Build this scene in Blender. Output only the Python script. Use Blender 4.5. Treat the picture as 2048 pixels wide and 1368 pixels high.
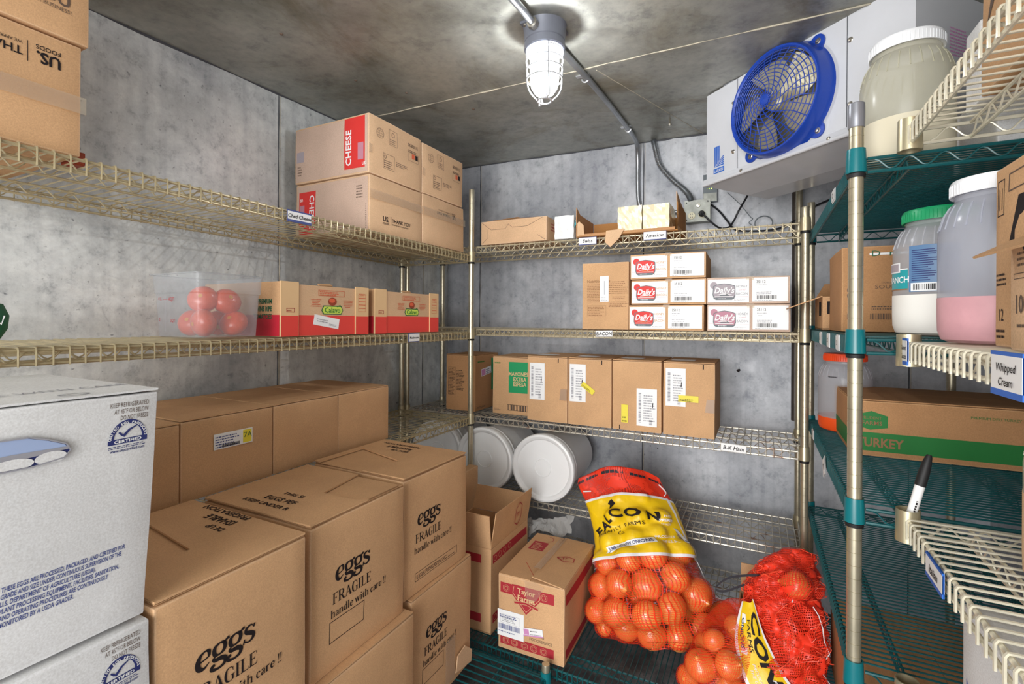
import bpy, bmesh, math, random
from mathutils import Vector, Matrix, noise
from mathutils.bvhtree import BVHTree
random.seed(7)
D = bpy.data
for o in list(D.objects): D.objects.remove(o)
SC = bpy.context.scene
COL = SC.collection
PI = math.pi
# ------------------------------------------------------------------ camera, light, exposure
TH = math.atan(496/972.0)
cd = D.cameras.new('camera'); cd.sensor_width = 36; cd.lens = 972*36/2048
cd.shift_y = -44/2048; cd.clip_start = 0.02; cd.clip_end = 50
cam = D.objects.new('camera', cd); COL.objects.link(cam)
cam.matrix_world = Matrix.Translation((0, 0, 1.42)) @ Matrix.Rotation(TH, 4, 'Z') @ Matrix.Rotation(PI/2, 4, 'X') @ Matrix.Rotation(math.radians(0.3), 4, 'Z')
SC.camera = cam
SC.view_settings.view_transform = 'Standard'; SC.view_settings.look = 'None'
SC.view_settings.gamma = 1; SC.view_settings.exposure = 0.30; SC.view_settings.use_curve_mapping = False
wd = D.worlds.new('world'); SC.world = wd; wd.use_nodes = True
wd.node_tree.nodes['Background'].inputs[0].default_value = (0.97, 0.98, 1.0, 1)
wd.node_tree.nodes['Background'].inputs[1].default_value = 1.25
def area(name, loc, rot, sx, sy, power, col):
    l = D.lights.new(name, 'AREA'); l.shape = 'RECTANGLE'; l.size = sx; l.size_y = sy; l.energy = power; l.color = col
    o = D.objects.new(name, l); COL.objects.link(o); o.location = loc; o.rotation_euler = rot
    return o
# soft fill light added behind the camera, at the room's open end
area('fill_light', (-0.35, -1.75, 1.35), (math.radians(82), 0, 0), 1.6, 2.0, 88, (1.0, 0.99, 0.97))
# light of the lamp bulb (the lamp itself is built below)
LAMP = (-0.557, 1.29)
LAMP_POWER = 10.8

# ------------------------------------------------------------------ materials
MATS = {}
def new_mat(name):
    m = D.materials.new(name); m.use_nodes = True
    nt = m.node_tree; b = nt.nodes['Principled BSDF']
    MATS[name] = m
    return m, nt, b
def lin(c):
    return tuple(((x/255)/12.92 if x/255 <= 0.04045 else ((x/255+0.055)/1.055)**2.4) for x in c)
def mat(name, rgb, rough=0.6, metal=0.0, var=0.0, vscale=20, bump=0.0, bscale=150, spec=0.5, emit=0, coat=0):
    m, nt, b = new_mat(name)
    c = lin(rgb)
    b.inputs['Base Color'].default_value = (*c, 1); b.inputs['Roughness'].default_value = rough
    b.inputs['Metallic'].default_value = metal
    b.inputs['Specular IOR Level'].default_value = spec
    b.inputs['Coat Weight'].default_value = coat
    if emit:
        b.inputs['Emission Color'].default_value = (*c, 1); b.inputs['Emission Strength'].default_value = emit
    tc = nt.nodes.new('ShaderNodeTexCoord')
    if var:
        n = nt.nodes.new('ShaderNodeTexNoise'); n.inputs['Scale'].default_value = vscale; n.inputs['Detail'].default_value = 6
        nt.links.new(tc.outputs['Object'], n.inputs['Vector'])
        r = nt.nodes.new('ShaderNodeValToRGB')
        r.color_ramp.elements[0].position = 0.3; r.color_ramp.elements[1].position = 0.7
        r.color_ramp.elements[0].color = (*[x*(1-var) for x in c], 1)
        r.color_ramp.elements[1].color = (*[min(1, x*(1+var)) for x in c], 1)
        nt.links.new(n.outputs['Fac'], r.inputs['Fac']); nt.links.new(r.outputs['Color'], b.inputs['Base Color'])
    if bump:
        n2 = nt.nodes.new('ShaderNodeTexNoise'); n2.inputs['Scale'].default_value = bscale; n2.inputs['Detail'].default_value = 3
        nt.links.new(tc.outputs['Object'], n2.inputs['Vector'])
        bp = nt.nodes.new('ShaderNodeBump'); bp.inputs['Strength'].default_value = bump; bp.inputs['Distance'].default_value = 0.002
        nt.links.new(n2.outputs['Fac'], bp.inputs['Height']); nt.links.new(bp.outputs['Normal'], b.inputs['Normal'])
    return m
def N(nt, t, **kw):
    n = nt.nodes.new(t)
    for k, v in kw.items():
        if k in n.inputs: n.inputs[k].default_value = v
        else: setattr(n, k, v)
    return n
def ramp(nt, fac, stops):
    r = nt.nodes.new('ShaderNodeValToRGB'); e = r.color_ramp.elements
    while len(e) < len(stops): e.new(0.5)
    for i, (p, c) in enumerate(stops):
        e[i].position = p; e[i].color = (*c, 1) if len(c) == 3 else c
    nt.links.new(fac, r.inputs['Fac']); return r.outputs['Color']
def mix(nt, fac, a, b, mode='MIX'):
    n = nt.nodes.new('ShaderNodeMixRGB'); n.blend_type = mode
    if isinstance(fac, float): n.inputs['Fac'].default_value = fac
    else: nt.links.new(fac, n.inputs['Fac'])
    for s, v in (('Color1', a), ('Color2', b)):
        if isinstance(v, tuple): n.inputs[s].default_value = (*v, 1)
        else: nt.links.new(v, n.inputs[s])
    return n.outputs['Color']
def cardboard(name, rgb, flute=0.0):
    m, nt, b = new_mat(name)
    c = lin(rgb)
    tc = N(nt, 'ShaderNodeTexCoord')
    n1 = N(nt, 'ShaderNodeTexNoise', Scale=7.0, Detail=4.0); nt.links.new(tc.outputs['Object'], n1.inputs['Vector'])
    n2 = N(nt, 'ShaderNodeTexNoise', Scale=420.0, Detail=2.0); nt.links.new(tc.outputs['Object'], n2.inputs['Vector'])
    base = ramp(nt, n1.outputs['Fac'], [(0.3, tuple(x*0.90 for x in c)), (0.7, tuple(min(1, x*1.07) for x in c))])
    fib = ramp(nt, n2.outputs['Fac'], [(0.3, (0.88, 0.87, 0.86)), (0.72, (1.07, 1.07, 1.07))])
    col = mix(nt, 1.0, base, fib, 'MULTIPLY')
    nt.links.new(col, b.inputs['Base Color'])
    b.inputs['Roughness'].default_value = 0.82; b.inputs['Specular IOR Level'].default_value = 0.25
    wv = N(nt, 'ShaderNodeTexNoise', Scale=60.0, Detail=2.0); nt.links.new(tc.outputs['Object'], wv.inputs['Vector'])
    bp = N(nt, 'ShaderNodeBump', Strength=0.12, Distance=0.002); nt.links.new(wv.outputs['Fac'], bp.inputs['Height'])
    nt.links.new(bp.outputs['Normal'], b.inputs['Normal'])
    return m
cardboard('card', (208, 166, 124)); cardboard('card_light', (214, 178, 142)); cardboard('card_pink', (204, 177, 160))
cardboard('card_dark', (186, 140, 98)); cardboard('card_white', (224, 225, 226)); cardboard('card_inside', (180, 128, 76))
for n_, c_ in (('card', (214, 176, 138)), ('card_light', (222, 190, 158)), ('card_pink', (216, 190, 170)), ('card_dark', (200, 156, 112)), ('card_white', (232, 233, 235))): cardboard(n_+'_edge', c_)
for n_ in ('tail_brown_edge',): cardboard(n_, (150, 62, 36))
def galvanised(name, base, dark, light, scale, grime=None, spots=0.5, metal=0.15, smear=0.55, rough=(0.62, 0.42)):
    m, nt, b = new_mat(name)
    tc = N(nt, 'ShaderNodeTexCoord'); P = tc.outputs['Object']
    n1 = N(nt, 'ShaderNodeTexNoise', Scale=scale, Detail=8.0, Roughness=0.65, Distortion=0.6); nt.links.new(P, n1.inputs['Vector'])
    c = ramp(nt, n1.outputs['Fac'], [(0.30, dark), (0.48, base), (0.68, light)])
    n2 = N(nt, 'ShaderNodeTexNoise', Scale=scale*9, Detail=6.0, Roughness=0.75); nt.links.new(P, n2.inputs['Vector'])
    f2 = ramp(nt, n2.outputs['Fac'], [(0.32, (0.55, 0.57, 0.60)), (0.45, (0.96, 0.96, 0.97)), (0.62, (1.16, 1.16, 1.16))])
    c = mix(nt, 0.75, c, f2, 'MULTIPLY')
    # dark specks
    v = N(nt, 'ShaderNodeTexNoise', Scale=55.0, Detail=3.0); nt.links.new(P, v.inputs['Vector'])
    sp = ramp(nt, v.outputs['Fac'], [(0.25, (0.22, 0.23, 0.26)), (0.33, (1, 1, 1))])
    c = mix(nt, spots, c, sp, 'MULTIPLY')
    # dark smears and scuffs
    n5 = N(nt, 'ShaderNodeTexNoise', Scale=scale*3.2, Detail=9.0, Roughness=0.8, Distortion=2.0); nt.links.new(P, n5.inputs['Vector'])
    sm = ramp(nt, n5.outputs['Fac'], [(0.34, (0.50, 0.51, 0.54)), (0.42, (1, 1, 1))])
    c = mix(nt, smear, c, sm, 'MULTIPLY')
    # long faint vertical streaks
    mp = N(nt, 'ShaderNodeMapping'); mp.inputs['Scale'].default_value = (38, 38, 1.3); nt.links.new(P, mp.inputs['Vector'])
    n3 = N(nt, 'ShaderNodeTexNoise', Scale=1.0, Detail=5.0); nt.links.new(mp.outputs['Vector'], n3.inputs['Vector'])
    st = ramp(nt, n3.outputs['Fac'], [(0.34, (0.80, 0.81, 0.83)), (0.5, (1, 1, 1)), (0.66, (1.08, 1.08, 1.07))])
    c = mix(nt, 0.5, c, st, 'MULTIPLY')
    if grime:
        n4 = N(nt, 'ShaderNodeTexNoise', Scale=1.9, Detail=7.0, Roughness=0.7, Distortion=1.2); nt.links.new(P, n4.inputs['Vector'])
        g = ramp(nt, n4.outputs['Fac'], [(0.50, (0, 0, 0)), (0.68, (1, 1, 1))])
        c = mix(nt, g, c, mix(nt, 0.7, c, grime, 'MULTIPLY'))
    nt.links.new(c, b.inputs['Base Color'])
    b.inputs['Metallic'].default_value = metal
    r = ramp(nt, n1.outputs['Fac'], [(0.3, (rough[0],)*3), (0.7, (rough[1],)*3)])
    nt.links.new(r, b.inputs['Roughness'])
    bp = N(nt, 'ShaderNodeBump', Strength=0.15, Distance=0.003); nt.links.new(n1.outputs['Fac'], bp.inputs['Height'])
    nt.links.new(bp.outputs['Normal'], b.inputs['Normal'])
    return m
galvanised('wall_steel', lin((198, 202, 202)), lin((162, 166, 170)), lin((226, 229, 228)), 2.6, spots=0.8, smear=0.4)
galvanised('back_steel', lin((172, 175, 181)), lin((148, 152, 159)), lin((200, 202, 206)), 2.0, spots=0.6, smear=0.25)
galvanised('ceiling_steel', lin((158, 159, 151)), lin((124, 125, 117)), lin((180, 181, 173)), 1.1, grime=lin((178, 158, 118)), spots=0.25, metal=0.45, smear=0.2, rough=(0.50, 0.34))
galvanised('floor_steel', lin((104, 100, 100)), lin((62, 58, 60)), lin((142, 136, 134)), 9.0, grime=lin((140, 96, 66)), spots=0.9, metal=0.1)
def wire_mat(name, rgb, metal, rough, rust=0.0):
    m, nt, b = new_mat(name); c = lin(rgb)
    tc = N(nt, 'ShaderNodeTexCoord')
    n = N(nt, 'ShaderNodeTexNoise', Scale=14.0, Detail=5.0); nt.links.new(tc.outputs['Object'], n.inputs['Vector'])
    col = ramp(nt, n.outputs['Fac'], [(0.3, tuple(x*0.78 for x in c)), (0.62, c)])
    if rust:
        r = ramp(nt, n.outputs['Fac'], [(0.60, (0, 0, 0)), (0.70, (rust,)*3)])
        col = mix(nt, r, col, lin((120, 66, 40)))
    nt.links.new(col, b.inputs['Base Color']); b.inputs['Metallic'].default_value = metal; b.inputs['Roughness'].default_value = rough
    return m
wire_mat('wire_gold', (214, 202, 172), 0.45, 0.36, 0.25)
wire_mat('wire_brass', (190, 176, 142), 0.45, 0.36)
wire_mat('wire_rusty', (204, 198, 184), 0.5, 0.36, 0.8)
wire_mat('wire_cream', (222, 216, 196), 0.3, 0.38)
wire_mat('wire_green', (14, 84, 88), 0.05, 0.32)
wire_mat('post_zinc', (200, 192, 168), 0.75, 0.30, 0.15)
mat('collar_green', (10, 108, 116), 0.28); mat('collar_gold', (198, 188, 158), 0.35, 0.75)
mat('black_rubber', (22, 22, 24), 0.6); mat('ink_black', (34, 28, 30), 0.7, spec=0.2); mat('ink_red', (168, 36, 48), 0.7)
mat('ink_grey', (96, 78, 66), 0.8); mat('ink_orange', (214, 96, 62), 0.7); mat('label_red', (216, 52, 48), 0.6); mat('deep_red', (196, 30, 52), 0.6)
mat('calavo_red', (226, 68, 60), 0.65); mat('lime', (202, 222, 92), 0.6); mat('dark_green', (22, 96, 62), 0.6)
mat('kelly_green', (18, 150, 92), 0.6); mat('turkey_green', (22, 118, 48), 0.6); mat('paper', (240, 241, 242), 0.6, var=0.03)
mat('paper_gloss', (236, 236, 236), 0.35); mat('navy', (38, 48, 108), 0.6); mat('royal', (24, 96, 190), 0.45); mat('ink_blue', (70, 82, 140), 0.7)
mat('yellow', (232, 216, 60), 0.5); mat('pink', (206, 140, 190), 0.6); mat('pale_text', (176, 168, 150), 0.7); mat('faded_rose', (190, 132, 150), 0.6); mat('faded_grey', (168, 158, 166), 0.6)
mat('ink_faint', (150, 150, 158), 0.7); mat('card_print', (222, 186, 140), 0.8); mat('tan_print', (150, 110, 76), 0.8)
mat('white_plastic', (238, 239, 240), 0.35, var=0.02, vscale=6); mat('bucket_grey', (196, 200, 206), 0.4)
mat('sack_yellow', (238, 196, 18), 0.38, var=0.06, vscale=18, bump=0.5, bscale=60); mat('sack_white', (232, 230, 234), 0.45)
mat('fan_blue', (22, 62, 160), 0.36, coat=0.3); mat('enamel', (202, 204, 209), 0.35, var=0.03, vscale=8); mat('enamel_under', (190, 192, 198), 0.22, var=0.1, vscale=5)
mat('well_tan', (84, 80, 66), 0.7); mat('blade', (186, 178, 150), 0.42, 0.4, var=0.15, vscale=9); mat('dark_void', (24, 25, 28), 0.8)
mat('lamp_grey', (118, 122, 134), 0.45, 0.2, var=0.06); mat('cage', (206, 208, 212), 0.3, 0.6)
mat('conduit', (170, 174, 178), 0.35, 0.85, var=0.15, vscale=12); mat('jbox', (142, 144, 138), 0.5, 0.6, var=0.25, vscale=30)
mat('ivory', (226, 220, 190), 0.4); mat('meter_grey', (98, 106, 112), 0.5); mat('screen', (168, 180, 166), 0.3); mat('led', (190, 240, 90), 0.4, emit=3)
mat('black_cable', (26, 27, 32), 0.45); mat('dark_pipe', (84, 78, 74), 0.4, 0.5, var=0.2); mat('caulk', (176, 168, 150), 0.8, var=0.2, vscale=40); mat('seam_dark', (70, 72, 78), 0.8)
mat('screw', (186, 180, 168), 0.3, 0.9); mat('duct_tape', (136, 138, 146), 0.38, 0.4); mat('teal', (0, 130, 140), 0.5)
mat('string', (226, 224, 226), 0.8); mat('strap_black', (34, 34, 42), 0.6); mat('tail_brown', (150, 62, 36), 0.7)
mat('tray_blue', (158, 176, 212), 0.5); mat('tomato', (234, 84, 40), 0.28, var=0.16, vscale=14, coat=0.4); mat('tomato_scar', (232, 150, 30), 0.6)
mat('milk', (240, 238, 232), 0.5); mat('rose_sauce', (212, 160, 168), 0.5, var=0.1); mat('mustard', (216, 208, 184), 0.5); mat('orange_sauce', (236, 84, 26), 0.45)
mat('tan_sauce', (226, 188, 146), 0.5); mat('lid_white', (236, 238, 242), 0.4); mat('lid_green', (22, 150, 96), 0.4); mat('lid_orange', (236, 76, 30), 0.4)
mat('label_blue', (92, 128, 168), 0.4); mat('label_teal', (40, 160, 168), 0.4)
def sheer(name, rgb, trans, rough=0.25, body=0.55):
    m, nt, b = new_mat(name); c = lin(rgb)
    out = nt.nodes['Material Output']
    b.inputs['Base Color'].default_value = (*c, 1); b.inputs['Roughness'].default_value = rough
    tr = N(nt, 'ShaderNodeBsdfTransparent'); tr.inputs['Color'].default_value = (*[0.6+0.4*x for x in c], 1)
    tl = N(nt, 'ShaderNodeBsdfTranslucent'); tl.inputs['Color'].default_value = (*c, 1)
    m1 = N(nt, 'ShaderNodeMixShader'); m1.inputs[0].default_value = body
    nt.links.new(tl.outputs[0], m1.inputs[1]); nt.links.new(b.outputs[0], m1.inputs[2])
    m2 = N(nt, 'ShaderNodeMixShader'); m2.inputs[0].default_value = trans
    nt.links.new(m1.outputs[0], m2.inputs[1]); nt.links.new(tr.outputs[0], m2.inputs[2])
    nt.links.new(m2.outputs[0], out.inputs['Surface'])
    return m
sheer('jar_plastic', (228, 230, 236), 0.55, 0.2, 0.7); sheer('jar_amber', (232, 230, 214), 0.45, 0.22, 0.6); sheer('jar_lilac', (216, 220, 232), 0.48, 0.2, 0.7)
sheer('tub_clear', (210, 214, 218), 0.71, 0.10, 0.85); sheer('tape_clear', (236, 226, 210), 0.84, 0.15, 0.9); sheer('film', (236, 236, 234), 0.62, 0.08, 0.9); sheer('film_tan', (226, 204, 180), 0.35, 0.3)
def net_mat(name, rgb, pitch, cover, soft=0.0):
    m, nt, b = new_mat(name); c = lin(rgb); out = nt.nodes['Material Output']
    b.inputs['Base Color'].default_value = (*c, 1); b.inputs['Roughness'].default_value = 0.42
    tc = N(nt, 'ShaderNodeTexCoord')
    sep = N(nt, 'ShaderNodeSeparateXYZ'); nt.links.new(tc.outputs['UV'], sep.inputs[0])
    nz = N(nt, 'ShaderNodeTexNoise', Scale=9.0, Detail=3.0); nt.links.new(tc.outputs['UV'], nz.inputs['Vector'])
    outs = []
    for k, ax in enumerate(('X', 'Y')):
        a = N(nt, 'ShaderNodeMath', operation='MULTIPLY_ADD'); nt.links.new(nz.outputs['Fac'], a.inputs[0]); a.inputs[1].default_value = 0.03; nt.links.new(sep.outputs[ax], a.inputs[2])
        d = N(nt, 'ShaderNodeMath', operation='DIVIDE'); nt.links.new(a.outputs[0], d.inputs[0]); d.inputs[1].default_value = pitch*(1.0 if k else 1.25)
        f = N(nt, 'ShaderNodeMath', operation='FRACT'); nt.links.new(d.outputs[0], f.inputs[0])
        l = N(nt, 'ShaderNodeMath', operation='LESS_THAN'); nt.links.new(f.outputs[0], l.inputs[0]); l.inputs[1].default_value = cover
        outs.append(l.outputs[0])
    mx = N(nt, 'ShaderNodeMath', operation='MAXIMUM'); nt.links.new(outs[0], mx.inputs[0]); nt.links.new(outs[1], mx.inputs[1])
    if soft:
        ns = N(nt, 'ShaderNodeTexNoise', Scale=16.0, Detail=4.0); nt.links.new(tc.outputs['UV'], ns.inputs['Vector'])
        lt = N(nt, 'ShaderNodeMath', operation='LESS_THAN'); nt.links.new(ns.outputs['Fac'], lt.inputs[0]); lt.inputs[1].default_value = soft
        m3 = N(nt, 'ShaderNodeMath', operation='MAXIMUM'); nt.links.new(mx.outputs[0], m3.inputs[0]); nt.links.new(lt.outputs[0], m3.inputs[1]); mx = m3
    tr = N(nt, 'ShaderNodeBsdfTransparent')
    ms = N(nt, 'ShaderNodeMixShader'); nt.links.new(mx.outputs[0], ms.inputs[0])
    nt.links.new(tr.outputs[0], ms.inputs[1]); nt.links.new(b.outputs[0], ms.inputs[2]); nt.links.new(ms.outputs[0], out.inputs['Surface'])
    return m
net_mat('net_red', (246, 62, 24), 0.0047, 0.21); net_mat('net_dense', (246, 62, 38), 0.0052, 0.34, 0.42); net_mat('net_top', (240, 58, 30), 0.004, 0.42, 0.46); mat('thread_red', (252, 92, 62), 0.4)
def onion_mat():
    m, nt, b = new_mat('onion_skin')
    tc = N(nt, 'ShaderNodeTexCoord')
    mp = N(nt, 'ShaderNodeMapping'); mp.inputs['Scale'].default_value = (1, 1, 0.08); nt.links.new(tc.outputs['Object'], mp.inputs['Vector'])
    n = N(nt, 'ShaderNodeTexNoise', Scale=130.0, Detail=4.0); nt.links.new(mp.outputs['Vector'], n.inputs['Vector'])
    n2 = N(nt, 'ShaderNodeTexNoise', Scale=22.0, Detail=4.0); nt.links.new(tc.outputs['Object'], n2.inputs['Vector'])
    a = ramp(nt, n.outputs['Fac'], [(0.3, lin((214, 112, 36))), (0.5, lin((244, 152, 62))), (0.72, lin((254, 198, 122)))])
    bcol = ramp(nt, n2.outputs['Fac'], [(0.35, lin((230, 106, 44))), (0.7, lin((248, 182, 112)))])
    c = mix(nt, 0.45, a, bcol); nt.links.new(c, b.inputs['Base Color']); b.inputs['Roughness'].default_value = 0.24; b.inputs['Coat Weight'].default_value = 0.6
onion_mat()

# ------------------------------------------------------------------ mesh builder
GLYPH = {}
def glyphs(txt, bold=0.0):
    key = (txt, bold)
    if key in GLYPH: return GLYPH[key]
    cu = D.curves.new('t', 'FONT'); cu.body = txt; cu.size = 1; cu.resolution_u = 2; cu.offset = bold
    ob = D.objects.new('t', cu); COL.objects.link(ob)
    dg = bpy.context.evaluated_depsgraph_get(); dg.update()
    me = D.meshes.new_from_object(ob.evaluated_get(dg))
    vs = [tuple(v.co[:2]) for v in me.vertices]; fs = [tuple(p.vertices) for p in me.polygons]
    ed = {}
    for f in fs:
        for a, b in zip(f, f[1:]+f[:1]): ed[(min(a, b), max(a, b))] = ed.get((min(a, b), max(a, b)), 0)+1
    bd = [(vs[a], vs[b]) for (a, b), k in ed.items() if k == 1]
    D.objects.remove(ob); D.curves.remove(cu); D.meshes.remove(me)
    xs = [v[0] for v in vs] or [0]
    GLYPH[key] = (vs, fs, bd, min(xs), max(xs)); return GLYPH[key]
FINE = {}
def fine_glyphs(txt, bold=0.0, step=0.10):
    key = (txt, bold)
    if key not in FINE:
        vs, fs, bd, x0, x1 = glyphs(txt, bold); bm = bmesh.new(); V = [bm.verts.new((a, b, 0)) for a, b in vs]
        for f in fs:
            try: bm.faces.new([V[i] for i in f])
            except ValueError: pass
        bmesh.ops.triangulate(bm, faces=bm.faces[:])
        for _ in range(5):
            L = [e for e in bm.edges if e.calc_length() > step]
            if not L: break
            bmesh.ops.subdivide_edges(bm, edges=L, cuts=1); bmesh.ops.triangulate(bm, faces=[f for f in bm.faces if len(f.verts) > 3])
        bm.verts.index_update(); FINE[key] = ([tuple(v.co[:2]) for v in bm.verts], [tuple(v.index for v in f.verts) for f in bm.faces], bd, x0, x1); bm.free()
    return FINE[key]
class Frame:
    def __init__(s, o, u, v): s.o = Vector(o); s.u = Vector(u); s.v = Vector(v); s.n = s.u.cross(s.v).normalized()
    def p(s, a, b, k=1): return s.o + s.u*a + s.v*b + s.n*(0.0004*k)
class MB:
    fine = False
    def __init__(s): s.v = []; s.f = []; s.m = []; s.slots = []; s.smooth = []
    def slot(s, name):
        if name not in s.slots: s.slots.append(name)
        return s.slots.index(name)
    def add(s, vs, fs, m, smooth=False):
        b = len(s.v); s.v += [tuple(x) for x in vs]; k = s.slot(m)
        for f in fs: s.f.append(tuple(b+i for i in f)); s.m.append(k); s.smooth.append(smooth)
    def box(s, x0, x1, y0, y1, z0, z1, m):
        s.add([(x, y, z) for z in (z0, z1) for y in (y0, y1) for x in (x0, x1)],
              [(0, 2, 3, 1), (4, 5, 7, 6), (0, 1, 5, 4), (2, 6, 7, 3), (0, 4, 6, 2), (1, 3, 7, 5)], m)
    def slab(s, quad, th, m, down=True):
        q = [Vector(p) for p in quad]; n = (q[1]-q[0]).cross(q[-1]-q[0]).normalized()*th
        k = len(q); vs = q+[p-n for p in q]
        s.add(vs, [tuple(range(k)), tuple(range(2*k-1, k-1, -1))]+[(i, k+i, k+(i+1) % k, (i+1) % k) for i in range(k)], m)
    def tube(s, path, r, m, n=6, cap=True, closed=False):
        P = [Vector(p) for p in path]; K = len(P); rings = []
        rr = r if isinstance(r, (list, tuple)) else [r]*K
        up = None
        for i in range(K):
            if closed: t = (P[(i+1) % K]-P[i-1])
            else: t = P[min(i+1, K-1)]-P[max(i-1, 0)]
            t = t.normalized() if t.length > 1e-9 else Vector((0, 0, 1))
            if up is None:
                up = Vector((0, 0, 1)) if abs(t.z) < 0.9 else Vector((1, 0, 0))
            a = (up - t*up.dot(t))
            if a.length < 1e-6: a = t.orthogonal()
            a.normalize(); up = a; b = t.cross(a)
            rings.append([P[i]+(a*math.cos(2*PI*k/n)+b*math.sin(2*PI*k/n))*rr[i] for k in range(n)])
        vs = [p for g in rings for p in g]; fs = []
        for i in range(K if closed else K-1):
            j = (i+1) % K
            for k in range(n): fs.append((i*n+k, i*n+(k+1) % n, j*n+(k+1) % n, j*n+k))
        if cap and not closed: fs += [tuple(range(n-1, -1, -1)), tuple((K-1)*n+k for k in range(n))]
        s.add(vs, fs, m, True)
    def lathe(s, prof, m, n=28, o=(0, 0, 0), axis='Z', smooth=True, cap0=False, cap1=False):
        vs = []; fs = []
        for r, z in prof:
            for k in range(n):
                a = 2*PI*k/n; x, y = r*math.cos(a), r*math.sin(a)
                p = {'Z': (x, y, z), 'Y': (x, z, y), 'X': (z, x, y)}[axis]
                vs.append((p[0]+o[0], p[1]+o[1], p[2]+o[2]))
        flip = axis == 'Y'
        for i in range(len(prof)-1):
            for k in range(n):
                f = (i*n+k, i*n+(k+1) % n, (i+1)*n+(k+1) % n, (i+1)*n+k)
                fs.append(f[::-1] if flip else f)
        if cap0: fs.append(tuple(range(n-1, -1, -1)))
        if cap1: fs.append(tuple((len(prof)-1)*n+k for k in range(n)))
        s.add(vs, fs, m, smooth)
    # ---- printing on a frame
    def rect(s, fr, a, b, c, d, m, k=1, rot=0):
        pts = [(a, b), (c, b), (c, d), (a, d)]
        if rot:
            cx, cy = (a+c)/2, (b+d)/2; co, si = math.cos(rot), math.sin(rot)
            pts = [(cx+(x-cx)*co-(y-cy)*si, cy+(x-cx)*si+(y-cy)*co) for x, y in pts]
        nx = 1 if not s.fine else max(1, int(abs(c-a)/0.025)); ny = 1 if not s.fine else max(1, int(abs(d-b)/0.025))
        if nx*ny == 1: s.add([fr.p(x, y, k) for x, y in pts], [(0, 1, 2, 3)], m); return
        P = [(pts[0][0]+(pts[1][0]-pts[0][0])*i/nx+(pts[3][0]-pts[0][0])*j/ny, pts[0][1]+(pts[1][1]-pts[0][1])*i/nx+(pts[3][1]-pts[0][1])*j/ny) for j in range(ny+1) for i in range(nx+1)]
        s.add([fr.p(x, y, k) for x, y in P], [(j*(nx+1)+i, j*(nx+1)+i+1, (j+1)*(nx+1)+i+1, (j+1)*(nx+1)+i) for j in range(ny) for i in range(nx)], m)
    def poly(s, fr, pts, m, k=1): s.add([fr.p(x, y, k) for x, y in pts], [tuple(range(len(pts)))], m)
    def ell(s, fr, x, y, rx, ry, m, k=1, n=24, a0=0, a1=2*PI):
        s.poly(fr, [(x+rx*math.cos(a0+(a1-a0)*i/n), y+ry*math.sin(a0+(a1-a0)*i/n)) for i in range(n if a1-a0 > 6.2 else n+1)], m, k)
    def line(s, fr, pts, w, m, k=1, closed=False):
        P = [Vector((x, y, 0)) for x, y in pts]; n = len(P); ws = w if isinstance(w, (list, tuple)) else [w]*n
        vs = []
        for i in range(n):
            t = (P[(i+1) % n]-P[i-1]) if closed else P[min(i+1, n-1)]-P[max(i-1, 0)]
            t.normalize(); q = Vector((-t.y, t.x, 0))*ws[i]/2
            vs += [fr.p(*(P[i]+q)[:2], k), fr.p(*(P[i]-q)[:2], k)]
        fs = [(2*i, 2*i+1, 2*((i+1) % n)+1, 2*((i+1) % n)) for i in range(n if closed else n-1)]
        s.add(vs, fs, m)
    def frame_rect(s, fr, a, b, c, d, w, m, k=1):
        for r in ((a, b, c, b+w), (a, d-w, c, d), (a, b, a+w, d), (c-w, b, c, d)): s.rect(fr, *r, m, k)
    def text(s, fr, t, x, y, size, m, k=1, al='L', bold=0.0, sx=1.0, shear=0.0, rot=0.0, serif=False, mp=None, fit=None):
        vs, fs, bd, x0, x1 = glyphs(t, bold)
        if fit: sx = fit/((x1-x0)*size)
        off = {'L': -x0, 'C': -(x0+x1)/2, 'R': -x1}[al]; co, si = math.cos(rot), math.sin(rot)
        def T(px, py):
            X, Y = (px+off+shear*py)*size*sx, py*size
            return (x+X*co-Y*si, y+X*si+Y*co)
        f = mp or (lambda a, b: fr.p(a, b, k))
        s.add([f(*T(*v)) for v in vs], fs, m)
        if serif:
            for p, q in bd:
                if abs(p[1]-q[1]) < 2e-3 and 0.04 < abs(p[0]-q[0]) < 0.26:
                    a, b = min(p[0], q[0])-0.05, max(p[0], q[0])+0.05; yy = p[1]; h = 0.035 if yy < 0.3 else -0.035
                    s.add([f(*T(*c)) for c in ((a, yy), (b, yy), (b, yy+h), (a, yy+h))], [(0, 1, 2, 3)], m)
    def micro(s, fr, x, y, w, h, rows, m, k=1, fill=0.9, seed=1, al='L', th=0.45):
        rg = random.Random(seed); dh = h/rows
        for i in range(rows):
            ww = w*rg.uniform(fill*0.7, 1); a = x if al == 'L' else x+(w-ww)/2; yy = y+h-(i+1)*dh
            while a < x+ww:
                l = rg.uniform(0.02, 0.10)*w; b = min(a+l, x+w)
                s.rect(fr, a, yy, b, yy+dh*th, m, k); a = b+0.012*w+0.0008
    def bars(s, fr, x, y, w, h, m, k=1, n=34, seed=3, vert=True):
        rg = random.Random(seed); a = 0.0; L = w if vert else h
        while a < L:
            t = L/n*rg.choice((0.4, 0.7, 1.1)); g = L/n*rg.choice((0.4, 0.6, 1.0))
            if a+t > L: break
            if vert: s.rect(fr, x+a, y, x+a+t, y+h, m, k)
            else: s.rect(fr, x, y+a, x+w, y+a+t, m, k)
            a += t+g
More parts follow.
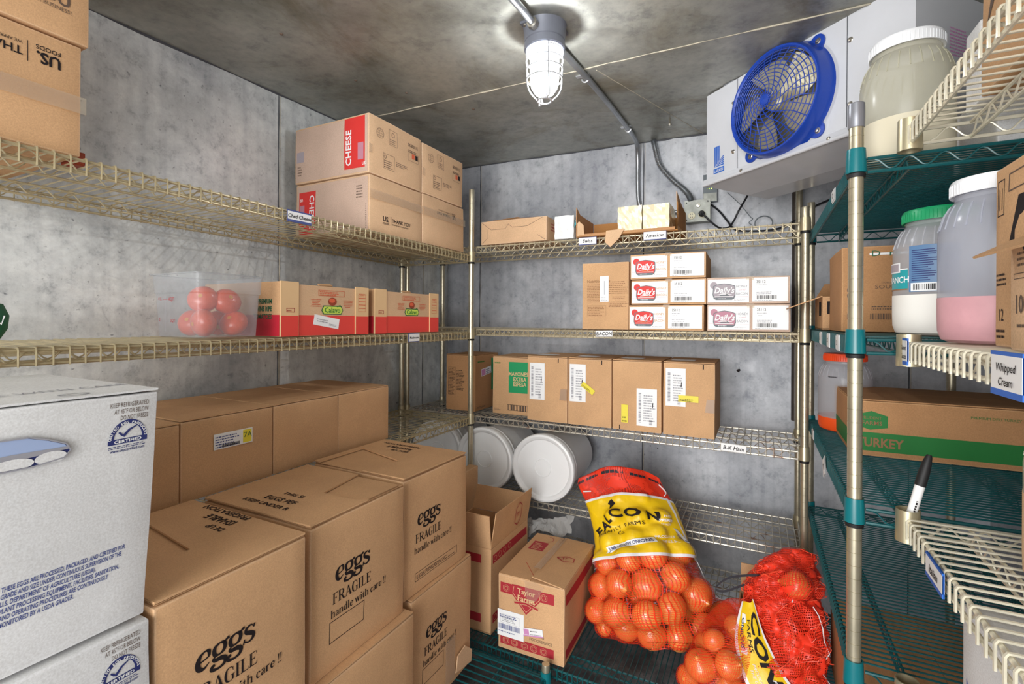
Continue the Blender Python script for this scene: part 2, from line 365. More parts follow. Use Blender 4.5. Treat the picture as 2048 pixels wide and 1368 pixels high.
    def build(s, name, parent=None, loc=None, rot=None):
        me = D.meshes.new(name); me.from_pydata(s.v, [], s.f)
        for q in s.slots: me.materials.append(MATS[q])
        me.polygons.foreach_set('material_index', s.m); me.polygons.foreach_set('use_smooth', s.smooth); me.update()
        if any(s.smooth): me.set_sharp_from_angle(angle=math.radians(38))
        o = D.objects.new(name, me); COL.objects.link(o)
        if parent: o.parent = parent
        if loc: o.location = loc
        if rot: o.rotation_euler = rot
        return o
def tag(o, label=None, cat=None, group=None, kind=None):
    if label: o['label'] = label
    if cat: o['category'] = cat
    if group: o['group'] = group
    if kind: o['kind'] = kind
    return o
def thing(name, loc, label, cat, group=None, rz=0):
    o = D.objects.new(name, None); COL.objects.link(o); o.location = loc; o.rotation_euler = (0, 0, rz); o.empty_display_size = 0.05
    return tag(o, label, cat, group)
def link_copy(o, parent=None):
    c = o.copy(); COL.objects.link(c)
    if parent: c.parent = parent
    for ch in list(o.children): link_copy(ch, c)
    return c
def structure(mb, name, label=None):
    o = mb.build(name); o['kind'] = 'structure'
    if label: o['label'] = label
    return o
def arc(cx, cy, r, a0, a1, n, f): return [f(cx+r*math.cos(a0+(a1-a0)*i/n), cy+r*math.sin(a0+(a1-a0)*i/n)) for i in range(n+1)]
def spline(pts, n=8):
    P = [Vector(p) for p in pts]; out = []
    for i in range(len(P)-1):
        a, b, c, d = P[max(i-1, 0)], P[i], P[i+1], P[min(i+2, len(P)-1)]
        for k in range(n):
            t = k/n; out.append(0.5*((2*b)+(c-a)*t+(2*a-5*b+4*c-d)*t*t+(3*b-a-3*c+d)*t**3))
    out.append(P[-1]); return out

# ------------------------------------------------------------------ the room
XL, XR, YB, YF = -1.655, 0.76, 2.40, -1.9
def cz(x, y): return 2.309 - 0.0175*(x-XL) + 0.021*(y-YB)
mb = MB(); mb.box(XL-0.1, XR+0.1, YF, YB+0.1, -0.06, 0, 'floor_steel'); structure(mb, 'floor')
def wall(name, a, b, m):
    mb = MB(); (x0, y0), (x1, y1) = a, b
    mb.box(x0, x1, y0, y1, 0, 2.36, m); structure(mb, name)
wall('wall_left', (XL-0.1, YF), (XL, YB+0.1), 'wall_steel')
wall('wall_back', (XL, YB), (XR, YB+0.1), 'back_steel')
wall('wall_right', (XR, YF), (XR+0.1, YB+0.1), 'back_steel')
mb = MB()
cs = [(XL-0.1, YF), (XR+0.1, YF), (XR+0.1, YB+0.1), (XL-0.1, YB+0.1)]
mb.add([(x, y, cz(x, y)) for x, y in cs]+[(x, y, cz(x, y)+0.12) for x, y in cs], [(3, 2, 1, 0), (4, 5, 6, 7), (0, 1, 5, 4), (1, 2, 6, 5), (2, 3, 7, 6), (3, 0, 4, 7)], 'ceiling_steel')
structure(mb, 'ceiling')
tn = [0]
def seam(path, w, m, label=None, wob=0.0):
    tn[0] += 1; mb = MB(); rg = random.Random(tn[0]); P = []
    a, b = Vector(path[0]), Vector(path[1]); n = 60
    for i in range(n+1):
        p = a.lerp(b, i/n); p += Vector((rg.uniform(-1, 1), rg.uniform(-1, 1), rg.uniform(-1, 1)))*wob; P.append(p)
    mb.tube(P, [w*rg.uniform(0.6, 1.3) for _ in P], m, 5); structure(mb, 'trim_%d' % tn[0], label)
seam([(XL, 1.59, cz(XL, 1.59)), (XR, 1.56, cz(XR, 1.56))], 0.0028, 'caulk', 'rough caulk bead across the ceiling', 0.0016)
seam([(-0.50, 1.60, cz(-0.5, 1.6)), (-0.235, YB, cz(-0.235, YB))], 0.0018, 'caulk', None, 0.0008)
seam([(XL, YF, cz(XL, YF)), (XL, YB, cz(XL, YB))], 0.005, 'seam_dark', None, 0.002)
seam([(XL, YB, cz(XL, YB)), (XR, YB, cz(XR, YB))], 0.005, 'seam_dark', None, 0.002)
for y in (1.257, 2.16): seam([(XL, y, 0), (XL, y, cz(XL, y))], 0.0022, 'seam_dark'); seam([(XL, y+0.006, 0), (XL, y+0.006, cz(XL, y))], 0.0016, 'caulk')
for x in (-1.432, -0.508, 0.52): seam([(x, YB, 0), (x, YB, cz(x, YB))], 0.0024, 'seam_dark'); seam([(x+0.006, YB, 0), (x+0.006, YB, cz(x, YB))], 0.0013, 'caulk')
seam([(XR, 1.9, 0), (XR, 1.9, cz(XR, 1.9))], 0.0024, 'seam_dark')
# screws in the ceiling panels
mb = MB()
for (x, y) in ((-1.28, 0.98), (-1.30, 1.30), (-1.20, 1.46), (-1.05, 1.70), (-0.9, 0.9)):
    z = cz(x, y); mb.lathe([(0.0, z-0.004), (0.005, z-0.002), (0.006, z)], 'ink_grey', 8, (x, y, 0))
structure(mb, 'trim_90', 'rusty screw heads in the ceiling panels')

# rust spots and old fixing holes in the wall panels
def blot(path, m, label):
    tn[0] += 1; mb = MB(); rg = random.Random(tn[0])
    for c, n, r in path:
        c = Vector(c); n = Vector(n); u = n.orthogonal().normalized(); v = n.cross(u)
        mb.add([c+n*0.0006+(u*math.cos(a)+v*math.sin(a))*r*rg.uniform(0.6, 1.25) for a in [2*PI*i/11 for i in range(11)]], [tuple(range(11))], m)
    structure(mb, 'trim_%d' % tn[0], label)
blot([((XL, 0.93, 1.405), (1, 0, 0), 0.014), ((XL, 0.952, 1.392), (1, 0, 0), 0.010), ((XL, 0.915, 1.412), (1, 0, 0), 0.006)], 'tail_brown', 'small rust patch low on the left wall')
blot([((-0.085, YB, 1.20), (0, -1, 0), 0.008), ((-0.47, YB, 0.815), (0, -1, 0), 0.003), ((-0.435, YB, 0.808), (0, -1, 0), 0.003), ((0.30, YB, 1.77), (0, -1, 0), 0.006)], 'ink_black', 'old screw holes in the back wall')
# ------------------------------------------------------------------ wire shelving
def shelf_mesh(L, W, pitch, m, key, rw=0.0017, rr=0.0034, trusses=2, seed=0):
    mb = MB(); zr = -2*rw-rr; zl = zr-0.026; g = 0.018
    ys = [-W/2, W/2]
    for y in ys:
        for z in (zr, zl): mb.tube([(-L/2+g, y, z), (L/2-g, y, z)], rr, m, 7)
        zz = []; n = int((L-0.06)/0.0254)
        s = -1 if y < 0 else 1
        for i in range(n*4+1):
            x = -L/2+0.03+(L-0.06)*i/(n*4); ph = (i/4) % 2
            t = 1-abs(ph-1)*2 if True else 0
            t = max(-0.8, min(0.8, t*1.15)); zz.append((x, y-s*0.005, (zr+zl)/2+t*0.0125))
        mb.tube(zz, 0.0016, m, 5)
    for x in (-L/2, L/2):
        for z in (zr, zl): mb.tube([(x, -W/2+g, z), (x, W/2-g, z)], rr, m, 7)
        zz = []; n = int((W-0.06)/0.0254)
        for i in range(n*4+1):
            y = -W/2+0.03+(W-0.06)*i/(n*4); t = 1-abs(((i/4) % 2)-1)*2; t = max(-0.8, min(0.8, t*1.15))
            zz.append((x, y, (zr+zl)/2+t*0.0125))
        mb.tube(zz, 0.0016, m, 5)
    for j in range(trusses):
        y = W*((j+1)/(trusses+1)-0.5) if trusses != 2 or W < 0.35 else (W/2-0.085)*(2*j-1)
        for z in (zr, zl): mb.tube([(-L/2+0.004, y, z), (L/2-0.004, y, z)], rr*0.85, m, 6)
        zz = []; n = int((L-0.02)/0.0254)
        for i in range(n*4+1):
            x = -L/2+0.01+(L-0.02)*i/(n*4); t = 1-abs(((i/4) % 2)-1)*2; t = max(-0.8, min(0.8, t*1.15))
            zz.append((x, y, (zr+zl)/2+t*0.0125))
        mb.tube(zz, 0.0016, m, 5)
    n = int((L-0.03)/pitch)
    e = W/2+rr+rw
    for i in range(n+1):
        x = -L/2+((L-n*pitch)/2)+i*pitch
        if x < -L/2+0.012 or x > L/2-0.012: continue
        p = [(x, -e, zl-0.004), (x, -e, zr+0.001), (x, -e+0.0025, -rw*1.2), (x, -e+0.007, -rw), (x, e-0.007, -rw), (x, e-0.0025, -rw*1.2), (x, e, zr+0.001), (x, e, zl-0.004)]
        mb.tube(p, rw, m, 5)
    o = mb.build(key); me = o.data; D.objects.remove(o); return me
def collar_mesh(m, key):
    mb = MB()
    mb.lathe([(0.0135, 0.013), (0.0158, 0.013), (0.0165, 0.004), (0.0178, -0.034), (0.0140, -0.034)], m, 20)
    mb.lathe([(0.0131, -0.034), (0.0160, -0.036), (0.0152, -0.043), (0.0131, -0.043)], 'black_rubber', 20)
    o = mb.build(key); me = o.data; D.objects.remove(o); return me
def post_mesh(h, key):
    mb = MB(); pr = [(0.0, 0.0), (0.016, 0.0), (0.016, 0.012), (0.0127, 0.014)]
    z = 0.03
    while z < h-0.03:
        pr += [(0.0127, z-0.0016), (0.0127, z-0.0009), (0.0118, z-0.0006), (0.0118, z+0.0006), (0.0127, z+0.0009), (0.0127, z+0.0016)]; z += 0.0254
    pr += [(0.0127, h-0.004), (0.0117, h), (0.0, h)]
    mb.lathe(pr, 'post_zinc', 20)
    o = mb.build(key); me = o.data; D.objects.remove(o); return me
def inst(name, me, parent, loc, rz=0):
    o = D.objects.new(name, me); COL.objects.link(o); o.parent = parent; o.location = loc; o.rotation_euler = (0, 0, rz); return o
mbc = MB(); mbc.lathe([(0.0160, -0.045), (0.0160, 0.012), (0.0182, 0.012), (0.0192, -0.046), (0.0160, -0.046)], 'collar_gold', 24); oc = mbc.build('corner_sleeve'); EMPTY = oc.data; D.objects.remove(oc)
CM = {'g': collar_mesh('collar_gold', 'corner_collar'), 'v': collar_mesh('collar_green', 'corner_collar')}
def unit(label, cat, x0, x1, y0, y1, levels, posts, meshes, cm, long='x', name='wire_shelving_unit', group=None):
    t = thing(name, ((x0+x1)/2, (y0+y1)/2, 0), label, cat, group)
    pm = {}
    cor = [(x0, y0), (x1, y0), (x1, y1), (x0, y1)]
    for (x, y), h in zip(cor, posts):
        if not h: continue
        if h not in pm: pm[h] = post_mesh(h, 'post')
        inst('post', pm[h], t, (x-(x0+x1)/2, y-(y0+y1)/2, 0))
    for lv, me in zip(levels, meshes):
        s = inst('wire_shelf', me, t, (0, 0, lv), 0 if long == 'x' else PI/2)
        hx, hy = ((x1-x0)/2, (y1-y0)/2) if long == 'x' else ((y1-y0)/2, (x1-x0)/2)
        for a, b in ((-1, -1), (1, -1), (1, 1), (-1, 1)): inst('corner_collar', cm, s, (a*hx, b*hy, 0))
    return t
SB = shelf_mesh(1.75, 0.31, 0.0248, 'wire_gold', 'wire_shelf', trusses=1)
SBr = shelf_mesh(1.75, 0.31, 0.0248, 'wire_rusty', 'wire_shelf', trusses=2)
unit('tall gold wire shelving along the back wall holding bacon cartons', 'shelving', -1.61, 0.14, 1.975, 2.285, (1.77, 1.381, 0.970, 0.62, 0.35),
     (1.90, 1.82, 2.02, 1.90), (SB, SB, SBr, SBr, SBr), CM['g'])
SL = shelf_mesh(1.80, 0.41, 0.0248, 'wire_brass', 'wire_shelf', trusses=2)
unit('gold wire shelving along the left wall holding cheese cartons', 'shelving', -1.612, -1.202, 0.135, 1.935, (1.730, 1.366, 0.970, 0.62),
     (1.9, 1.9, 2.027, 1.9), (SL,)*4, CM['g'], 'y')
for ch in D.objects:   # the top left shelf hangs a little out of level
    if ch.name.startswith('wire_shelf') and ch.data == SL and ch.location.z > 1.7: ch.rotation_euler = (math.radians(0.0), math.radians(0.62), PI/2); ch.location.z = 1.733
SG = shelf_mesh(0.945, 0.40, 0.0170, 'wire_green', 'wire_shelf', rw=0.0019, trusses=2)
unit('green wire shelving with a taped gold post in the right back corner', 'shelving', 0.167, 0.567, 1.158, 2.103, (1.745, 1.392, 1.062, 0.745, 0.36),
     (1.845, 1.80, 1.90, 1.86), (SG,)*5, CM['v'], 'y')
SR = shelf_mesh(1.50, 0.42, 0.0248, 'wire_cream', 'wire_shelf', rw=0.0021, trusses=2)
unit('near cream wire shelving along the right wall with empty corner sleeves', 'shelving', 0.244, 0.664, -0.37, 1.128, (1.780, 1.385, 1.064, 0.75),
     (1.9, 1.9, None, None), (SR,)*4, EMPTY, 'y')
SD = shelf_mesh(1.23, 0.46, 0.0170, 'wire_green', 'wire_shelf', rw=0.0019, trusses=2)
unit('low green wire dunnage shelf under the onion sacks', 'shelf', -1.10, 0.13, 1.45, 1.91, (0.31,), (0.34,)*4, (SD,), CM['v'], name='low_wire_shelf')
SE = shelf_mesh(1.555, 0.58, 0.0254, 'wire_green', 'wire_shelf', rw=0.0022, trusses=3)
unit('low green wire dunnage shelf under the egg cartons', 'shelf', -1.172, -0.592, -0.15, 1.405, (0.31,), (0.345,)*4, (SE,), CM['v'], 'y', name='low_wire_shelf')
tp = MB(); tp.lathe([(0.0134, 0), (0.0142, 0.001), (0.0145, 0.03), (0.0142, 0.047), (0.0128, 0.0485), (0.0, 0.0485)], 'duct_tape', 14)
for ch in D.objects:
    if ch.name.startswith('post') and ch.parent and 'taped' in ch.parent.get('label', '') and abs(ch.location.x+0.2) < 0.01 and ch.location.y < 0:
        tag(tp.build('duct_tape_cap', ch, (0, 0, 1.80)), 'grey duct tape wrapped over the post top')

# ------------------------------------------------------------------ boxes
def carton(name, label, cat, x0, x1, y0, y1, z0, z1, m='card', group=None, rz=0.0, bulge=0.003, prints=None, topm=None, notch=None, seam_dir='y', tape=None, bev=0.003, seed=None, lines=True):
    """closed carton; local origin at the centre of its base"""
    w, d, h = x1-x0, y1-y0, z1-z0; rg = random.Random(seed if seed is not None else int((x0*977+y0*731+z0*517)*1000))
    bm = bmesh.new(); bmesh.ops.create_cube(bm, size=1); bmesh.ops.subdivide_edges(bm, edges=bm.edges[:], cuts=7, use_grid_fill=True)
    off = Vector((rg.uniform(0, 50), rg.uniform(0, 50), rg.uniform(0, 50)))
    for v in bm.verts:
        x, y, z = v.co*2
        b = bulge*(1+0.5*rg.random()*0)
        px, py, pz = x*w/2, y*d/2, (z+1)*h/2
        if abs(abs(x)-1) < 1e-4: px += math.copysign(b*(1-y*y)*(1-z*z), x)
        if abs(abs(y)-1) < 1e-4: py += math.copysign(b*(1-x*x)*(1-z*z), y)
        if abs(z-1) < 1e-4: pz += 0.4*b*(1-x*x)*(1-y*y)
        nv = noise.noise_vector(Vector((px, py, pz))*7+off)*bulge*0.5
        if z < -0.99: nv.z = abs(nv.z)*0.2
        v.co = Vector((px, py, pz))+nv
    sharp = [e for e in bm.edges if len(e.link_faces) == 2 and e.calc_face_angle(0) > 0.9]
    bmesh.ops.bevel(bm, geom=sharp, offset=bev, segments=2, affect='EDGES', profile=0.6, material=1)
    bm.verts.index_update()
    mb = MB(); mb.add([tuple(v.co) for v in bm.verts], [[v.index for v in f.verts] for f in bm.faces], m, True); mb.slot(m+'_edge')
    mb.m = [f.material_index for f in bm.faces]; bm.free()
    k = bulge*1.25+0.0006
    F = {'k': k, '+x': Frame((w/2+k, -d/2, 0), (0, 1, 0), (0, 0, 1)), '-x': Frame((-w/2-k, d/2, 0), (0, -1, 0), (0, 0, 1)),
         '-y': Frame((-w/2, -d/2-k, 0), (1, 0, 0), (0, 0, 1)), '+y': Frame((w/2, d/2+k, 0), (-1, 0, 0), (0, 0, 1)),
         '+z': Frame((-w/2, -d/2, h+k*0.5), (1, 0, 0), (0, 1, 0)), 'w': w, 'd': d, 'h': h}
    root_mb = mb
    if prints:   # lay the printing onto the slightly bulged faces
        n0 = len(mb.v); body = BVHTree.FromPolygons(mb.v, mb.f); mb.fine = True; prints(mb, F)
        for i in range(n0, len(mb.v)):
            p = Vector(mb.v[i]); ex = (abs(p.x)-w/2, abs(p.y)-d/2, p.z-h+k*0.5); ax = max(range(3), key=lambda q: ex[q])
            lay = max(0.00035, ex[ax]-k) if ax < 2 else max(0.0003, ex[2]-k)
            n_ = Vector((0, 0, 0)); n_[ax] = math.copysign(1, p[ax]) if ax < 2 else 1.0
            hit = body.ray_cast(p+n_*0.05, -n_, 0.1)
            if hit[0] is not None: mb.v[i] = tuple(hit[0]+n_*(lay+0.0001))
    F['bulge'] = bulge
    o = mb.build(name); o.location = ((x0+x1)/2, (y0+y1)/2, z0); o.rotation_euler = (0, 0, rz)
    tag(o, label, cat, group)
    if topm:
        # two outer flaps lying on the top, meeting along the middle
        t = 0.0028; zt = h+k*0.4
        if notch:
            side, pts_in = notch   # boundary points of the cut that shows the inner flap
            c1, c2, c3, c4 = (-w/2+.001, -d/2+.001), (w/2-.001, -d/2+.001), (w/2-.001, d/2-.001), (-w/2+.001, d/2-.001)
            poly = {'-y': [c2, c3, c4, c1]+pts_in, '+y': [c1, c2]+pts_in+[c4] if abs(pts_in[0][0]) > w/2-.002 else [c1, c2, c3]+pts_in+[c4]}[side]
            f = MB(); f.slab([(x, y, zt+t+0.0040) for x, y in poly], t+0.001, m); fo = f.build('top_flap', o)
            f = MB(); f.slab([(x*0.99, y*0.99, zt+0.001) for x, y in (c1, c2, c3, c4)], 0.001, m); f.build('inner_flap', o)
        else:
            for sgn in (-1, 1):
                f = MB()
                if seam_dir == 'y': q = [(0.0006 if sgn > 0 else -w/2+.001, -d/2+.001), (w/2-.001 if sgn > 0 else -0.0006, -d/2+.001), (w/2-.001 if sgn > 0 else -0.0006, d/2-.001), (0.0006 if sgn > 0 else -w/2+.001, d/2-.001)]
                else: q = [(-w/2+.001, 0.0006 if sgn > 0 else -d/2+.001), (w/2-.001, 0.0006 if sgn > 0 else -d/2+.001), (w/2-.001, d/2-.001 if sgn > 0 else -0.0006), (-w/2+.001, d/2-.001 if sgn > 0 else -0.0006)]
                f.slab([(x, y, zt+t) for x, y in q], t, m); f.build('top_flap', o)
    if tape:
        f = MB(); zt = h+k*0.4+0.0034 if topm else h+k*0.6; hw = 0.024
        if tape == 'y':
            f.add([(-hw, -d/2-.002, h*0.72), (hw, -d/2-.002, h*0.72), (hw, -d/2-.002, zt), (-hw, -d/2-.002, zt), (hw, d/2+.002, zt), (-hw, d/2+.002, zt), (hw, d/2+.002, h*.72), (-hw, d/2+.002, h*.72)],
                  [(0, 1, 2, 3), (3, 2, 4, 5), (5, 4, 6, 7)], 'tape_clear')
        else:
            kk = k+.001
            f.add([(w/2+kk, -hw, h*0.72), (w/2+kk, hw, h*0.72), (w/2+kk, hw, zt), (w/2+kk, -hw, zt), (-w/2-kk, hw, zt), (-w/2-kk, -hw, zt)],
                  [(0, 1, 2, 3), (3, 2, 4, 5)], 'tape_clear')
        f.build('packing_tape', o)
    o['_k'] = k
    return o, F
def sticker(parent, F, side, a, b, c, d, draw=None, name='shipping_label', m='paper', rot=0, label=None, k=2):
    """thin paper label (a,b)-(c,d) in face coordinates"""
    fr = F[side]; cx, cy = (a+c)/2, (b+d)/2; co, si = math.cos(rot), math.sin(rot)
    u = fr.u*co+fr.v*si; v = -fr.u*si+fr.v*co; w, h = c-a, d-b
    lift = 0.0005*k
    if 'bulge' in F and side[1] != 'z':
        W_ = F['d'] if side[1] == 'x' else F['w']; bx, bz = 2*cx/W_-1, 2*cy/F['h']-1
        lift += F['bulge']*(1-bx*bx)*(1-bz*bz)+0.0008-F['k']
    o = fr.o+fr.u*cx+fr.v*cy-u*w/2-v*h/2+fr.n*lift
    f2 = Frame(o, u, v); mb = MB()
    mb.slab([f2.p(0, 0, 0), f2.p(w, 0, 0), f2.p(w, h, 0), f2.p(0, h, 0)], 0.0003, m)
    if draw: draw(mb, f2, w, h)
    s = mb.build(name, parent)
    if label: s['label'] = label
    return s
# custom heavy rounded lower-case word
def eggs_word(mb, fr, x, y, s, m):
    def st(pts, ws, dx): 
        P = spline([(a, b, w) for (a, b), w in zip(pts, ws)], 6)
        mb.line(fr, [(x+(dx+p.x+0.12*p.y)*s, y+p.y*s) for p in P], [max(0.01, p.z)*s for p in P], m, 2)
    def e(dx):
        st([(0.18, 0.46), (0.5, 0.52), (0.78, 0.62)], [0.08, 0.09, 0.09], dx)
        st([(0.76, 0.62), (0.72, 0.9), (0.5, 0.99), (0.24, 0.84), (0.15, 0.5), (0.25, 0.16), (0.52, 0.04), (0.82, 0.26)], [0.15, 0.2, 0.1, 0.2, 0.3, 0.28, 0.16, 0.04], dx)
    def g(dx):
        st([(0.42, 1.0), (0.16, 0.88), (0.12, 0.64), (0.22, 0.42), (0.44, 0.36), (0.68, 0.46), (0.76, 0.7), (0.66, 0.92), (0.42, 1.0)], [0.1, 0.2, 0.24, 0.2, 0.1, 0.2, 0.24, 0.2, 0.1], dx)
        st([(0.66, 0.88), (0.82, 1.0), (0.98, 1.06)], [0.08, 0.14, 0.2], dx)
        st([(0.26, 0.38), (0.12, 0.24), (0.26, 0.12), (0.6, 0.1), (0.86, -0.06), (0.8, -0.32), (0.46, -0.42), (0.12, -0.34), (0.08, -0.18), (0.24, -0.1)], [0.06, 0.16, 0.22, 0.26, 0.26, 0.2, 0.14, 0.2, 0.2, 0.18], dx)
    def S(dx):
        st([(0.74, 0.98), (0.7, 0.76)], [0.1, 0.12], dx)
        st([(0.7, 0.82), (0.48, 0.98), (0.2, 0.88), (0.2, 0.66), (0.48, 0.52), (0.72, 0.36), (0.68, 0.12), (0.4, 0.02), (0.14, 0.16)], [0.06, 0.1, 0.18, 0.22, 0.26, 0.24, 0.18, 0.1, 0.1], dx)
        st([(0.1, 0.0), (0.14, 0.3)], [0.1, 0.1], dx)
    e(0); g(0.92); g(1.88); S(2.8)
T_, t_H, X_ = 0.155, 0.055, 0.64
def _s(x, w=None, y=0.0, d=0.025): # slab serif centred on x
    w = w or 0.30; return ('L', [(x-w/2, y+d), (x+w/2, y+d)], 0.05)
def _st(x, y0=0.0, y1=1.0, w=T_): return ('L', [(x, y0), (x, y1)], w)
SG_ = {
 'F': (0.70, [_st(0.15), _s(0.15), _s(0.09, 0.18, 0.95), ('L', [(0.1, 0.972), (0.62, 0.972)], 0.055), ('L', [(0.60, 0.98), (0.63, 0.76)], [0.05, 0.02]), ('L', [(0.2, 0.52), (0.48, 0.52)], 0.05), ('L', [(0.46, 0.40), (0.46, 0.64)], 0.035)]),
 'R': (0.84, [_st(0.15), _s(0.15), _s(0.09, 0.18, 0.95), ('C', [(0.15, 0.972), (0.42, 0.97), (0.58, 0.88), (0.60, 0.72), (0.52, 0.55), (0.34, 0.49), (0.2, 0.49)], [0.05, 0.06, 0.14, 0.16, 0.13, 0.06, 0.05]), ('L', [(0.36, 0.50), (0.68, 0.02)], [0.12, 0.16]), _s(0.72, 0.18)]),
 'A': (0.84, [('L', [(0.40, 0.99), (0.10, 0.02)], 0.06), ('L', [(0.40, 0.97), (0.68, 0.02)], [0.12, 0.17]), ('L', [(0.2, 0.34), (0.58, 0.34)], 0.05), _s(0.10, 0.24), _s(0.68, 0.30)]),
 'G': (0.86, [('C', [(0.68, 0.72), (0.62, 0.92), (0.42, 1.0), (0.20, 0.88), (0.11, 0.5), (0.2, 0.13), (0.44, 0.0), (0.62, 0.06), (0.68, 0.16)], [0.03, 0.05, 0.06, 0.13, 0.18, 0.13, 0.05, 0.05, 0.05]), ('L', [(0.685, 0.98), (0.685, 0.68)], [0.02, 0.05]), _st(0.66, 0.06, 0.42, 0.14), _s(0.66, 0.30, 0.40)]),
 'I': (0.42, [_st(0.17), _s(0.17), _s(0.17, None, 0.95)]),
 'L': (0.70, [_st(0.15), _s(0.15, None, 0.95), ('L', [(0.0, 0.028), (0.60, 0.028)], 0.055), ('L', [(0.60, 0.02), (0.63, 0.26)], [0.06, 0.02])]),
 'E': (0.74, [_st(0.15), ('L', [(0.0, 0.028), (0.62, 0.028)], 0.055), ('L', [(0.61, 0.02), (0.65, 0.26)], [0.06, 0.02]), ('L', [(0.0, 0.972), (0.60, 0.972)], 0.055), ('L', [(0.59, 0.98), (0.62, 0.76)], [0.05, 0.02]), ('L', [(0.2, 0.52), (0.46, 0.52)], 0.05), ('L', [(0.45, 0.40), (0.45, 0.64)], 0.035)]),
 'h': (0.72, [_st(0.13), _s(0.13, 0.26), _s(0.09, 0.12, 0.95), ('C', [(0.18, 0.48), (0.34, 0.64), (0.50, 0.58), (0.53, 0.42), (0.53, 0.02)], [0.04, 0.08, 0.13, 0.15, 0.15]), _s(0.53, 0.26)]),
 'n': (0.72, [_st(0.13, 0, X_), _s(0.13, 0.26), _s(0.08, 0.12, X_-0.05), ('C', [(0.18, 0.48), (0.34, 0.64), (0.50, 0.58), (0.53, 0.42), (0.53, 0.02)], [0.04, 0.08, 0.13, 0.15, 0.15]), _s(0.53, 0.26)]),
 'r': (0.52, [_st(0.13, 0, X_), _s(0.13, 0.26), _s(0.08, 0.12, X_-0.05), ('C', [(0.18, 0.46), (0.30, 0.62), (0.42, 0.58)], [0.04, 0.09, 0.15])]),
 'i': (0.36, [_st(0.15, 0, X_), _s(0.15, 0.26), _s(0.10, 0.12, X_-0.05), ('L', [(0.15, 0.80), (0.15, 0.96)], 0.16)]),
 'l': (0.36, [_st(0.15), _s(0.15, 0.26), _s(0.10, 0.12, 0.95)]),
 'd': (0.70, [_st(0.50, 0.02, 1.0), _s(0.46, 0.12, 0.95), _s(0.57, 0.12, 0.0), ('C', [(0.46, 0.56), (0.32, 0.64), (0.13, 0.48), (0.12, 0.18), (0.30, 0.01), (0.47, 0.12)], [0.04, 0.07, 0.14, 0.15, 0.07, 0.04])]),
 'a': (0.60, [('C', [(0.12, 0.50), (0.24, 0.64), (0.38, 0.60), (0.42, 0.44), (0.42, 0.14), (0.54, 0.04)], [0.14, 0.08, 0.10, 0.15, 0.14, 0.05]), ('C', [(0.42, 0.40), (0.16, 0.28), (0.12, 0.12), (0.24, 0.02), (0.40, 0.12)], [0.04, 0.10, 0.15, 0.08, 0.04])]),
 'e': (0.60, [('C', [(0.14, 0.36), (0.48, 0.36), (0.46, 0.54), (0.30, 0.63), (0.13, 0.48), (0.12, 0.20), (0.30, 0.02), (0.50, 0.14)], [0.05, 0.05, 0.12, 0.06, 0.13, 0.16, 0.10, 0.03])]),
 'c': (0.56, [('C', [(0.46, 0.48), (0.32, 0.63), (0.14, 0.50), (0.11, 0.26), (0.20, 0.06), (0.34, 0.02), (0.48, 0.14)], [0.15, 0.06, 0.12, 0.16, 0.12, 0.08, 0.03])]),
 't': (0.44, [('C', [(0.18, 0.84), (0.17, 0.5), (0.17, 0.14), (0.28, 0.02), (0.40, 0.10)], [0.04, 0.14, 0.14, 0.09, 0.03]), ('L', [(0.02, 0.60), (0.36, 0.60)], 0.06)]),
 'w': (0.96, [('L', [(0.10, X_), (0.28, 0.02)], 0.14), ('L', [(0.28, 0.02), (0.46, X_)], 0.05), ('L', [(0.44, X_), (0.62, 0.02)], 0.14), ('L', [(0.62, 0.02), (0.82, X_)], 0.05), _s(0.10, 0.2, X_-.05), _s(0.82, 0.18, X_-.05)]),
 '!': (0.30, [('L', [(0.14, 0.26), (0.14, 1.0)], [0.03, 0.16]), ('L', [(0.14, 0.0), (0.14, 0.14)], 0.15)]), ' ': (0.30, [])}
def serif_text(mb, fr, t, x, y, h, width, m='ink_black'):
    tot = sum(SG_[c][0] for c in t); k = width/tot; px = 0
    for c in t:
        adv, sts = SG_[c]
        for kind, pts, w in sts:
            ws = list(w) if isinstance(w, list) else [w]*len(pts)
            if kind == 'C':
                P = spline([(a, b, q) for (a, b), q in zip(pts, ws)], 5); pts = [(p.x, p.y) for p in P]; ws = [max(0.02, p.z) for p in P]
            # widths are measured in cap heights; squeeze them with the letter
            mb.line(fr, [(x+(px+a)*k, y+b*h) for a, b in pts], [q*(h*0.35+k*0.65) for q in ws], m, 2)
        px += adv
def fragile(mb, F, side, x, z, s=1.0, box=None, small=None):
    fr = F[side]
    eggs_word(mb, fr, x+0.006*s, z-0.001, 0.0285*s, 'ink_black')
    serif_text(mb, fr, 'FRAGILE', x, z-0.0475*s, 0.0235*s, 0.116*s)
    serif_text(mb, fr, 'handle with care !!', x-0.005*s, z-0.076*s, 0.0175*s, 0.172*s)
    if box: mb.frame_rect(fr, x-0.008*s, z-0.130*s, x+0.094*s, z-0.083*s, 0.0016, 'ink_black')
def small_box_text(mb, fr, a, b, c, d, m='ink_black', seed=4):
    mb.frame_rect(fr, a, b, c, d, 0.0012, m); mb.micro(fr, a+.006, b+.006, c-a-.012, d-b-.012, 3, m, seed=seed)
def up_text(mb, fr, rows):
    for t, cx, cy, h, w, rot in rows: mb.text(fr, t, cx, cy, h, 'ink_black', 2, al='C', bold=0.014, rot=rot, fit=w)
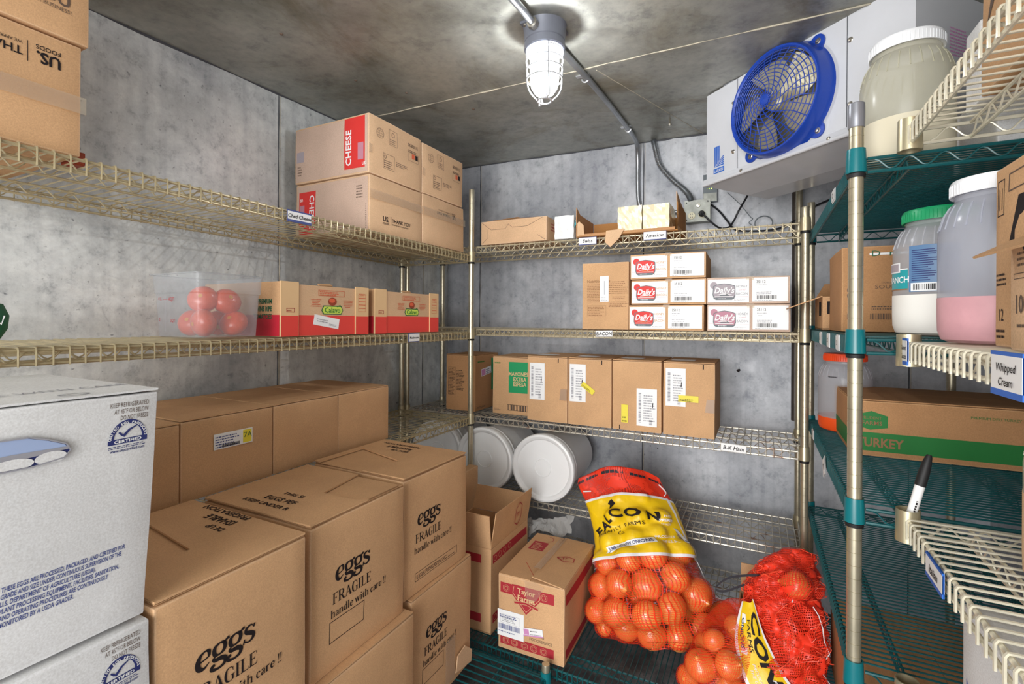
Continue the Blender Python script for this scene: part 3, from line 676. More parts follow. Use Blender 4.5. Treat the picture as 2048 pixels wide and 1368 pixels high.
# --- brown egg cartons: front faces +x
EG = 'brown egg cartons on the low green shelf'
def egg_prints(s=1.0, x=0.058, y=0.192, box=True, small=False, top=0.0, trot=PI):
    def f(mb, F):
        fragile(mb, F, '+x', x, y, s, box)
        if small: small_box_text(mb, F['+x'], 0.045 if F['d'] > 0.29 else 0.2, 0.034, F['d']-0.055, 0.058)
    return f
def add_top(o, F, rows):
    mb = MB(); fr = Frame((0, 0, F['h']+F['k']*0.4+0.0071), (1, 0, 0), (0, 1, 0)); up_text(mb, fr, rows)
    f = [c for c in o.children if c.name.startswith('top_flap')][0]
    q = mb.build('tmp'); me = q.data
    base = f.data; bm = bmesh.new(); bm.from_mesh(base); n = len(bm.faces)
    bm.from_mesh(me); bm.faces.ensure_lookup_table()
    for i in range(n, len(bm.faces)): bm.faces[i].material_index = 1
    base.materials.append(MATS['ink_black']); bm.to_mesh(base); bm.free(); D.objects.remove(q)
XF = -0.828
o, F = carton('egg_carton', 'brown egg carton nearest the white cartons, top of its stack', 'carton', -1.185, -0.805, 0.405, 0.678, 0.654, 0.985, prints=egg_prints(1.0, 0.050, 0.197, False, False), topm=True, notch=('-y', [(-0.14, -0.1355), (-0.129, 0.013), (0.061, -0.012), (0.045, -0.1355)]), group=EG, bulge=0.004)
add_top(o, F, [('DE UP', 0.010, 0.072, 0.020, 0.050, PI), ('ISHABLE', -0.020, 0.104, 0.028, 0.090, PI), ('FRIGERATION', -0.045, 0.132, 0.022, 0.150, PI)])
carton('egg_carton', 'brown egg carton at the bottom of the stack nearest the white cartons', 'carton', -1.185, -0.80, 0.400, 0.675, 0.312, 0.648, prints=egg_prints(), group=EG, bulge=0.004)
o, F = carton('egg_carton', 'brown egg carton in the middle, top of its stack, with an empty printed frame', 'carton', -1.185, XF, 0.705, 1.005, 0.654, 0.982, prints=egg_prints(), topm=True, notch=('+y', [(0.1775, 0.13), (0.1775, 0.02), (0.150, 0.003), (0.049, 0.003), (0.020, 0.149)]), group=EG, bulge=0.005, rz=0.01)
add_top(o, F, [('THIS SI', 0.000, -0.050, 0.019, 0.066, 0), ('EGGS PEF', 0.000, -0.088, 0.026, 0.100, 0), ('KEEP UNDER R', -0.010, -0.118, 0.020, 0.150, 0)])
carton('egg_carton', 'brown egg carton with torn rim at the bottom of the middle stack', 'carton', -1.185, -0.806, 0.695, 1.020, 0.312, 0.648, prints=lambda mb, F: None, group=EG, bulge=0.005, bev=0.004, topm=True, seam_dir='x')
o, F = carton('egg_carton', 'brown egg carton farthest back, top of its stack beside the buckets', 'carton', -1.19, -0.842, 1.030, 1.330, 0.662, 0.985, prints=egg_prints(1.0, 0.046, 0.188, False, True), topm=True, notch=('-y', [(-0.15, -0.149), (-0.150, 0.025), (0.048, -0.028), (0.022, -0.149)]), group=EG, bulge=0.005, rz=-0.02)
add_top(o, F, [('SIDE UP', -0.02, 0.060, 0.018, 0.070, PI), ('RISHABLE', -0.045, 0.090, 0.025, 0.100, PI), ('REFRIGERATION', -0.060, 0.118, 0.018, 0.150, PI)])
o, F = carton('egg_carton', 'brown egg carton with clear tape at the bottom of the farthest stack', 'carton', -1.185, -0.832, 1.045, 1.345, 0.312, 0.655, prints=egg_prints(0.96, 0.052, 0.215), group=EG, bulge=0.005, topm=True, seam_dir='x')
mb = MB(); fr = F['+x']; mb.slab([fr.p(0.15, 0.02, 3), fr.p(0.20, 0.02, 3), fr.p(0.20, 0.15, 3), fr.p(0.15, 0.15, 3)], 0.0003, 'tape_clear'); mb.build('packing_tape', o)
mb = MB(); mb.slab([fr.p(0.20, 0.03, 14), fr.p(0.285, 0.015, 16), fr.p(0.29, 0.05, 16), fr.p(0.25, 0.085, 14), fr.p(0.21, 0.075, 12)], 0.003, 'card_light'); mb.build('torn_patch', o)

# --- white egg cartons
def white_prints(mb, F):
    fr = F['+x']; T = F['h']
    for i, (t, w) in enumerate((('KEEP REFRIGERATED', 0.048), ('AT 45\u00b0F OR BELOW', 0.043), ('DO NOT FREEZE', 0.035))): mb.text(fr, t, 0.339, T-0.0165-0.0092*i, 0.0092, 'ink_grey', 1, al='R', fit=w)
    cx, cy, r = 0.3145, T-0.0625, 0.0235
    mb.line(fr, [(cx+r*0.88*math.cos(PI*i/18), cy+r*1.05*math.sin(PI*i/18)) for i in range(19)], 0.0056, 'navy')
    mb.rect(fr, cx-r-0.001, cy-0.0055, cx+r+0.001, cy+0.0015, 'navy')
    mb.text(fr, 'CERTIFIED', cx, cy-0.004, 0.0058, 'paper', 2, al='C', bold=0.02, fit=0.034)
    word = 'UNITED EGG PRODUCERS'
    for i, ch in enumerate(word):
        if ch == ' ': continue
        a = PI*(1-(i+0.7)/(len(word)+0.4)); mb.text(fr, ch, cx+(r-0.0028)*math.cos(a), cy+(r-0.0028)*1.05*math.sin(a), 0.0050, 'paper', 2, al='C', bold=0.02, rot=a-PI/2)
    mb.line(fr, [(cx-0.012, cy+0.011), (cx-0.008, cy+0.007), (cx-0.006, cy+0.005), (cx+0.001, cy+0.013), (cx+0.013, cy+0.019)], [0.002, 0.003, 0.004, 0.003, 0.001], 'navy', 2)
    mb.micro(fr, cx-r, cy-0.0115, 2*r, 0.0045, 2, 'navy', seed=5)
    mb.text(fr, 'www.uepcertified.com', cx, cy-0.0165, 0.0058, 'navy', 1, al='C', bold=0.015, fit=0.043)
    tx = ('THESE EGGS ARE PROCESSED, PACKAGED, AND CERTIFIED FOR', 'GRADE AND SIZE UNDER CONTINUOUS SUPERVISION OF THE', 'U.S. DEPARTMENT OF AGRICULTURE (USDA).', 'PLANT PROCESSING EQUIPMENT, FACILITIES, SANITATION,', 'AND OPERATING PROCEDURES ARE CONTINUOUSLY', 'MONITORED BY A USDA GRADER.')
    for i, (t, w) in enumerate(zip(tx, (0.128, 0.124, 0.094, 0.122, 0.110, 0.072))): mb.text(fr, t, 0.192, T-0.218-0.0084*i, 0.0086, 'ink_blue', 1, bold=0.02, fit=w)
    ft = F['+z']
    mb.text(ft, 'HANDLE WITH CARE', 0.30, 0.12, 0.030, 'ink_faint', 14, rot=PI/2, sx=0.8); mb.text(ft, 'Grade A Large', 0.350, 0.06, 0.018, 'ink_faint', 14, rot=PI/2); mb.text(ft, 'EGG SAFETY', 0.12, 0.04, 0.030, 'ink_faint', 14, rot=PI/2)
    mb.line(ft, [(0.352+0.01*math.cos(PI*i/8), 0.26+0.016*math.sin(PI*i/8)) for i in range(17)], 0.003, 'ink_faint', 14)
WG = 'white egg cartons stacked at the left'
o, F = carton('egg_carton', 'white egg carton with an open hand hole, topmost of its stack', 'carton', -1.185, -0.806, 0.050, 0.402, 0.9855, 1.310, m='card_white', prints=white_prints, topm=True, seam_dir='x', group=WG, bulge=0.004)
WB = o
# hand hole, rim and the eggs seen in it
fr = F['+x']; mb = MB()
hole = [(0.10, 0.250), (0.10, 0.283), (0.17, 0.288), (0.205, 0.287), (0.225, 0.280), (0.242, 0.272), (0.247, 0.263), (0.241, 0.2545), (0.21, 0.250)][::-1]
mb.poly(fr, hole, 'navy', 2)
mb.line(fr, hole+[hole[0]], 0.0018, 'ink_faint', 6)
mb.poly(fr, [(0.10, 0.266), (0.10, 0.282), (0.17, 0.287), (0.204, 0.286), (0.224, 0.279), (0.241, 0.271), (0.246, 0.265)][::-1], 'tray_blue', 3)
mb.poly(fr, [(0.10, 0.264), (0.19, 0.269), (0.245, 0.268), (0.245, 0.2645), (0.20, 0.2615), (0.10, 0.259)][::-1], 'ink_faint', 4)
for x, y, r in ((0.145, 0.253, 0.022), (0.192, 0.256, 0.020), (0.228, 0.2575, 0.016)):
    mb.poly(fr, [(x+r*math.cos(i*PI/12), max(0.2512, y+0.0075*math.sin(i*PI/12))) for i in range(24)], 'card_white', 5)
tag(mb.build('hand_hole', o), 'hand hole showing the blue tray and white eggs inside')
carton('egg_carton', 'white egg carton under the topmost white one', 'carton', -1.185, -0.798, 0.045, 0.397, 0.648, 0.979, m='card_white', prints=white_prints, group=WG, bulge=0.004)
carton('egg_carton', 'white egg carton at the very bottom of the white stack', 'carton', -1.185, -0.80, 0.055, 0.395, 0.312, 0.642, m='card_white', group=WG, bulge=0.004)

for q in [WB]+list(WB.children):   # the tall carton leans a little out of true
    for v in q.data.vertices: v.co.y += (v.co.z/0.325-0.5)*0.018
# --- plain brown cartons on the left shelf
def row_label(mb, f2, w, h):
    mb.micro(f2, 0.004, 0.004, w*0.66, h-0.008, 5, 'ink_blue', seed=9); mb.rect(f2, w*0.74, 0.003, w-0.003, h-0.003, 'yellow', 1); mb.text(f2, '7A', w*0.87, h*0.42, h*0.5, 'dark_green', 2, al='C'); mb.bars(f2, w*0.2, 0.003, w*0.45, h*0.2, 'ink_black', 2)
RG = 'plain brown cartons in a row on the lower left shelf'
ys = [0.43, 0.677, 0.929, 1.174, 1.422]
nm = ['plain brown carton half hidden behind the white egg carton', 'plain brown carton with a yellow and white sticker', 'plain brown carton third in the row on the lower left shelf', 'plain brown carton at the far end of the row on the lower left shelf']
for i in range(4):
    o, F = carton('cardboard_carton', nm[i], 'carton', -1.60, -1.236-0.003*i, ys[i]+0.002, ys[i+1]-0.002, 0.972, 1.168-0.004*(i == 0), group=RG, bulge=0.003, topm=True, seam_dir='x')
    if i == 1: sticker(o, F, '+x', 0.077, 0.112, 0.183, 0.152, row_label, label='yellow and white date sticker')

# --- US FOODS cartons at the top left
def thank(mb, fr, w, h, x, y, s, rot=0, m='ink_black'):
    co, si = math.cos(rot), math.sin(rot)
    def P(a, b): return x+(a*co-b*si)*s, y+(a*si+b*co)*s
    mb.text(fr, 'US.', *P(0, 0), s, m, 2, bold=0.03, sx=0.9, rot=rot); mb.text(fr, 'FOODS', *P(0, -0.42), s*0.40, m, 2, bold=0.01, sx=0.95, rot=rot)
    a, b = P(1.62, -0.45), P(1.62, 0.85); mb.line(fr, [a, b], 0.04*s, m, 2)
    mb.text(fr, 'THANK YOU', *P(1.85, 0.10), s*0.72, m, 2, bold=0.015, sx=0.95, rot=rot); mb.text(fr, 'WE APPRECIATE YOUR BUSINESS!', *P(1.85, -0.30), s*0.28, m, 2, sx=0.86, rot=rot)
UG = 'stacked brown cartons at the top left'
def us_up(mb, F): thank(mb, F['+x'], 0, 0, 0.279, 0.180, 0.030, PI)
o, F = carton('cardboard_carton', 'brown carton printed upside down on the top left shelf', 'carton', -1.60, -1.222, 0.165, 0.477, 1.744, 1.963, m='card', prints=us_up, group=UG, bulge=0.004)
mb = MB(); fr = F['+x']; mb.slab([fr.p(0.02, 0.085, 3), fr.p(0.318, 0.085, 3), fr.p(0.318, 0.118, 3), fr.p(0.02, 0.118, 3)], 0.0003, 'tape_clear'); mb.build('packing_tape', o)
def us_ok(mb, F):
    mb.text(F['+x'], 'THANK YOU', 0.282, 0.062, 0.030, 'ink_grey', 2, al='R', bold=0.03); mb.text(F['+x'], 'WE APPRECIATE YOUR BUSINESS!', 0.284, 0.050, 0.0110, 'ink_grey', 2, al='R', sx=0.9)
carton('cardboard_carton', 'brown carton on top of the one printed upside down at top left', 'carton', -1.60, -1.218, 0.175, 0.488, 1.968, 2.18, m='card', prints=us_ok, group=UG, bulge=0.004)
carton('small_red_box', 'dark red-brown box edge peeking out behind the top left cartons', 'box', -1.34, -1.28, 0.488, 0.508, 1.742, 1.770, m='tail_brown', bulge=0.001)

# --- cheese cartons
def cheese_icons(mb, fr, w, h):
    x0 = 0.05; 
    mb.line(fr, [(0.055+0.018*math.cos(i*PI/8), 0.155+0.018*math.sin(i*PI/8)) for i in range(17)], 0.0015, 'ink_grey', 2)
    for dy in (-0.008, 0, 0.008): mb.line(fr, [(0.041, 0.155+dy), (0.069, 0.155+dy)], 0.001, 'ink_grey', 2)
    mb.line(fr, [(0.055, 0.14), (0.05, 0.155), (0.055, 0.17)], 0.001, 'ink_grey', 2)
    mb.frame_rect(fr, 0.10, 0.128, 0.145, 0.185, 0.0012, 'ink_grey', 2); mb.line(fr, [(0.1225+0.008*math.cos(i*PI/6), 0.168+0.008*math.sin(i*PI/6)) for i in range(13)], 0.002, 'ink_grey', 2)
    mb.micro(fr, 0.105, 0.133, 0.035, 0.022, 3, 'ink_grey', seed=2)
    mb.frame_rect(fr, 0.07, 0.035, 0.13, 0.09, 0.0012, 'ink_grey', 2); mb.line(fr, [(0.08+0.006*math.cos(i*PI/6), 0.078+0.006*math.sin(i*PI/6)) for i in range(13)], 0.0018, 'ink_grey', 2)
    mb.micro(fr, 0.075, 0.04, 0.05, 0.03, 4, 'ink_grey', seed=3); mb.micro(fr, 0.14, 0.06, 0.07, 0.018, 3, 'ink_grey', seed=6)
    mb.text(fr, 'SK000115', w-0.085, 0.158, 0.019, 'ink_grey', 2, bold=0.01, sx=0.8); mb.micro(fr, w-0.085, 0.138, 0.07, 0.01, 2, 'ink_black', seed=4)
    mb.frame_rect(fr, w-0.085, 0.103, w-0.02, 0.137, 0.001, 'ink_grey', 2); mb.rect(fr, w-0.062, 0.115, w-0.045, 0.134, 'ink_orange', 2); mb.rect(fr, w-0.04, 0.115, w-0.024, 0.134, 'ink_black', 2)
def cheese_side(mb, F, low=False):
    fr = F['-y']; w, h = F['w'], F['h']
    # pale kraft liner of the end panel
    mb.rect(fr, 0.006, 0.006, w-0.006, h-0.006, 'card_pink', 1)
    if not low:
        mb.rect(fr, w-0.115, 0.022, w-0.018, h-0.006, 'label_red', 2); mb.text(fr, 'CHEESE', w-0.082, 0.034, 0.036, 'paper', 3, rot=PI/2, bold=0.02, sx=1.05)
        mb.text(fr, 'US', w-0.03, 0.03, 0.014, 'paper', 3, bold=0.02); mb.rect(fr, w-0.05, 0.05, w-0.024, 0.11, 'faded_rose', 3)
        mb.micro(fr, 0.015, 0.03, 0.025, 0.04, 4, 'ink_grey', 2, seed=8); mb.rect(fr, 0.01, 0.08, 0.05, 0.12, 'faded_grey', 2)
    else:
        mb.rect(fr, 0.018, 0.006, 0.11, h-0.03, 'label_red', 2); mb.text(fr, 'CHEESE', 0.078, h-0.045, 0.036, 'paper', 3, rot=-PI/2, bold=0.02, sx=1.05)
        mb.text(fr, 'US', 0.04, h-0.055, 0.014, 'paper', 3, rot=PI, bold=0.02); mb.rect(fr, 0.022, 0.07, 0.05, 0.12, 'faded_rose', 3)
        mb.micro(fr, w-0.06, h-0.08, 0.035, 0.05, 5, 'ink_grey', 2, seed=8); mb.micro(fr, w-0.018, 0.01, 0.006, 0.09, 12, 'ink_black', 2, seed=3)
def cA(mb, F): cheese_icons(mb, F['+x'], F['d'], F['h']); cheese_side(mb, F)
def cB(mb, F): thank(mb, F['+x'], 0, 0, 0.065, 0.045, 0.026); cheese_side(mb, F, True)
def cC(mb, F): cheese_icons(mb, F['+x'], F['d'], F['h']); mb.rect(F['-y'], .006, .006, F['w']-.006, F['h']-.006, 'card_pink', 1)
def cD(mb, F): thank(mb, F['+x'], 0, 0, 0.235, 0.150, 0.024, PI)
CG = 'cheese cartons on the top left shelf'
for lb, y0, y1, z0, z1, pr, rz, bl in (
    ('cheese carton with a torn taped edge, bottom left of the four', 1.292, 1.584, 1.732, 1.932, cB, 0.0, 0.006), ('cheese carton with a big red panel reading upward, top left of the four', 1.288, 1.582, 1.936, 2.146, cA, 0.0, 0.003),
    ('cheese carton printed upside down, bottom right of the four by the post', 1.592, 1.900, 1.732, 1.932, cD, 0.0, 0.006), ('cheese carton at the top right of the four, partly hidden', 1.590, 1.888, 1.936, 2.140, cC, 0.0, 0.004)):
    o, F = carton('cheese_carton', lb, 'carton', -1.598, -1.224, y0, y1, z0, z1, m='card_light', prints=pr, group=CG, bulge=bl, rz=rz)
    mb = MB(); fr = F['+x']; hh = 0.135 if z0 < 1.8 else 0.09
    mb.slab([fr.p(-0.004, hh-0.02, 3), fr.p(F['d'] if pr in (cB, cD) else 0.012, hh-0.02, 3), fr.p(F['d'] if pr in (cB, cD) else 0.012, hh+0.01, 3), fr.p(-0.004, hh+0.012, 3)], 0.0003, 'tape_clear')
    mb.build('packing_tape', o)
# --- tomato cartons (open trays with high ends)
def calavo(lb, y0, y1, seed):
    z0, x0, x1 = 1.368, -1.565, -1.212; h = 0.158; w, d = x1-x0, y1-y0
    t = thing('tomato_carton', ((x0+x1)/2, (y0+y1)/2, z0), lb, 'carton', 'red and tan tomato cartons on the middle left shelf')
    def panel(nm, mbf):
        mb = MB(); mbf(mb); return mb.build(nm, t)
    th = 0.004; rb = h*0.40
    def front(mb):
        mb.box(w/2-th, w/2, -d/2+0.002, d/2-0.002, 0.001, h-0.004, 'card_light')
        fr = Frame((w/2+0.0003, -d/2, 0), (0, 1, 0), (0, 0, 1)); mb.rect(fr, 0.003, 0.002, d-0.003, rb, 'calavo_red')
        c = d*0.55
        mb.frame_rect(fr, c-0.055, h-0.034, c+0.05, h-0.016, 0.0012, 'ink_orange', 2); mb.micro(fr, c-0.05, h-0.032, 0.095, 0.014, 3, 'ink_orange', 2, seed=3)
        for sx in (-0.085, 0.045): mb.micro(fr, c+sx, h-0.068, 0.042, 0.026, 5, 'ink_orange', 2, seed=int(sx*1000)+7, al='C')
        mb.poly(fr, [(c-0.045+0.012*math.cos(a)*0-(0.0 if 0 else 0)+x, y) for a, x, y in [(0, p[0], p[1]) for p in ()]] or [(c-0.044, rb+0.016), (c-0.036, rb+0.003), (c+0.036, rb+0.003), (c+0.044, rb+0.016), (c+0.036, rb+0.031), (c-0.036, rb+0.031)], 'dark_green', 2)
        mb.poly(fr, [(c-0.041, rb+0.016), (c-0.034, rb+0.006), (c+0.034, rb+0.006), (c+0.041, rb+0.016), (c+0.034, rb+0.028), (c-0.034, rb+0.028)], 'lime', 3)
        mb.text(fr, 'Calavo', c, rb+0.0095, 0.023, 'turkey_green', 4, al='C', bold=0.02, sx=1.0, serif=True)
        mb.line(fr, [(c+0.018, rb+0.028), (c+0.032, rb+0.033)], 0.003, 'turkey_green', 4)
        mb.ell(fr, c, rb+0.044, 0.017, 0.013, 'tail_brown', 2); mb.ell(fr, c-0.002, rb+0.047, 0.012, 0.007, 'ink_orange', 3)
    panel('front_panel', front)
    def side(mb, s):
        y = -d/2 if s < 0 else d/2
        mb.box(-w/2, w/2-0.001, min(y, y-s*th), max(y, y-s*th), 0.001, h+0.001, 'card')
        if s < 0:
            fr = Frame((-w/2, -d/2-0.0003, 0), (1, 0, 0), (0, 0, 1)); mb.rect(fr, 0.002, 0.002, w-0.003, rb, 'deep_red')
            for i, tx in enumerate(('PREMIUM', 'VINE RIPE', 'TOMATOES')): mb.text(fr, tx, w-0.035, h-0.062-0.022*i, 0.019, 'dark_green', 2, al='R', bold=0.03, sx=0.8, serif=True)
    panel('side_panel', lambda mb: side(mb, -1)); panel('side_panel', lambda mb: side(mb, 1))
    def back(mb): mb.box(-w/2, -w/2+th, -d/2+0.004, d/2-0.004, 0.001, h-0.006, 'card')
    panel('back_panel', back)
    panel('bottom_panel', lambda mb: mb.box(-w/2+th, w/2-th, -d/2+th, d/2-th, 0.001, 0.005, 'card'))
    for s in (-1, 1):
        def strip(mb, s=s):
            a = -d/2-0.0015 if s < 0 else d/2-0.058; b = a+0.06
            mb.box(w/2+0.0006, w/2+0.0046, a, b, 0.001, h+0.002, 'card_print')
            fr = Frame((w/2+0.0048, a, 0), (0, 1, 0), (0, 0, 1)); mb.rect(fr, 0.001, 0.001, 0.059, rb-0.002, 'calavo_red')
            if s > 0:
                for i in range(5): mb.frame_rect(fr, 0.012, rb+0.014+0.0115*i, 0.045, rb+0.0255+0.0115*i, 0.001, 'ink_orange')
                mb.micro(fr, 0.014, h-0.030, 0.03, 0.012, 3, 'ink_orange', seed=2, al='C')
            else: mb.frame_rect(fr, 0.018, rb+0.008, 0.045, rb+0.02, 0.0016, 'ink_red'); mb.micro(fr, 0.021, rb+0.011, 0.02, 0.006, 1, 'ink_red')
        panel('corner_panel', strip)
    panel('top_flap', lambda mb: mb.slab([(w/2-0.004, -0.03, h-0.002), (w/2-0.012, 0.03, h+0.0), (w/2-0.02, 0.028, h+0.006), (w/2-0.014, -0.028, h+0.004)], 0.003, 'card'))
    if seed:
        fr = Frame((w/2+0.0006, -d/2, 0), (0, 1, 0), (0, 0, 1)); 
        def dr(mb, f2, ww, hh): mb.micro(f2, 0.012, 0.012, ww*0.5, 0.012, 2, 'ink_faint', seed=3); mb.micro(f2, ww*0.6, 0.006, ww*0.34, 0.008, 2, 'ink_faint', seed=5)
        sticker(t, {'+x': fr}, '+x', 0.115, rb-0.036, 0.215, rb-0.004, dr, rot=-0.16, label='white address sticker stuck on at a tilt')
    return t
calavo('tomato carton with a white address sticker beside the clear tub', 0.929, 1.271, 1)
calavo('tomato carton without a sticker, farther along the middle left shelf', 1.306, 1.682, 0)

# --- clear tub with tomatoes
def tub():
    x0, x1, y0, y1 = -1.40, -1.205, 0.697, 0.868; z0, h = 1.3675, 0.165
    t = thing('clear_food_tub', ((x0+x1)/2, (y0+y1)/2, z0), 'clear square plastic tub of tomatoes on the middle left shelf', 'tub')
    w, d = x1-x0, y1-y0
    def rr(s, z, r=0.02):
        a, b = w/2*s, d/2*s; out = []
        for cx, cy, a0 in ((a-r, b-r, 0), (-a+r, b-r, PI/2), (-a+r, -b+r, PI), (a-r, -b+r, 3*PI/2)):
            for i in range(6): out.append((cx+r*math.cos(a0+PI/2*i/5), cy+r*math.sin(a0+PI/2*i/5), z))
        return out
    mb = MB(); rings = [rr(0.90, 0.004), rr(0.94, 0.006), rr(1.00, h*0.70), rr(1.03, h*0.705), rr(1.05, h-0.002), rr(1.12, h), rr(1.12, h-0.003), rr(1.06, h-0.003)]
    n = 24; vs = [p for r in rings for p in r]; fs = [tuple(range(n-1, -1, -1))]
    for i in range(len(rings)-1):
        for k in range(n): fs.append((i*n+k, i*n+(k+1) % n, (i+1)*n+(k+1) % n, (i+1)*n+k))
    mb.add(vs, fs, 'tub_clear', True)
    fr = Frame((-w/2, -d/2-0.0015, 0), (1, 0, 0), (0, 0, 1))
    mb.text(fr, '4 L', 0.03, 0.098, 0.012, 'ink_red'); mb.text(fr, '4QT', 0.075, 0.096, 0.013, 'ink_red'); mb.text(fr, '2', 0.035, 0.045, 0.012, 'ink_red'); mb.text(fr, '2QT', 0.085, 0.043, 0.011, 'ink_red')
    mb.line(fr, [(0.062, 0.02), (0.062, 0.108)], 0.0006, 'ink_faint'); mb.line(fr, [(0.05, 0.10), (0.072, 0.10)], 0.0008, 'ink_red')
    mb.build('tub_body', t)
    pr = MB(); prof = []
    for i in range(13):
        a = PI*i/12; prof.append((math.sin(a)*(1+0.05*math.sin(a)), -math.cos(a)*0.82-(0.10*math.exp(-((a-PI)/0.35)**2))))
    pr.lathe(prof, 'tomato', 20)
    tm = pr.build('tomato'); sc = MB(); sc.lathe([(0.0, 0.735), (0.09, 0.74), (0.15, 0.75), (0.16, 0.765), (0.10, 0.76)], 'tomato_scar', 8); s2 = sc.build('stem_scar', tm)
    spots = [(-1.335, 0.760, 0.035), (-1.262, 0.745, 0.035), (-1.258, 0.822, 0.034), (-1.290, 0.760, 0.096), (-1.335, 0.828, 0.034), (-1.272, 0.812, 0.092)]
    rg = random.Random(3)
    for i, (x, y, z) in enumerate(spots):
        o = tm if i == 0 else link_copy(tm)
        o.location = (x, y, z0+0.006+z); s = 0.034; o.scale = (s, s, s); o.rotation_euler = (rg.uniform(0.9, 2.2), rg.uniform(-.4, .4), rg.uniform(-0.2, 1.6))
        tag(o, 'red tomato in the clear tub, '+('at the bottom left', 'front of the bottom layer', 'bottom right by the far side', 'left one of the top two', 'hidden at the back of the bottom layer', 'right one of the top two')[i], 'tomato', 'tomatoes in the clear tub')
tub()
# green produce edge at the far left of the same shelf
mb = MB(); mb.lathe([(0.0, -0.030), (0.02, -0.026), (0.032, -0.008), (0.034, 0.01), (0.026, 0.026), (0.0, 0.03)], 'dark_green', 18)
fr = Frame((0.0345, -0.012, -0.006), (0, 1, 0), (0, 0, 1)); mb.line(fr, [(0.004, 0.0), (0.018, 0.014), (0.026, 0.004), (0.03, 0.016)], 0.002, 'paper', 2)
o = mb.build('green_packet'); o.location = (-1.22, 0.338, 1.41); o.scale = (1, 1, 1.3)
tag(o, 'dark green rounded packet at the far left of the middle shelf', 'packet')

# --- back wall, top shelf: swiss and american cheese cartons
def open_box(name, lb, cat, x0, x1, y0, y1, z0, hs, m='card', group=None, th=0.004, flaps=(), inner='card_inside', rz=0, prints=None):
    """hs = heights of (-x, +x, -y, +y) sides, flaps = list of (side, polygon)"""
    t = thing(name, ((x0+x1)/2, (y0+y1)/2, z0), lb, cat, group, rz); w, d = x1-x0, y1-y0
    mb = MB(); mb.box(-w/2, w/2, -d/2, d/2, 0.0005, 0.0045, m)
    if hs[0]: mb.box(-w/2, -w/2+th, -d/2, d/2, 0.003, hs[0], m)
    if hs[1]: mb.box(w/2-th, w/2, -d/2, d/2, 0.003, hs[1], m)
    if hs[2]: mb.box(-w/2+th, w/2-th, -d/2, -d/2+th, 0.003, hs[2], m)
    if hs[3]: mb.box(-w/2+th, w/2-th, d/2-th, d/2, 0.003, hs[3], m)
    if prints: prints(mb, w, d)
    mb.build('box_body', t)
    for poly in flaps:
        f = MB(); f.slab(poly[0], 0.003, poly[1] if len(poly) > 1 else m); f.build('flap', t)
    return t
ZT = 1.7715
# swiss carton lying on its side, bottom panel facing the aisle
def swiss(mb, F):
    fr = F['-y']; w, h = F['w'], F['h']
    mb.line(fr, [(0.004, h-0.004), (0.055, h*0.62), (0.13, h*0.62), (0.145, h-0.02)], 0.0016, 'ink_grey')
    mb.line(fr, [(0.145, h-0.02), (0.165, h*0.66), (0.24, h*0.66), (w-0.02, h-0.004)], 0.0016, 'ink_grey')
    mb.line(fr, [(0.006, 0.004), (0.035, 0.03)], 0.0016, 'ink_grey'); mb.line(fr, [(w-0.006, 0.004), (w-0.045, 0.03)], 0.0018, 'ink_grey'); mb.line(fr, [(0.035, 0.03), (0.035, 0.07)], 0.0008, 'ink_grey')
    mb.micro(F['+x'], 0.05, 0.05, 0.06, 0.04, 3, 'ink_red', seed=4)
o, F = carton('cheese_carton', 'tan carton lying on its side at the left of the back top shelf', 'carton', -1.172, -0.838, 1.972, 2.21, ZT, ZT+0.108, m='card_light', prints=swiss, bulge=0.002)
mb = MB(); w, d, h = F['w'], F['d'], F['h']
mb.slab([(-w/2+0.03, -d/2+0.004, h+0.001), (0.13, -d/2+0.004, h+0.001), (0.07, 0.02, h+0.012), (-0.03, -0.01, h+0.034)], 0.003, 'card_dark'); mb.build('top_flap', o)
def loaf(lb, x0, x1, y0, y1, z0, h, m, film, name='cheese_block', grp=None):
    bm = bmesh.new(); bmesh.ops.create_cube(bm, size=1); bmesh.ops.subdivide_edges(bm, edges=bm.edges[:], cuts=6, use_grid_fill=True)
    w, d = x1-x0, y1-y0; rg = random.Random(int(x0*999))
    for v in bm.verts:
        v.co = Vector((v.co.x*w, v.co.y*d, (v.co.z+0.5)*h)); v.co += noise.noise_vector(v.co*55+Vector((x0*9, 0, 0)))*0.0035
        v.co.z = max(0.0005, v.co.z)
    mb = MB(); bm.verts.index_update(); mb.add([tuple(v.co) for v in bm.verts], [[v.index for v in f.verts] for f in bm.faces], m, False); bm.free()
    o = mb.build(name); o.location = ((x0+x1)/2, (y0+y1)/2, z0); tag(o, lb, 'cheese', grp); return o
mat('cheese_white', (236, 238, 238), 0.25, var=0.06, vscale=30, bump=0.8, bscale=90, coat=0.5); mat('cheese_cream', (228, 216, 180), 0.22, var=0.10, vscale=30, bump=0.8, bscale=90, coat=0.6)
loaf('white wrapped cheese block standing between the two back top shelf cartons', -0.800, -0.712, 1.972, 2.10, ZT, 0.100, 'cheese_white', 0)
mb = MB(); mb.slab([(-0.7085, 1.969, 1.815), (-0.700, 1.971, 1.83), (-0.7075, 1.972, 1.852)], 0.001, 'teal'); o = mb.build('teal_wrapper_scrap'); o['label'] = 'small teal wrapper corner beside the white cheese block'; o['category'] = 'wrapper'
W0, W1 = -0.697, -0.285
ww = (W1-W0)/2
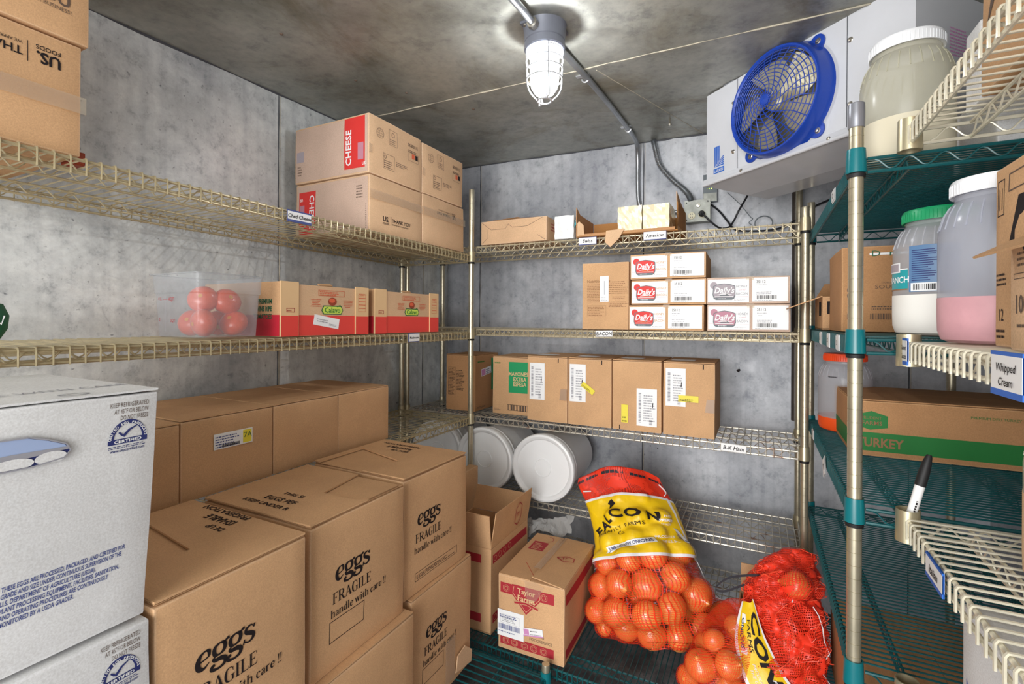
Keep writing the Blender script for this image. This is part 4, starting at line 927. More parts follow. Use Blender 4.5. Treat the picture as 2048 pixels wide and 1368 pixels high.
t = open_box('cheese_carton', 'torn open brown carton holding two wrapped cheese blocks', 'carton', W0, W1, 1.968, 2.20, ZT, (0, 0.110, 0.0, 0.095), 'card_inside', flaps=[
    ([(-ww, -0.116, 0.003), (-ww, 0.116, 0.003), (-ww, 0.116, 0.10), (-ww, -0.07, 0.105), (-ww, -0.116, 0.128)], 'card_dark'),
    ([(-ww+0.01, -0.117, 0.012), (ww-0.01, -0.117, 0.014), (ww-0.01, -0.121, 0.002), (-ww+0.01, -0.121, 0.001)], 'card_dark'),
    ([(-0.075, -0.123, 0.018), (0.0, -0.123, 0.020), (-0.02, -0.129, -0.018), (-0.055, -0.132, -0.052), (-0.078, -0.130, -0.030)], 'card_light'),
    ([(-ww+0.004, -0.1215, 0.004), (-ww+0.035, -0.1215, 0.004), (-ww+0.032, -0.1215, 0.05), (-ww+0.012, -0.1215, 0.068), (-ww+0.004, -0.1215, 0.06)], 'card_light'),
    ([(ww+0.0005, -0.116, 0.003), (ww+0.0005, 0.116, 0.003), (ww+0.0005, 0.116, 0.105), (ww-0.002, -0.02, 0.125), (ww-0.004, -0.116, 0.150)], 'card')])
loaf('cream wrapped cheese block at the left in the torn carton', -0.520, -0.425, 1.972, 2.12, ZT+0.005, 0.108, 'cheese_cream', 0)
loaf('cream wrapped cheese block at the right in the torn carton', -0.420, -0.318, 1.972, 2.12, ZT+0.005, 0.106, 'cheese_cream', 0)

# --- bacon shelf
ZB = 1.3825
def nut(mb, F):
    fr = F['-y']; w, h = F['w'], F['h']
    mb.text(fr, 'Nutrition Facts', 0.022, h-0.082, 0.017, 'tan_print', 1, bold=0.03, sx=0.95)
    mb.micro(fr, 0.022, h-0.165, 0.082, 0.078, 12, 'tan_print', seed=2); mb.micro(fr, 0.115, h-0.13, 0.085, 0.055, 7, 'tan_print', seed=3)
    mb.micro(fr, 0.13, h-0.152, 0.07, 0.014, 2, 'tan_print', seed=4); mb.micro(fr, 0.115, h-0.185, 0.085, 0.025, 4, 'tan_print', seed=5)
    mb.frame_rect(fr, 0.022, h-0.222, 0.104, h-0.178, 0.001, 'tan_print'); mb.micro(fr, 0.026, h-0.22, 0.074, 0.04, 6, 'tan_print', seed=6)
o, F = carton('cardboard_carton', 'tall brown carton printed with nutrition facts beside the bacon boxes', 'carton', -0.673, -0.476, 1.975, 2.22, ZB, ZB+0.278, prints=nut, bulge=0.002)
sticker(o, F, '-y', 0.078, 0.115, 0.115, 0.222, lambda mb, f, w, h: (mb.micro(f, 0.004, 0.004, w-.008, 0.02, 3, 'ink_faint', seed=3), mb.line(f, [(w/2, 0.03), (w/2, h-0.02)], 0.002, 'ink_faint')))
def bacon(mb, f, w, h, cA='label_red', cB='meter_grey', fade=False):
    k = h/0.085
    mb.ell(f, 0.020*k, h-0.022*k, 0.013*k, 0.013*k, 'label_red' if not fade else cA, 1)
    body = [(0.016, 0.028), (0.020, 0.014), (0.028, 0.009), (0.082, 0.009), (0.090, 0.014), (0.094, 0.026), (0.093, 0.060), (0.075, 0.067), (0.055, 0.070), (0.035, 0.067), (0.018, 0.060)]
    mb.poly(f, [(a*k, b*k) for a, b in body], cB, 2)
    mb.poly(f, [((a-0.055)*0.93*k+0.055*k, (b-0.04)*0.88*k+0.041*k) for a, b in body], cA, 3)
    mb.rect(f, 0.024*k, 0.0205*k, 0.086*k, 0.0225*k, 'paper', 4); mb.rect(f, 0.026*k, 0.0108*k, 0.084*k, 0.018*k, cB, 4); mb.micro(f, 0.034*k, 0.0125*k, 0.042*k, 0.005*k, 1, 'paper', 5)
    mb.text(f, "Daily's", 0.0555*k, 0.034*k, 0.030*k, 'paper', 5, al='C', bold=0.025, shear=0.25, sx=0.86)
    mb.line(f, [(0.032*k, 0.028*k), (0.055*k, 0.031*k), (0.082*k, 0.0285*k)], [0.001, 0.004*k, 0.001], 'paper', 5); mb.rect(f, 0.042*k, 0.0235*k, 0.072*k, 0.0275*k, 'ink_orange' if not fade else cB, 5)
    c = 'card' if not fade else 'ink_faint'
    mb.text(f, 'HONEY', 0.115*k, 0.053*k, 0.013*k, c, 1, al='C', bold=0.01, sx=0.85); mb.text(f, 'cured', 0.115*k, 0.043*k, 0.009*k, 'faded_rose', 1, al='C', shear=0.3); mb.text(f, 'BACON', 0.115*k, 0.027*k, 0.013*k, c, 1, al='C', bold=0.01, sx=0.85)
    mb.rect(f, 0.002, 0.0205*k, w-0.002, 0.0212*k, 'faded_rose', 1); mb.micro(f, w-0.05, 0.006, 0.04, 0.006, 2, 'ink_faint', seed=2)
def blab(mb, f, w, h):
    mb.text(f, '35112', 0.014, h-0.019, 0.0135, 'ink_black', 1, bold=0.005, sx=0.9); mb.micro(f, 0.014, h-0.028, 0.045, 0.005, 1, 'ink_faint', seed=3); mb.micro(f, 0.017, h-0.036, 0.02, 0.004, 1, 'ink_faint', seed=3)
    mb.micro(f, 0.014, h-0.060, 0.05, 0.013, 2, 'ink_faint', seed=6, th=0.3); mb.bars(f, 0.014, 0.008, 0.065, 0.014, 'ink_black', 1, 40); mb.micro(f, 0.008, 0.003, 0.085, 0.003, 1, 'ink_faint')
BG = 'boxes of bacon on the back shelf'
for lb, x0, x1, z, dy, rz, fade in (
    ('bacon box at the bottom of the left stack', -0.474, -0.190, 0, 0.0, 0.0, 0), ('bacon box in the middle of the left stack', -0.466, -0.182, 1, 0.004, 0.0, 0), ('bacon box on top of the left stack with a peeling white label', -0.470, -0.186, 2, -0.004, 0.02, 0),
    ('bacon box with a faded pink logo at the bottom of the right stack', -0.178, 0.096, 0, 0.002, 0.0, 1), ('bacon box with a faded grey logo on top of the right stack', -0.180, 0.094, 1, 0.006, 0.0, 2)):
    o, F = carton('bacon_box', lb, 'box', x0, x1, 1.972+dy, 2.25+dy, ZB+z*0.1015, ZB+z*0.1015+0.099, m='card_pink' if fade else 'card', group=BG, rz=rz, bulge=0.0015)
    cA, cB = (('label_red', 'meter_grey'), ('faded_rose', 'meter_grey'), ('faded_grey', 'meter_grey'))[fade]
    if fade == 2: cA = 'faded_grey'
    sticker(o, F, '-y', 0.004, 0.006, 0.144, 0.092, lambda mb, f, w, h: bacon(mb, f, w, h, cA, cB, bool(fade)), 'brand_label', 'paper_gloss')
    sticker(o, F, '-y', 0.154, 0.008, 0.278 if not fade else 0.268, 0.094, blab, 'shipping_label', 'paper_gloss')
    mb = MB(); fr = F['-y']; mb.slab([fr.p(0.135, F['h']-0.012, 2), fr.p(0.160, F['h']-0.012, 2), fr.p(0.160, F['h']+0.002, 2), fr.p(0.135, F['h']+0.002, 2)], 0.0003, 'tape_clear'); mb.build('packing_tape', o)

# --- mayonnaise and ham cartons on the third back shelf
ZC = 0.9715
def mayo(mb, F):
    fr = F['-y']; w, h = F['w'], F['h']; fx = F['-x']; gy = F['+x']
    mb.text(fr, 'MAYONESA', w-0.004, h-0.112, 0.026, 'card_print', 3, al='R', bold=0.01)
def mayo1(mb, F):
    # narrow side with green band, ingredient panel on the other side
    fr = F['-y']; w, h = F['w'], F['h']
    mb.frame_rect(fr, 0.012, 0.075, 0.055, h-0.06, 0.001, 'ink_black'); mb.micro(fr, 0.014, 0.078, 0.04, h-0.14, 18, 'ink_black', seed=3); mb.micro(fr, 0.06, 0.1, 0.05, h-0.17, 14, 'ink_black', seed=4)
    g = F['+x']; mb.rect(g, F['d']-0.075, 0.09, F['d']-0.035, h-0.02, 'kelly_green'); mb.micro(g, 0.02, 0.012, 0.10, 0.01, 2, 'ink_grey', seed=3); mb.micro(g, 0.02, h-0.035, 0.10, 0.014, 1, 'turkey_green')
o, F = carton('mayonnaise_carton', 'brown carton with ingredient print and a pink price tag behind the front post', 'carton', -1.405, -1.235, 2.03, 2.26, ZC, ZC+0.272, prints=mayo1, bulge=0.003, m='card_dark', topm=True)
sticker(o, F, '+x', 0.05, 0.172, 0.15, 0.208, lambda mb, f, w, h: (mb.rect(f, .003, .003, w*.4, h-.003, 'pink'), mb.micro(f, w*.45, .004, w*.5, h-.008, 3, 'ink_blue')), 'price_tag', rot=0.12)
def mayo2(mb, F):
    fr = F['-y']; w, h = F['w'], F['h']
    mb.rect(fr, 0.088, h-0.165, w-0.006, h-0.02, 'kelly_green'); 
    for i, t_ in enumerate(('MAYONESA', 'EXTRA', 'ESPESA')): mb.text(fr, t_, 0.088+(w-0.094)/2, h-0.085-0.024*i, 0.026, 'card_print', 2, al='C', bold=0.02, sx=0.85)
    mb.frame_rect(fr, 0.080, 0.020, w-0.008, 0.048, 0.0018, 'ink_black'); mb.bars(fr, 0.084, 0.022, w-0.096, 0.024, 'ink_grey', 2, 12); mb.micro(fr, 0.008, 0.018, 0.035, 0.01, 2, 'ink_grey', seed=3); mb.micro(fr, 0.01, h-0.03, 0.045, 0.014, 1, 'turkey_green', seed=3)
carton('mayonnaise_carton', 'brown carton with a big green mayonnaise panel', 'carton', -1.148, -0.938, 2.05, 2.27, ZC, ZC+0.270, prints=mayo2, bulge=0.003, topm=True)
def hl(mb, f, w, h): mb.bars(f, 0.008, 0.014, 0.010, h-0.03, 'ink_faint', 1, 34, vert=False); mb.micro(f, 0.028, 0.02, w-0.034, h-0.04, 11, 'ink_faint', seed=8); mb.line(f, [(w-0.017, 0.075), (w-0.015, 0.095)], 0.003, 'ink_black', 2); mb.bars(f, w-0.03, 0.006, 0.012, 0.020, 'ink_faint', 1, 10, vert=False)
def yl(mb, f, w, h): mb.micro(f, .004, .003, w-.008, h*.4, 2, 'ink_black', seed=4)
HG = 'brown ham cartons in a row on the back shelf'
ham = [('brown ham carton with one tall white label and torn tape', -0.932, -0.743, 0.0), ('brown ham carton with a tilted yellow sticker over its white label', -0.738, -0.548, 0.0),
       ('brown ham carton with a low white label and a separate small yellow sticker', -0.543, -0.347, 0.0), ('brown ham carton at the right end with a level yellow sticker', -0.340, -0.150, 0.0)]
for i, (lb, x0, x1, rz) in enumerate(ham):
    y0 = 1.985
    o, F = carton('ham_carton', lb, 'carton', x0, x1, y0, y0+0.27, ZC, ZC+0.283, group=HG, bulge=0.0035, topm=True, seam_dir='x', prints=lambda mb, F: mb.line(F['-y'], [(F['w']*0.78, F['h']-0.02), (F['w']*0.78, F['h']-0.002)], 0.004, 'ink_black') if i != 2 else mb.line(F['-y'], [(0.03, 0.002), (0.03, 0.02)], 0.004, 'ink_black'))
    h = F['h']
    if i == 0: sticker(o, F, '-y', 0.012, 0.095, 0.085, h-0.025, hl)
    if i == 1: sticker(o, F, '-y', 0.008, 0.100, 0.080, h-0.022, hl); sticker(o, F, '-y', 0.058, 0.150, 0.122, 0.172, yl, 'date_sticker', 'yellow', rot=-0.62, k=4)
    if i == 2: sticker(o, F, '-y', 0.100, 0.025, 0.180, 0.175, hl); sticker(o, F, '-y', 0.038, 0.032, 0.065, 0.105, yl, 'date_sticker', 'yellow', k=4)
    if i == 3: sticker(o, F, '-y', 0.010, 0.115, 0.085, h-0.02, hl); sticker(o, F, '-y', 0.058, 0.135, 0.132, 0.160, yl, 'date_sticker', 'yellow', k=4)
    if i in (0, 3):
        mb = MB(); fr = F['-y']; a = 0.155; mb.slab([fr.p(a, 0.10, 3), fr.p(a+0.034, 0.10, 3), fr.p(a+0.034, 0.15, 3), fr.p(a+0.006, 0.15, 3)], 0.0003, 'film_tan'); mb.build('packing_tape', o)
    mb = MB(); ft = F['+z']; mb.slab([ft.p(0.02, 0.06, 12), ft.p(0.11, 0.05, 12), ft.p(0.11, 0.12, 12), ft.p(0.02, 0.13, 12)], 0.0003, 'paper'); mb.build('shipping_label', o)

# --- buckets lying on their sides
def bucket(lb, x, z, y=1.952, r=0.146, rz=0.0, L=0.33):
    t = thing('plastic_bucket', (x, y, z-r), lb, 'bucket', 'white buckets lying on the fourth back shelf', rz)
    mb = MB(); mb.lathe([(r*0.97, 0.02), (r*1.0, 0.03), (r*0.95, 0.034), (r*0.95, 0.05), (r*0.98, 0.055), (r*0.93, 0.06), (r*0.85, L), (0.0, L)], 'white_plastic', 48, (0, 0, r), 'Y')
    mb.build('bucket_body', t)
    mb = MB(); mb.lathe([(0.0, 0.0115), (0.034, 0.0115), (0.036, 0.0115), (0.0372, 0.0095), (0.0392, 0.0095), (0.0404, 0.012), (0.043, 0.012), (r*0.82, 0.012), (r*0.84, 0.012), (r*0.86, 0.007), (r*0.88, 0.004), (r*0.95, 0.0), (r*1.0, 0.003), (r*1.02, 0.010), (r*1.015, 0.028), (r*0.985, 0.032)], 'white_plastic', 56, (0, 0, r), 'Y')
    mb.build('bucket_lid', t)
    return t
bucket('white bucket lying on its side, rightmost of the three', -0.847, 0.622+0.149)
bucket('white bucket lying on its side between the other two, just right of the post', -1.143, 0.622+0.149)
bucket('white bucket lying on its side, half hidden under the corner shelf left of the post', -1.435, 0.622+0.149, 1.985)
# crumpled clear film beside the buckets
mb = MB(); rg = random.Random(4); G = []
for i in range(22):
    for j in range(5):
        t_ = i/21; G.append((-0.93+0.25*t_+rg.uniform(-.006, .006), 1.905-0.010*j-0.03*math.sin(t_*3)+rg.uniform(-.008, .008), 0.560+0.055*t_-(0.012+0.004*math.sin(t_*9))*j+rg.uniform(-.005, .005)))
mb.add(G, [(i*5+j, (i+1)*5+j, (i+1)*5+j+1, i*5+j+1) for i in range(21) for j in range(4)], 'film', False)
tag(mb.build('plastic_film'), 'crumpled clear plastic film trailing below the buckets', 'film')

# --- produce cartons on the low green shelf
ZG = 0.3115
def taylor(mb, F):
    fr = F['-y']; w, h = F['w'], F['h']
    mb.rect(fr, 0.008, h-0.058, w-0.035, h-0.024, 'ink_red'); mb.rect(fr, 0.008, 0.016, w-0.035, 0.046, 'ink_red')
    c = w*0.44
    mb.poly(fr, [(c-0.052, h-0.022), (c+0.052, h-0.022), (c+0.056, h-0.050), (c, h-0.112), (c-0.056, h-0.050)], 'ink_red', 2)
    mb.line(fr, [(c-0.045, h-0.028), (c-0.049, h-0.050), (c, h-0.103), (c+0.049, h-0.050), (c+0.045, h-0.028)], 0.0016, 'card_print', 3)
    mb.text(fr, 'Taylor', c, h-0.046, 0.024, 'card_print', 4, al='C', bold=0.02); mb.text(fr, 'Farms', c, h-0.070, 0.026, 'card_print', 4, al='C', bold=0.02)
    mb.line(fr, [(c-0.045, h-0.080), (c, h-0.074), (c+0.045, h-0.084)], 0.010, 'card', 4); mb.line(fr, [(c-0.043, h-0.080), (c, h-0.074), (c+0.043, h-0.084)], 0.006, 'ink_red', 5)
    for x in (0.030, 0.062, 0.098, 0.132, 0.166):
        for (yy, ok) in ((0.031, 1), (h-0.041, x < 0.045 or x > 0.15)):
            if ok:
                for rr_ in (0.010, 0.006): mb.line(fr, [(x+rr_*1.1*math.cos(i*PI/6)*(1+0.15*(i % 2)), yy+rr_*math.sin(i*PI/6)*(1+0.15*(i % 2))) for i in range(13)], 0.0008, 'card_print', 3)
    mb.text(fr, 'FOODSERVICE', w*0.66, 0.056, 0.013, 'ink_grey', 2, al='C', serif=True, sx=0.95); mb.text(fr, 'Net Wt 10 lbs', w*0.6, 0.072, 0.009, 'ink_grey', 2, al='C')
    g = F['+x']; mb.rect(g, 0.012, h-0.058, F['d']-0.02, h-0.024, 'ink_red'); mb.rect(g, 0.012, 0.016, F['d']-0.02, 0.046, 'ink_red')
def tl(mb, f, w, h): mb.micro(f, 0.008, h-0.025, w-0.02, 0.012, 2, 'ink_blue', seed=3); mb.frame_rect(f, 0.012, 0.045, w-0.016, h-0.014, 0.0005, 'ink_faint'); mb.micro(f, 0.018, 0.05, w*0.5, 0.02, 4, 'ink_faint', seed=4); mb.bars(f, 0.004, 0.024, w-0.018, 0.017, 'ink_blue', 1, 40); mb.micro(f, 0.004, 0.014, w-0.01, 0.006, 1, 'ink_blue')
def pl(mb, f, w, h): mb.rect(f, 0, 0, w, 0.004, 'pink', 1); mb.rect(f, 0.003, 0.005, w*.3, h-0.003, 'pink', 1); mb.micro(f, w*.36, h*.6, w*.55, h*.25, 1, 'ink_black'); mb.micro(f, w*.36, h*.2, w*.55, h*.25, 1, 'ink_faint', seed=6)
o, F = carton('produce_carton', 'brown produce carton with red vegetable bands and taped flaps in front', 'carton', -0.792, -0.556, 1.455, 1.80, ZG, ZG+0.247, prints=taylor, bulge=0.003, rz=0.03)
w, d, h = F['w'], F['d'], F['h']
sticker(o, F, '-y', -0.001, 0.044, 0.096, 0.132, tl); sticker(o, F, '-y', 0.094, 0.072, 0.165, 0.098, pl, 'price_tag', rot=0.16, k=4, label='small pink price tag stuck on at a tilt')
mb = MB(); z = h+0.003
mb.slab([(-w/2+.001, -d/2+.001, z), (-0.002, -d/2+.001, z+0.001), (-0.002, d/2-.001, z+0.001), (-w/2+.001, d/2-.001, z)], 0.003, 'card'); fr = Frame((-w/2, -d/2, z+0.0008), (1, 0, 0), (0, 1, 0))
mb.rect(fr, 0.02, 0.205, 0.078, 0.275, 'ink_red', 1); mb.micro(fr, 0.028, 0.212, 0.04, 0.055, 5, 'card_print', 2)
mb.line(fr, [(0.05+0.035*math.cos(a), 0.305+0.025*math.sin(a)) for a in [(-60+12*i)*PI/180 for i in range(12)]], 0.002, 'ink_red', 1); mb.build('top_flap', o)
mb = MB(); mb.slab([(0.002, -d/2+.006, z+0.012), (w/2-.001, -d/2+.001, z), (w/2-.001, d/2-.001, z), (0.002, d/2-.001, z+0.003)], 0.003, 'card'); fr = Frame((0, -d/2, z+0.0066), (1, 0, 0), (0, 1, 0))
mb.line(Frame((0.06, 0.0, z+0.0085), (1, 0, 0), (0, 1, 0)), [(-0.03, 0), (0, 0.018), (0.03, 0.012), (0.035, -0.012), (0, -0.02), (-0.03, 0)], 0.004, 'ink_red', 1); mb.text(Frame((0.06, 0, z+0.0085), (1, 0, 0), (0, 1, 0)), 'TF', -0.012, -0.008, 0.022, 'ink_red', 1, rot=0.2); mb.build('top_flap', o)
mb = MB(); mb.slab([(-0.013, -d/2+0.06, z+0.0145), (0.013, -d/2+0.06, z+0.0145), (0.013, d/2-0.01, z+0.0055), (-0.013, d/2-0.01, z+0.0055)], 0.0004, 'tape_clear')
fr = F['-y']; mb.poly(fr, [(w*0.42, h+0.002), (w*0.42+0.004, h-0.05), (w*0.5, h-0.064), (w*0.60, h-0.055), (w*0.66, h-0.03), (w*0.72, h-0.006), (w*0.6, h+0.003)], 'tape_clear', 6); mb.build('packing_tape', o)
mb = MB(); mb.slab([(-0.04, -d/2+0.055, z+0.028), (-0.028, -d/2+0.045, z+0.022), (0.012, -d/2+0.006, z+0.008), (-0.002, -d/2+0.022, z+0.010)], 0.002, 'tail_brown'); mb.build('torn_flap_edge', o)
# open tall carton behind
def tallp(mb, w, d):
    fr = Frame((w/2+0.0004, -d/2, 0), (0, 1, 0), (0, 0, 1)); mb.rect(fr, 0.012, 0.245, d-0.01, 0.275, 'ink_red'); mb.rect(fr, 0.012, 0.035, d-0.01, 0.065, 'ink_red')
    for y in (0.26, 0.05):
        for x in (0.03, 0.065, 0.10, 0.14): mb.line(fr, [(x+0.011*math.cos(i*PI/6), y+0.009*math.sin(i*PI/6)) for i in range(13)], 0.0012, 'card_print', 2)
    f2 = Frame((-w/2, -d/2-0.0004, 0), (1, 0, 0), (0, 0, 1)); mb.rect(f2, 0.0, 0.245, w-0.04, 0.275, 'ink_red'); mb.rect(f2, 0.0, 0.035, w-0.04, 0.065, 'ink_red')
tw, td = 0.26, 0.30
t = open_box('produce_carton', 'tall open produce carton with raised flaps beside the egg cartons', 'carton', -1.098, -0.838, 1.49, 1.79, ZG, (0.30,)*4, 'card', prints=tallp, flaps=[
    ([(-tw/2, -td/2, 0.301), (tw/2, -td/2, 0.301), (tw/2+0.012, -td/2-0.035, 0.430), (-tw/2, -td/2-0.035, 0.430)], 'card'),
    ([(tw/2, -td/2, 0.301), (tw/2, td/2, 0.301), (tw/2+0.020, td/2, 0.430), (tw/2+0.020, -td/2+0.0, 0.430)], 'card'),
    ([(-tw/2, td/2, 0.301), (tw/2, td/2, 0.301), (tw/2, td/2+0.04, 0.39), (-tw/2, td/2+0.04, 0.39)][::-1], 'card')])
fl = [c for c in t.children if c.name.startswith('flap')][1]
mb = MB(); fr = Frame((tw/2+0.0015, -td/2, 0.301), (0, 1, 0), Vector((0.02, 0, 0.129)).normalized())
mb.line(fr, [(0.19, 0.02), (0.215, 0.035), (0.215, 0.09), (0.19, 0.11), (0.165, 0.09), (0.165, 0.035), (0.19, 0.02)], 0.004, 'ink_red', 6); mb.text(fr, 'TF', 0.175, 0.055, 0.022, 'ink_red', 6, bold=0.02); mb.build('printed_mark', fl)
# narrow carton standing behind the far egg stack
carton('cardboard_carton', 'narrow brown carton standing behind the far egg stack', 'carton', -1.16, -1.115, 1.56, 1.86, ZG, ZG+0.46, bulge=0.002)

# ------------------------------------------------------------------ onions and net sacks
R_ = Vector((math.cos(TH), math.sin(TH), 0)); N_ = Vector((math.sin(TH), -math.cos(TH), 0))
class Sack:
    """lofted body along an axis, pushed out by the onions it holds; surf(u, v): u 0..1 around, v 0..1 along"""
    def __init__(s, path, onions, nu=96, nv=110, wob=0.004, seed=1, pad=0.003, side=None, front=None, use=1.0, smooth=3, crown=0.0):
        P = [Vector(p[0]) for p in path]; s.nu, s.nv = nu, nv
        side = side or R_; front = front or N_
        C = spline([tuple(p) for p in P], 12); A = spline([(p[1], p[2], 0) for p in path], 12)
        L = [0]
        for a, b in zip(C, C[1:]): L.append(L[-1]+(b-a).length)
        s.len = L[-1]; grid = []; s.ctr = []
        for j in range(nv+1):
            d = s.len*j/nv; k = max(i for i in range(len(L)) if L[i] <= d+1e-9); k = min(k, len(L)-2)
            t = (d-L[k])/max(1e-9, L[k+1]-L[k]); c = C[k].lerp(C[k+1], t); ab = A[k].lerp(A[k+1], t); s.ctr.append(c)
            tan = (C[k+1]-C[k]).normalized(); fr = (front-tan*front.dot(tan)).normalized()
            row = []
            for i in range(nu):
                a = 2*PI*i/nu; e = Vector((0, 0, 0))
                ca, sa = math.cos(a), math.sin(a)
                q = 2.4; rx = abs(ca)**(2/q)*math.copysign(1, ca)*ab.x; ry = abs(sa)**(2/q)*math.copysign(1, sa)*ab.y
                v = side*rx+fr*ry; r = v.length; dr = v.normalized() if r > 1e-6 else side
                r *= 0.96 if onions else 1.0
                for (ox, oy, oz, R) in onions:
                    w = Vector((ox, oy, oz))-c; pr = w.dot(dr)
                    if pr < 0: continue
                    q2 = w.length_squared-pr*pr; RR = (R+pad)**2
                    if q2 < RR: r = max(r, min(pr+math.sqrt(RR-q2), r+0.085))
                row.append((c, dr, r))
            grid.append(row)
        R = [[g[2] for g in row] for row in grid]; R0 = [r[:] for r in R]
        for _ in range(smooth):
            R = [[max(R0[j][i]*use, (R[j][i]*2+R[j][(i+1) % nu]+R[j][i-1]+R[max(j-1, 0)][i]+R[min(j+1, nv)][i])/6) for i in range(nu)] for j in range(nv+1)]
        off = Vector((seed*3.1, seed, 0)); s.g = []
        for j in range(nv+1):
            row = []
            for i in range(nu):
                c, dr, _ = grid[j][i]; p = c+dr*R[j][i]; n = noise.noise(p*26+off)+0.5*noise.noise(p*60+off)
                if crown and j/nv > 0.72:
                    q = (p-c).dot(side); k_ = (j/nv-0.72)/0.28; p.z += k_*(crown*(1-(q/0.11)**2)); p += front*0.01*k_*math.sin(q*38)
                row.append(p+dr*n*wob)
            s.g.append(row)
    def surf(s, u, v, off=0.0):
        x = (u % 1.0)*s.nu; y = min(max(v, 0), 0.9999)*s.nv; i, j = int(x), int(y); fx, fy = x-i, y-j; i2 = (i+1) % s.nu; i %= s.nu
        p = s.g[j][i].lerp(s.g[j][i2], fx).lerp(s.g[j+1][i].lerp(s.g[j+1][i2], fx), fy)
        return p+(p-s.ctr[j]).normalized()*off
    def mesh(s, name, parent, m, v0=0.0, v1=1.0, u0=0.0, u1=1.0, off=0.0, caps=True, nu=None, nv=None, pit=1.0, solid=0.0):
        nu = nu or s.nu; nv = nv or int(s.nv*(v1-v0)); full = u1-u0 > 0.999
        vs = []; uv = []
        for j in range(nv+1):
            for i in range(nu if full else nu+1):
                u, v = u0+(u1-u0)*i/nu, v0+(v1-v0)*j/nv; vs.append(s.surf(u, v, off)); uv.append((u*0.95, v*s.len))
        W = nu if full else nu+1; fs = []
        for j in range(nv):
            for i in range(nu): fs.append((j*W+i, j*W+(i+1) % W if full else j*W+i+1, (j+1)*W+((i+1) % W if full else i+1), (j+1)*W+i))
        if caps and full:
            fs += [tuple(range(W-1, -1, -1)), tuple(nv*W+i for i in range(W))]
        me = D.meshes.new(name); me.from_pydata([tuple(p) for p in vs], [], fs); me.materials.append(MATS[m])
        lay = me.uv_layers.new(name='UVMap'); 
        for p in me.polygons:
            p.use_smooth = True; big = max(uv[i][0] for i in p.vertices)-min(uv[i][0] for i in p.vertices) > 0.5
            for li, vi in zip(p.loop_indices, p.vertices):
                a, b = uv[vi]; lay.data[li].uv = (a+0.95 if big and a < 0.4 and len(p.vertices) == 4 else a, b)
        o = D.objects.new(name, me); COL.objects.link(o); o.parent = parent
        o.matrix_parent_inverse = Matrix.Translation(-parent.location) if parent else Matrix()
        return o
def onion_proto():
    mb = MB(); prof = []
    for i in range(17):
        a = PI*i/16; r = math.sin(a); z = -math.cos(a)*0.90
        if i > 13: r = max(r, 0.12) if i < 16 else 0.05; z = 0.90*-math.cos(a)+(0.03, 0.16, 0.30)[i-14]
        if i == 1: z -= 0.02
        prof.append((r if i else 0.03, z))
    mb.lathe([(0.0, -0.9)]+prof+[(0.0, 1.2)], 'onion_skin', 22); o = mb.build('onion')
    m2 = MB(); rg = random.Random(2)
    for k in range(9):
        a = k*0.7; m2.tube([(0.03*math.cos(a), 0.03*math.sin(a), -0.88), (0.07*math.cos(a), 0.07*math.sin(a), -0.98+rg.uniform(-.03, .03))], 0.010, 'tan_print', 4)
    m2.build('root_tuft', o); return o
ONI = [None]
ORD = ('first', 'second', 'third', 'fourth', 'fifth', 'sixth', 'seventh', 'eighth', 'ninth', 'tenth')
def row_labels(lst, n, cuts, where):
    '''names each of the first n onions by its row under the band and its order from the left'''
    rows = {}
    for i in range(n): rows.setdefault(sum(lst[i][2] < c for c in cuts), []).append(i)
    out = {}
    for ri, r in enumerate(sorted(rows)):
        ids = sorted(rows[r], key=lambda i: lst[i][0]*R_.x+lst[i][1]*R_.y)
        for k, i in enumerate(ids): out[i] = where(r, ri, ORD[min(k, 9)])
    return out
def put_onions(lst, label, group, rg, noroot=False, labels=None):
    for n_, (x, y, z, r) in enumerate(lst):
        if ONI[0] is None: ONI[0] = onion_proto(); o = ONI[0]
        else: o = link_copy(ONI[0])
        o.location = (x, y, z); o.scale = (r, r*rg.uniform(0.96, 1.02), r*rg.uniform(0.92, 0.98)); o.rotation_euler = (rg.uniform(-1.6, 1.6), rg.uniform(-1.6, 1.6), rg.uniform(0, 6))
        tag(o, (labels or {}).get(n_, label), 'onion', group)
def relax(lst, fixed, it=60, zmin=0.0, xmin=-9):
    L = [list(x) for x in lst]
    for _ in range(it):
        for i in range(len(L)):
            for j in range(i+1, len(L)):
                a, b = L[i], L[j]; d = Vector((b[0]-a[0], b[1]-a[1], b[2]-a[2])); m = (a[3]+b[3])*0.93
                if d.length < m and d.length > 1e-6:
                    k = (m-d.length)/2; d.normalize()
                    wa, wb = (0.35, 1.65) if i < fixed <= j else (1, 1)
                    for q in range(3): a[q] -= d[q]*k*wa; b[q] += d[q]*k*wb
            L[i][2] = max(L[i][2], zmin+L[i][3]*0.98)
            if L[i][2] < 0.57: L[i][0] = max(L[i][0], xmin+L[i][3])
    return [tuple(x) for x in L]
S1 = [((-0.253, 1.734, 0.322), 0.07, 0.03), ((-0.27, 1.737, 0.335), 0.16, 0.07), ((-0.289, 1.75, 0.385), 0.205, 0.085), ((-0.33, 1.785, 0.456), 0.20, 0.10), ((-0.375, 1.829, 0.552), 0.180, 0.10),
      ((-0.421, 1.878, 0.653), 0.172, 0.075), ((-0.465, 1.916, 0.737), 0.176, 0.030), ((-0.495, 1.930, 0.785), 0.175, 0.014), ((-0.501, 1.934, 0.812), 0.168, 0.005)]
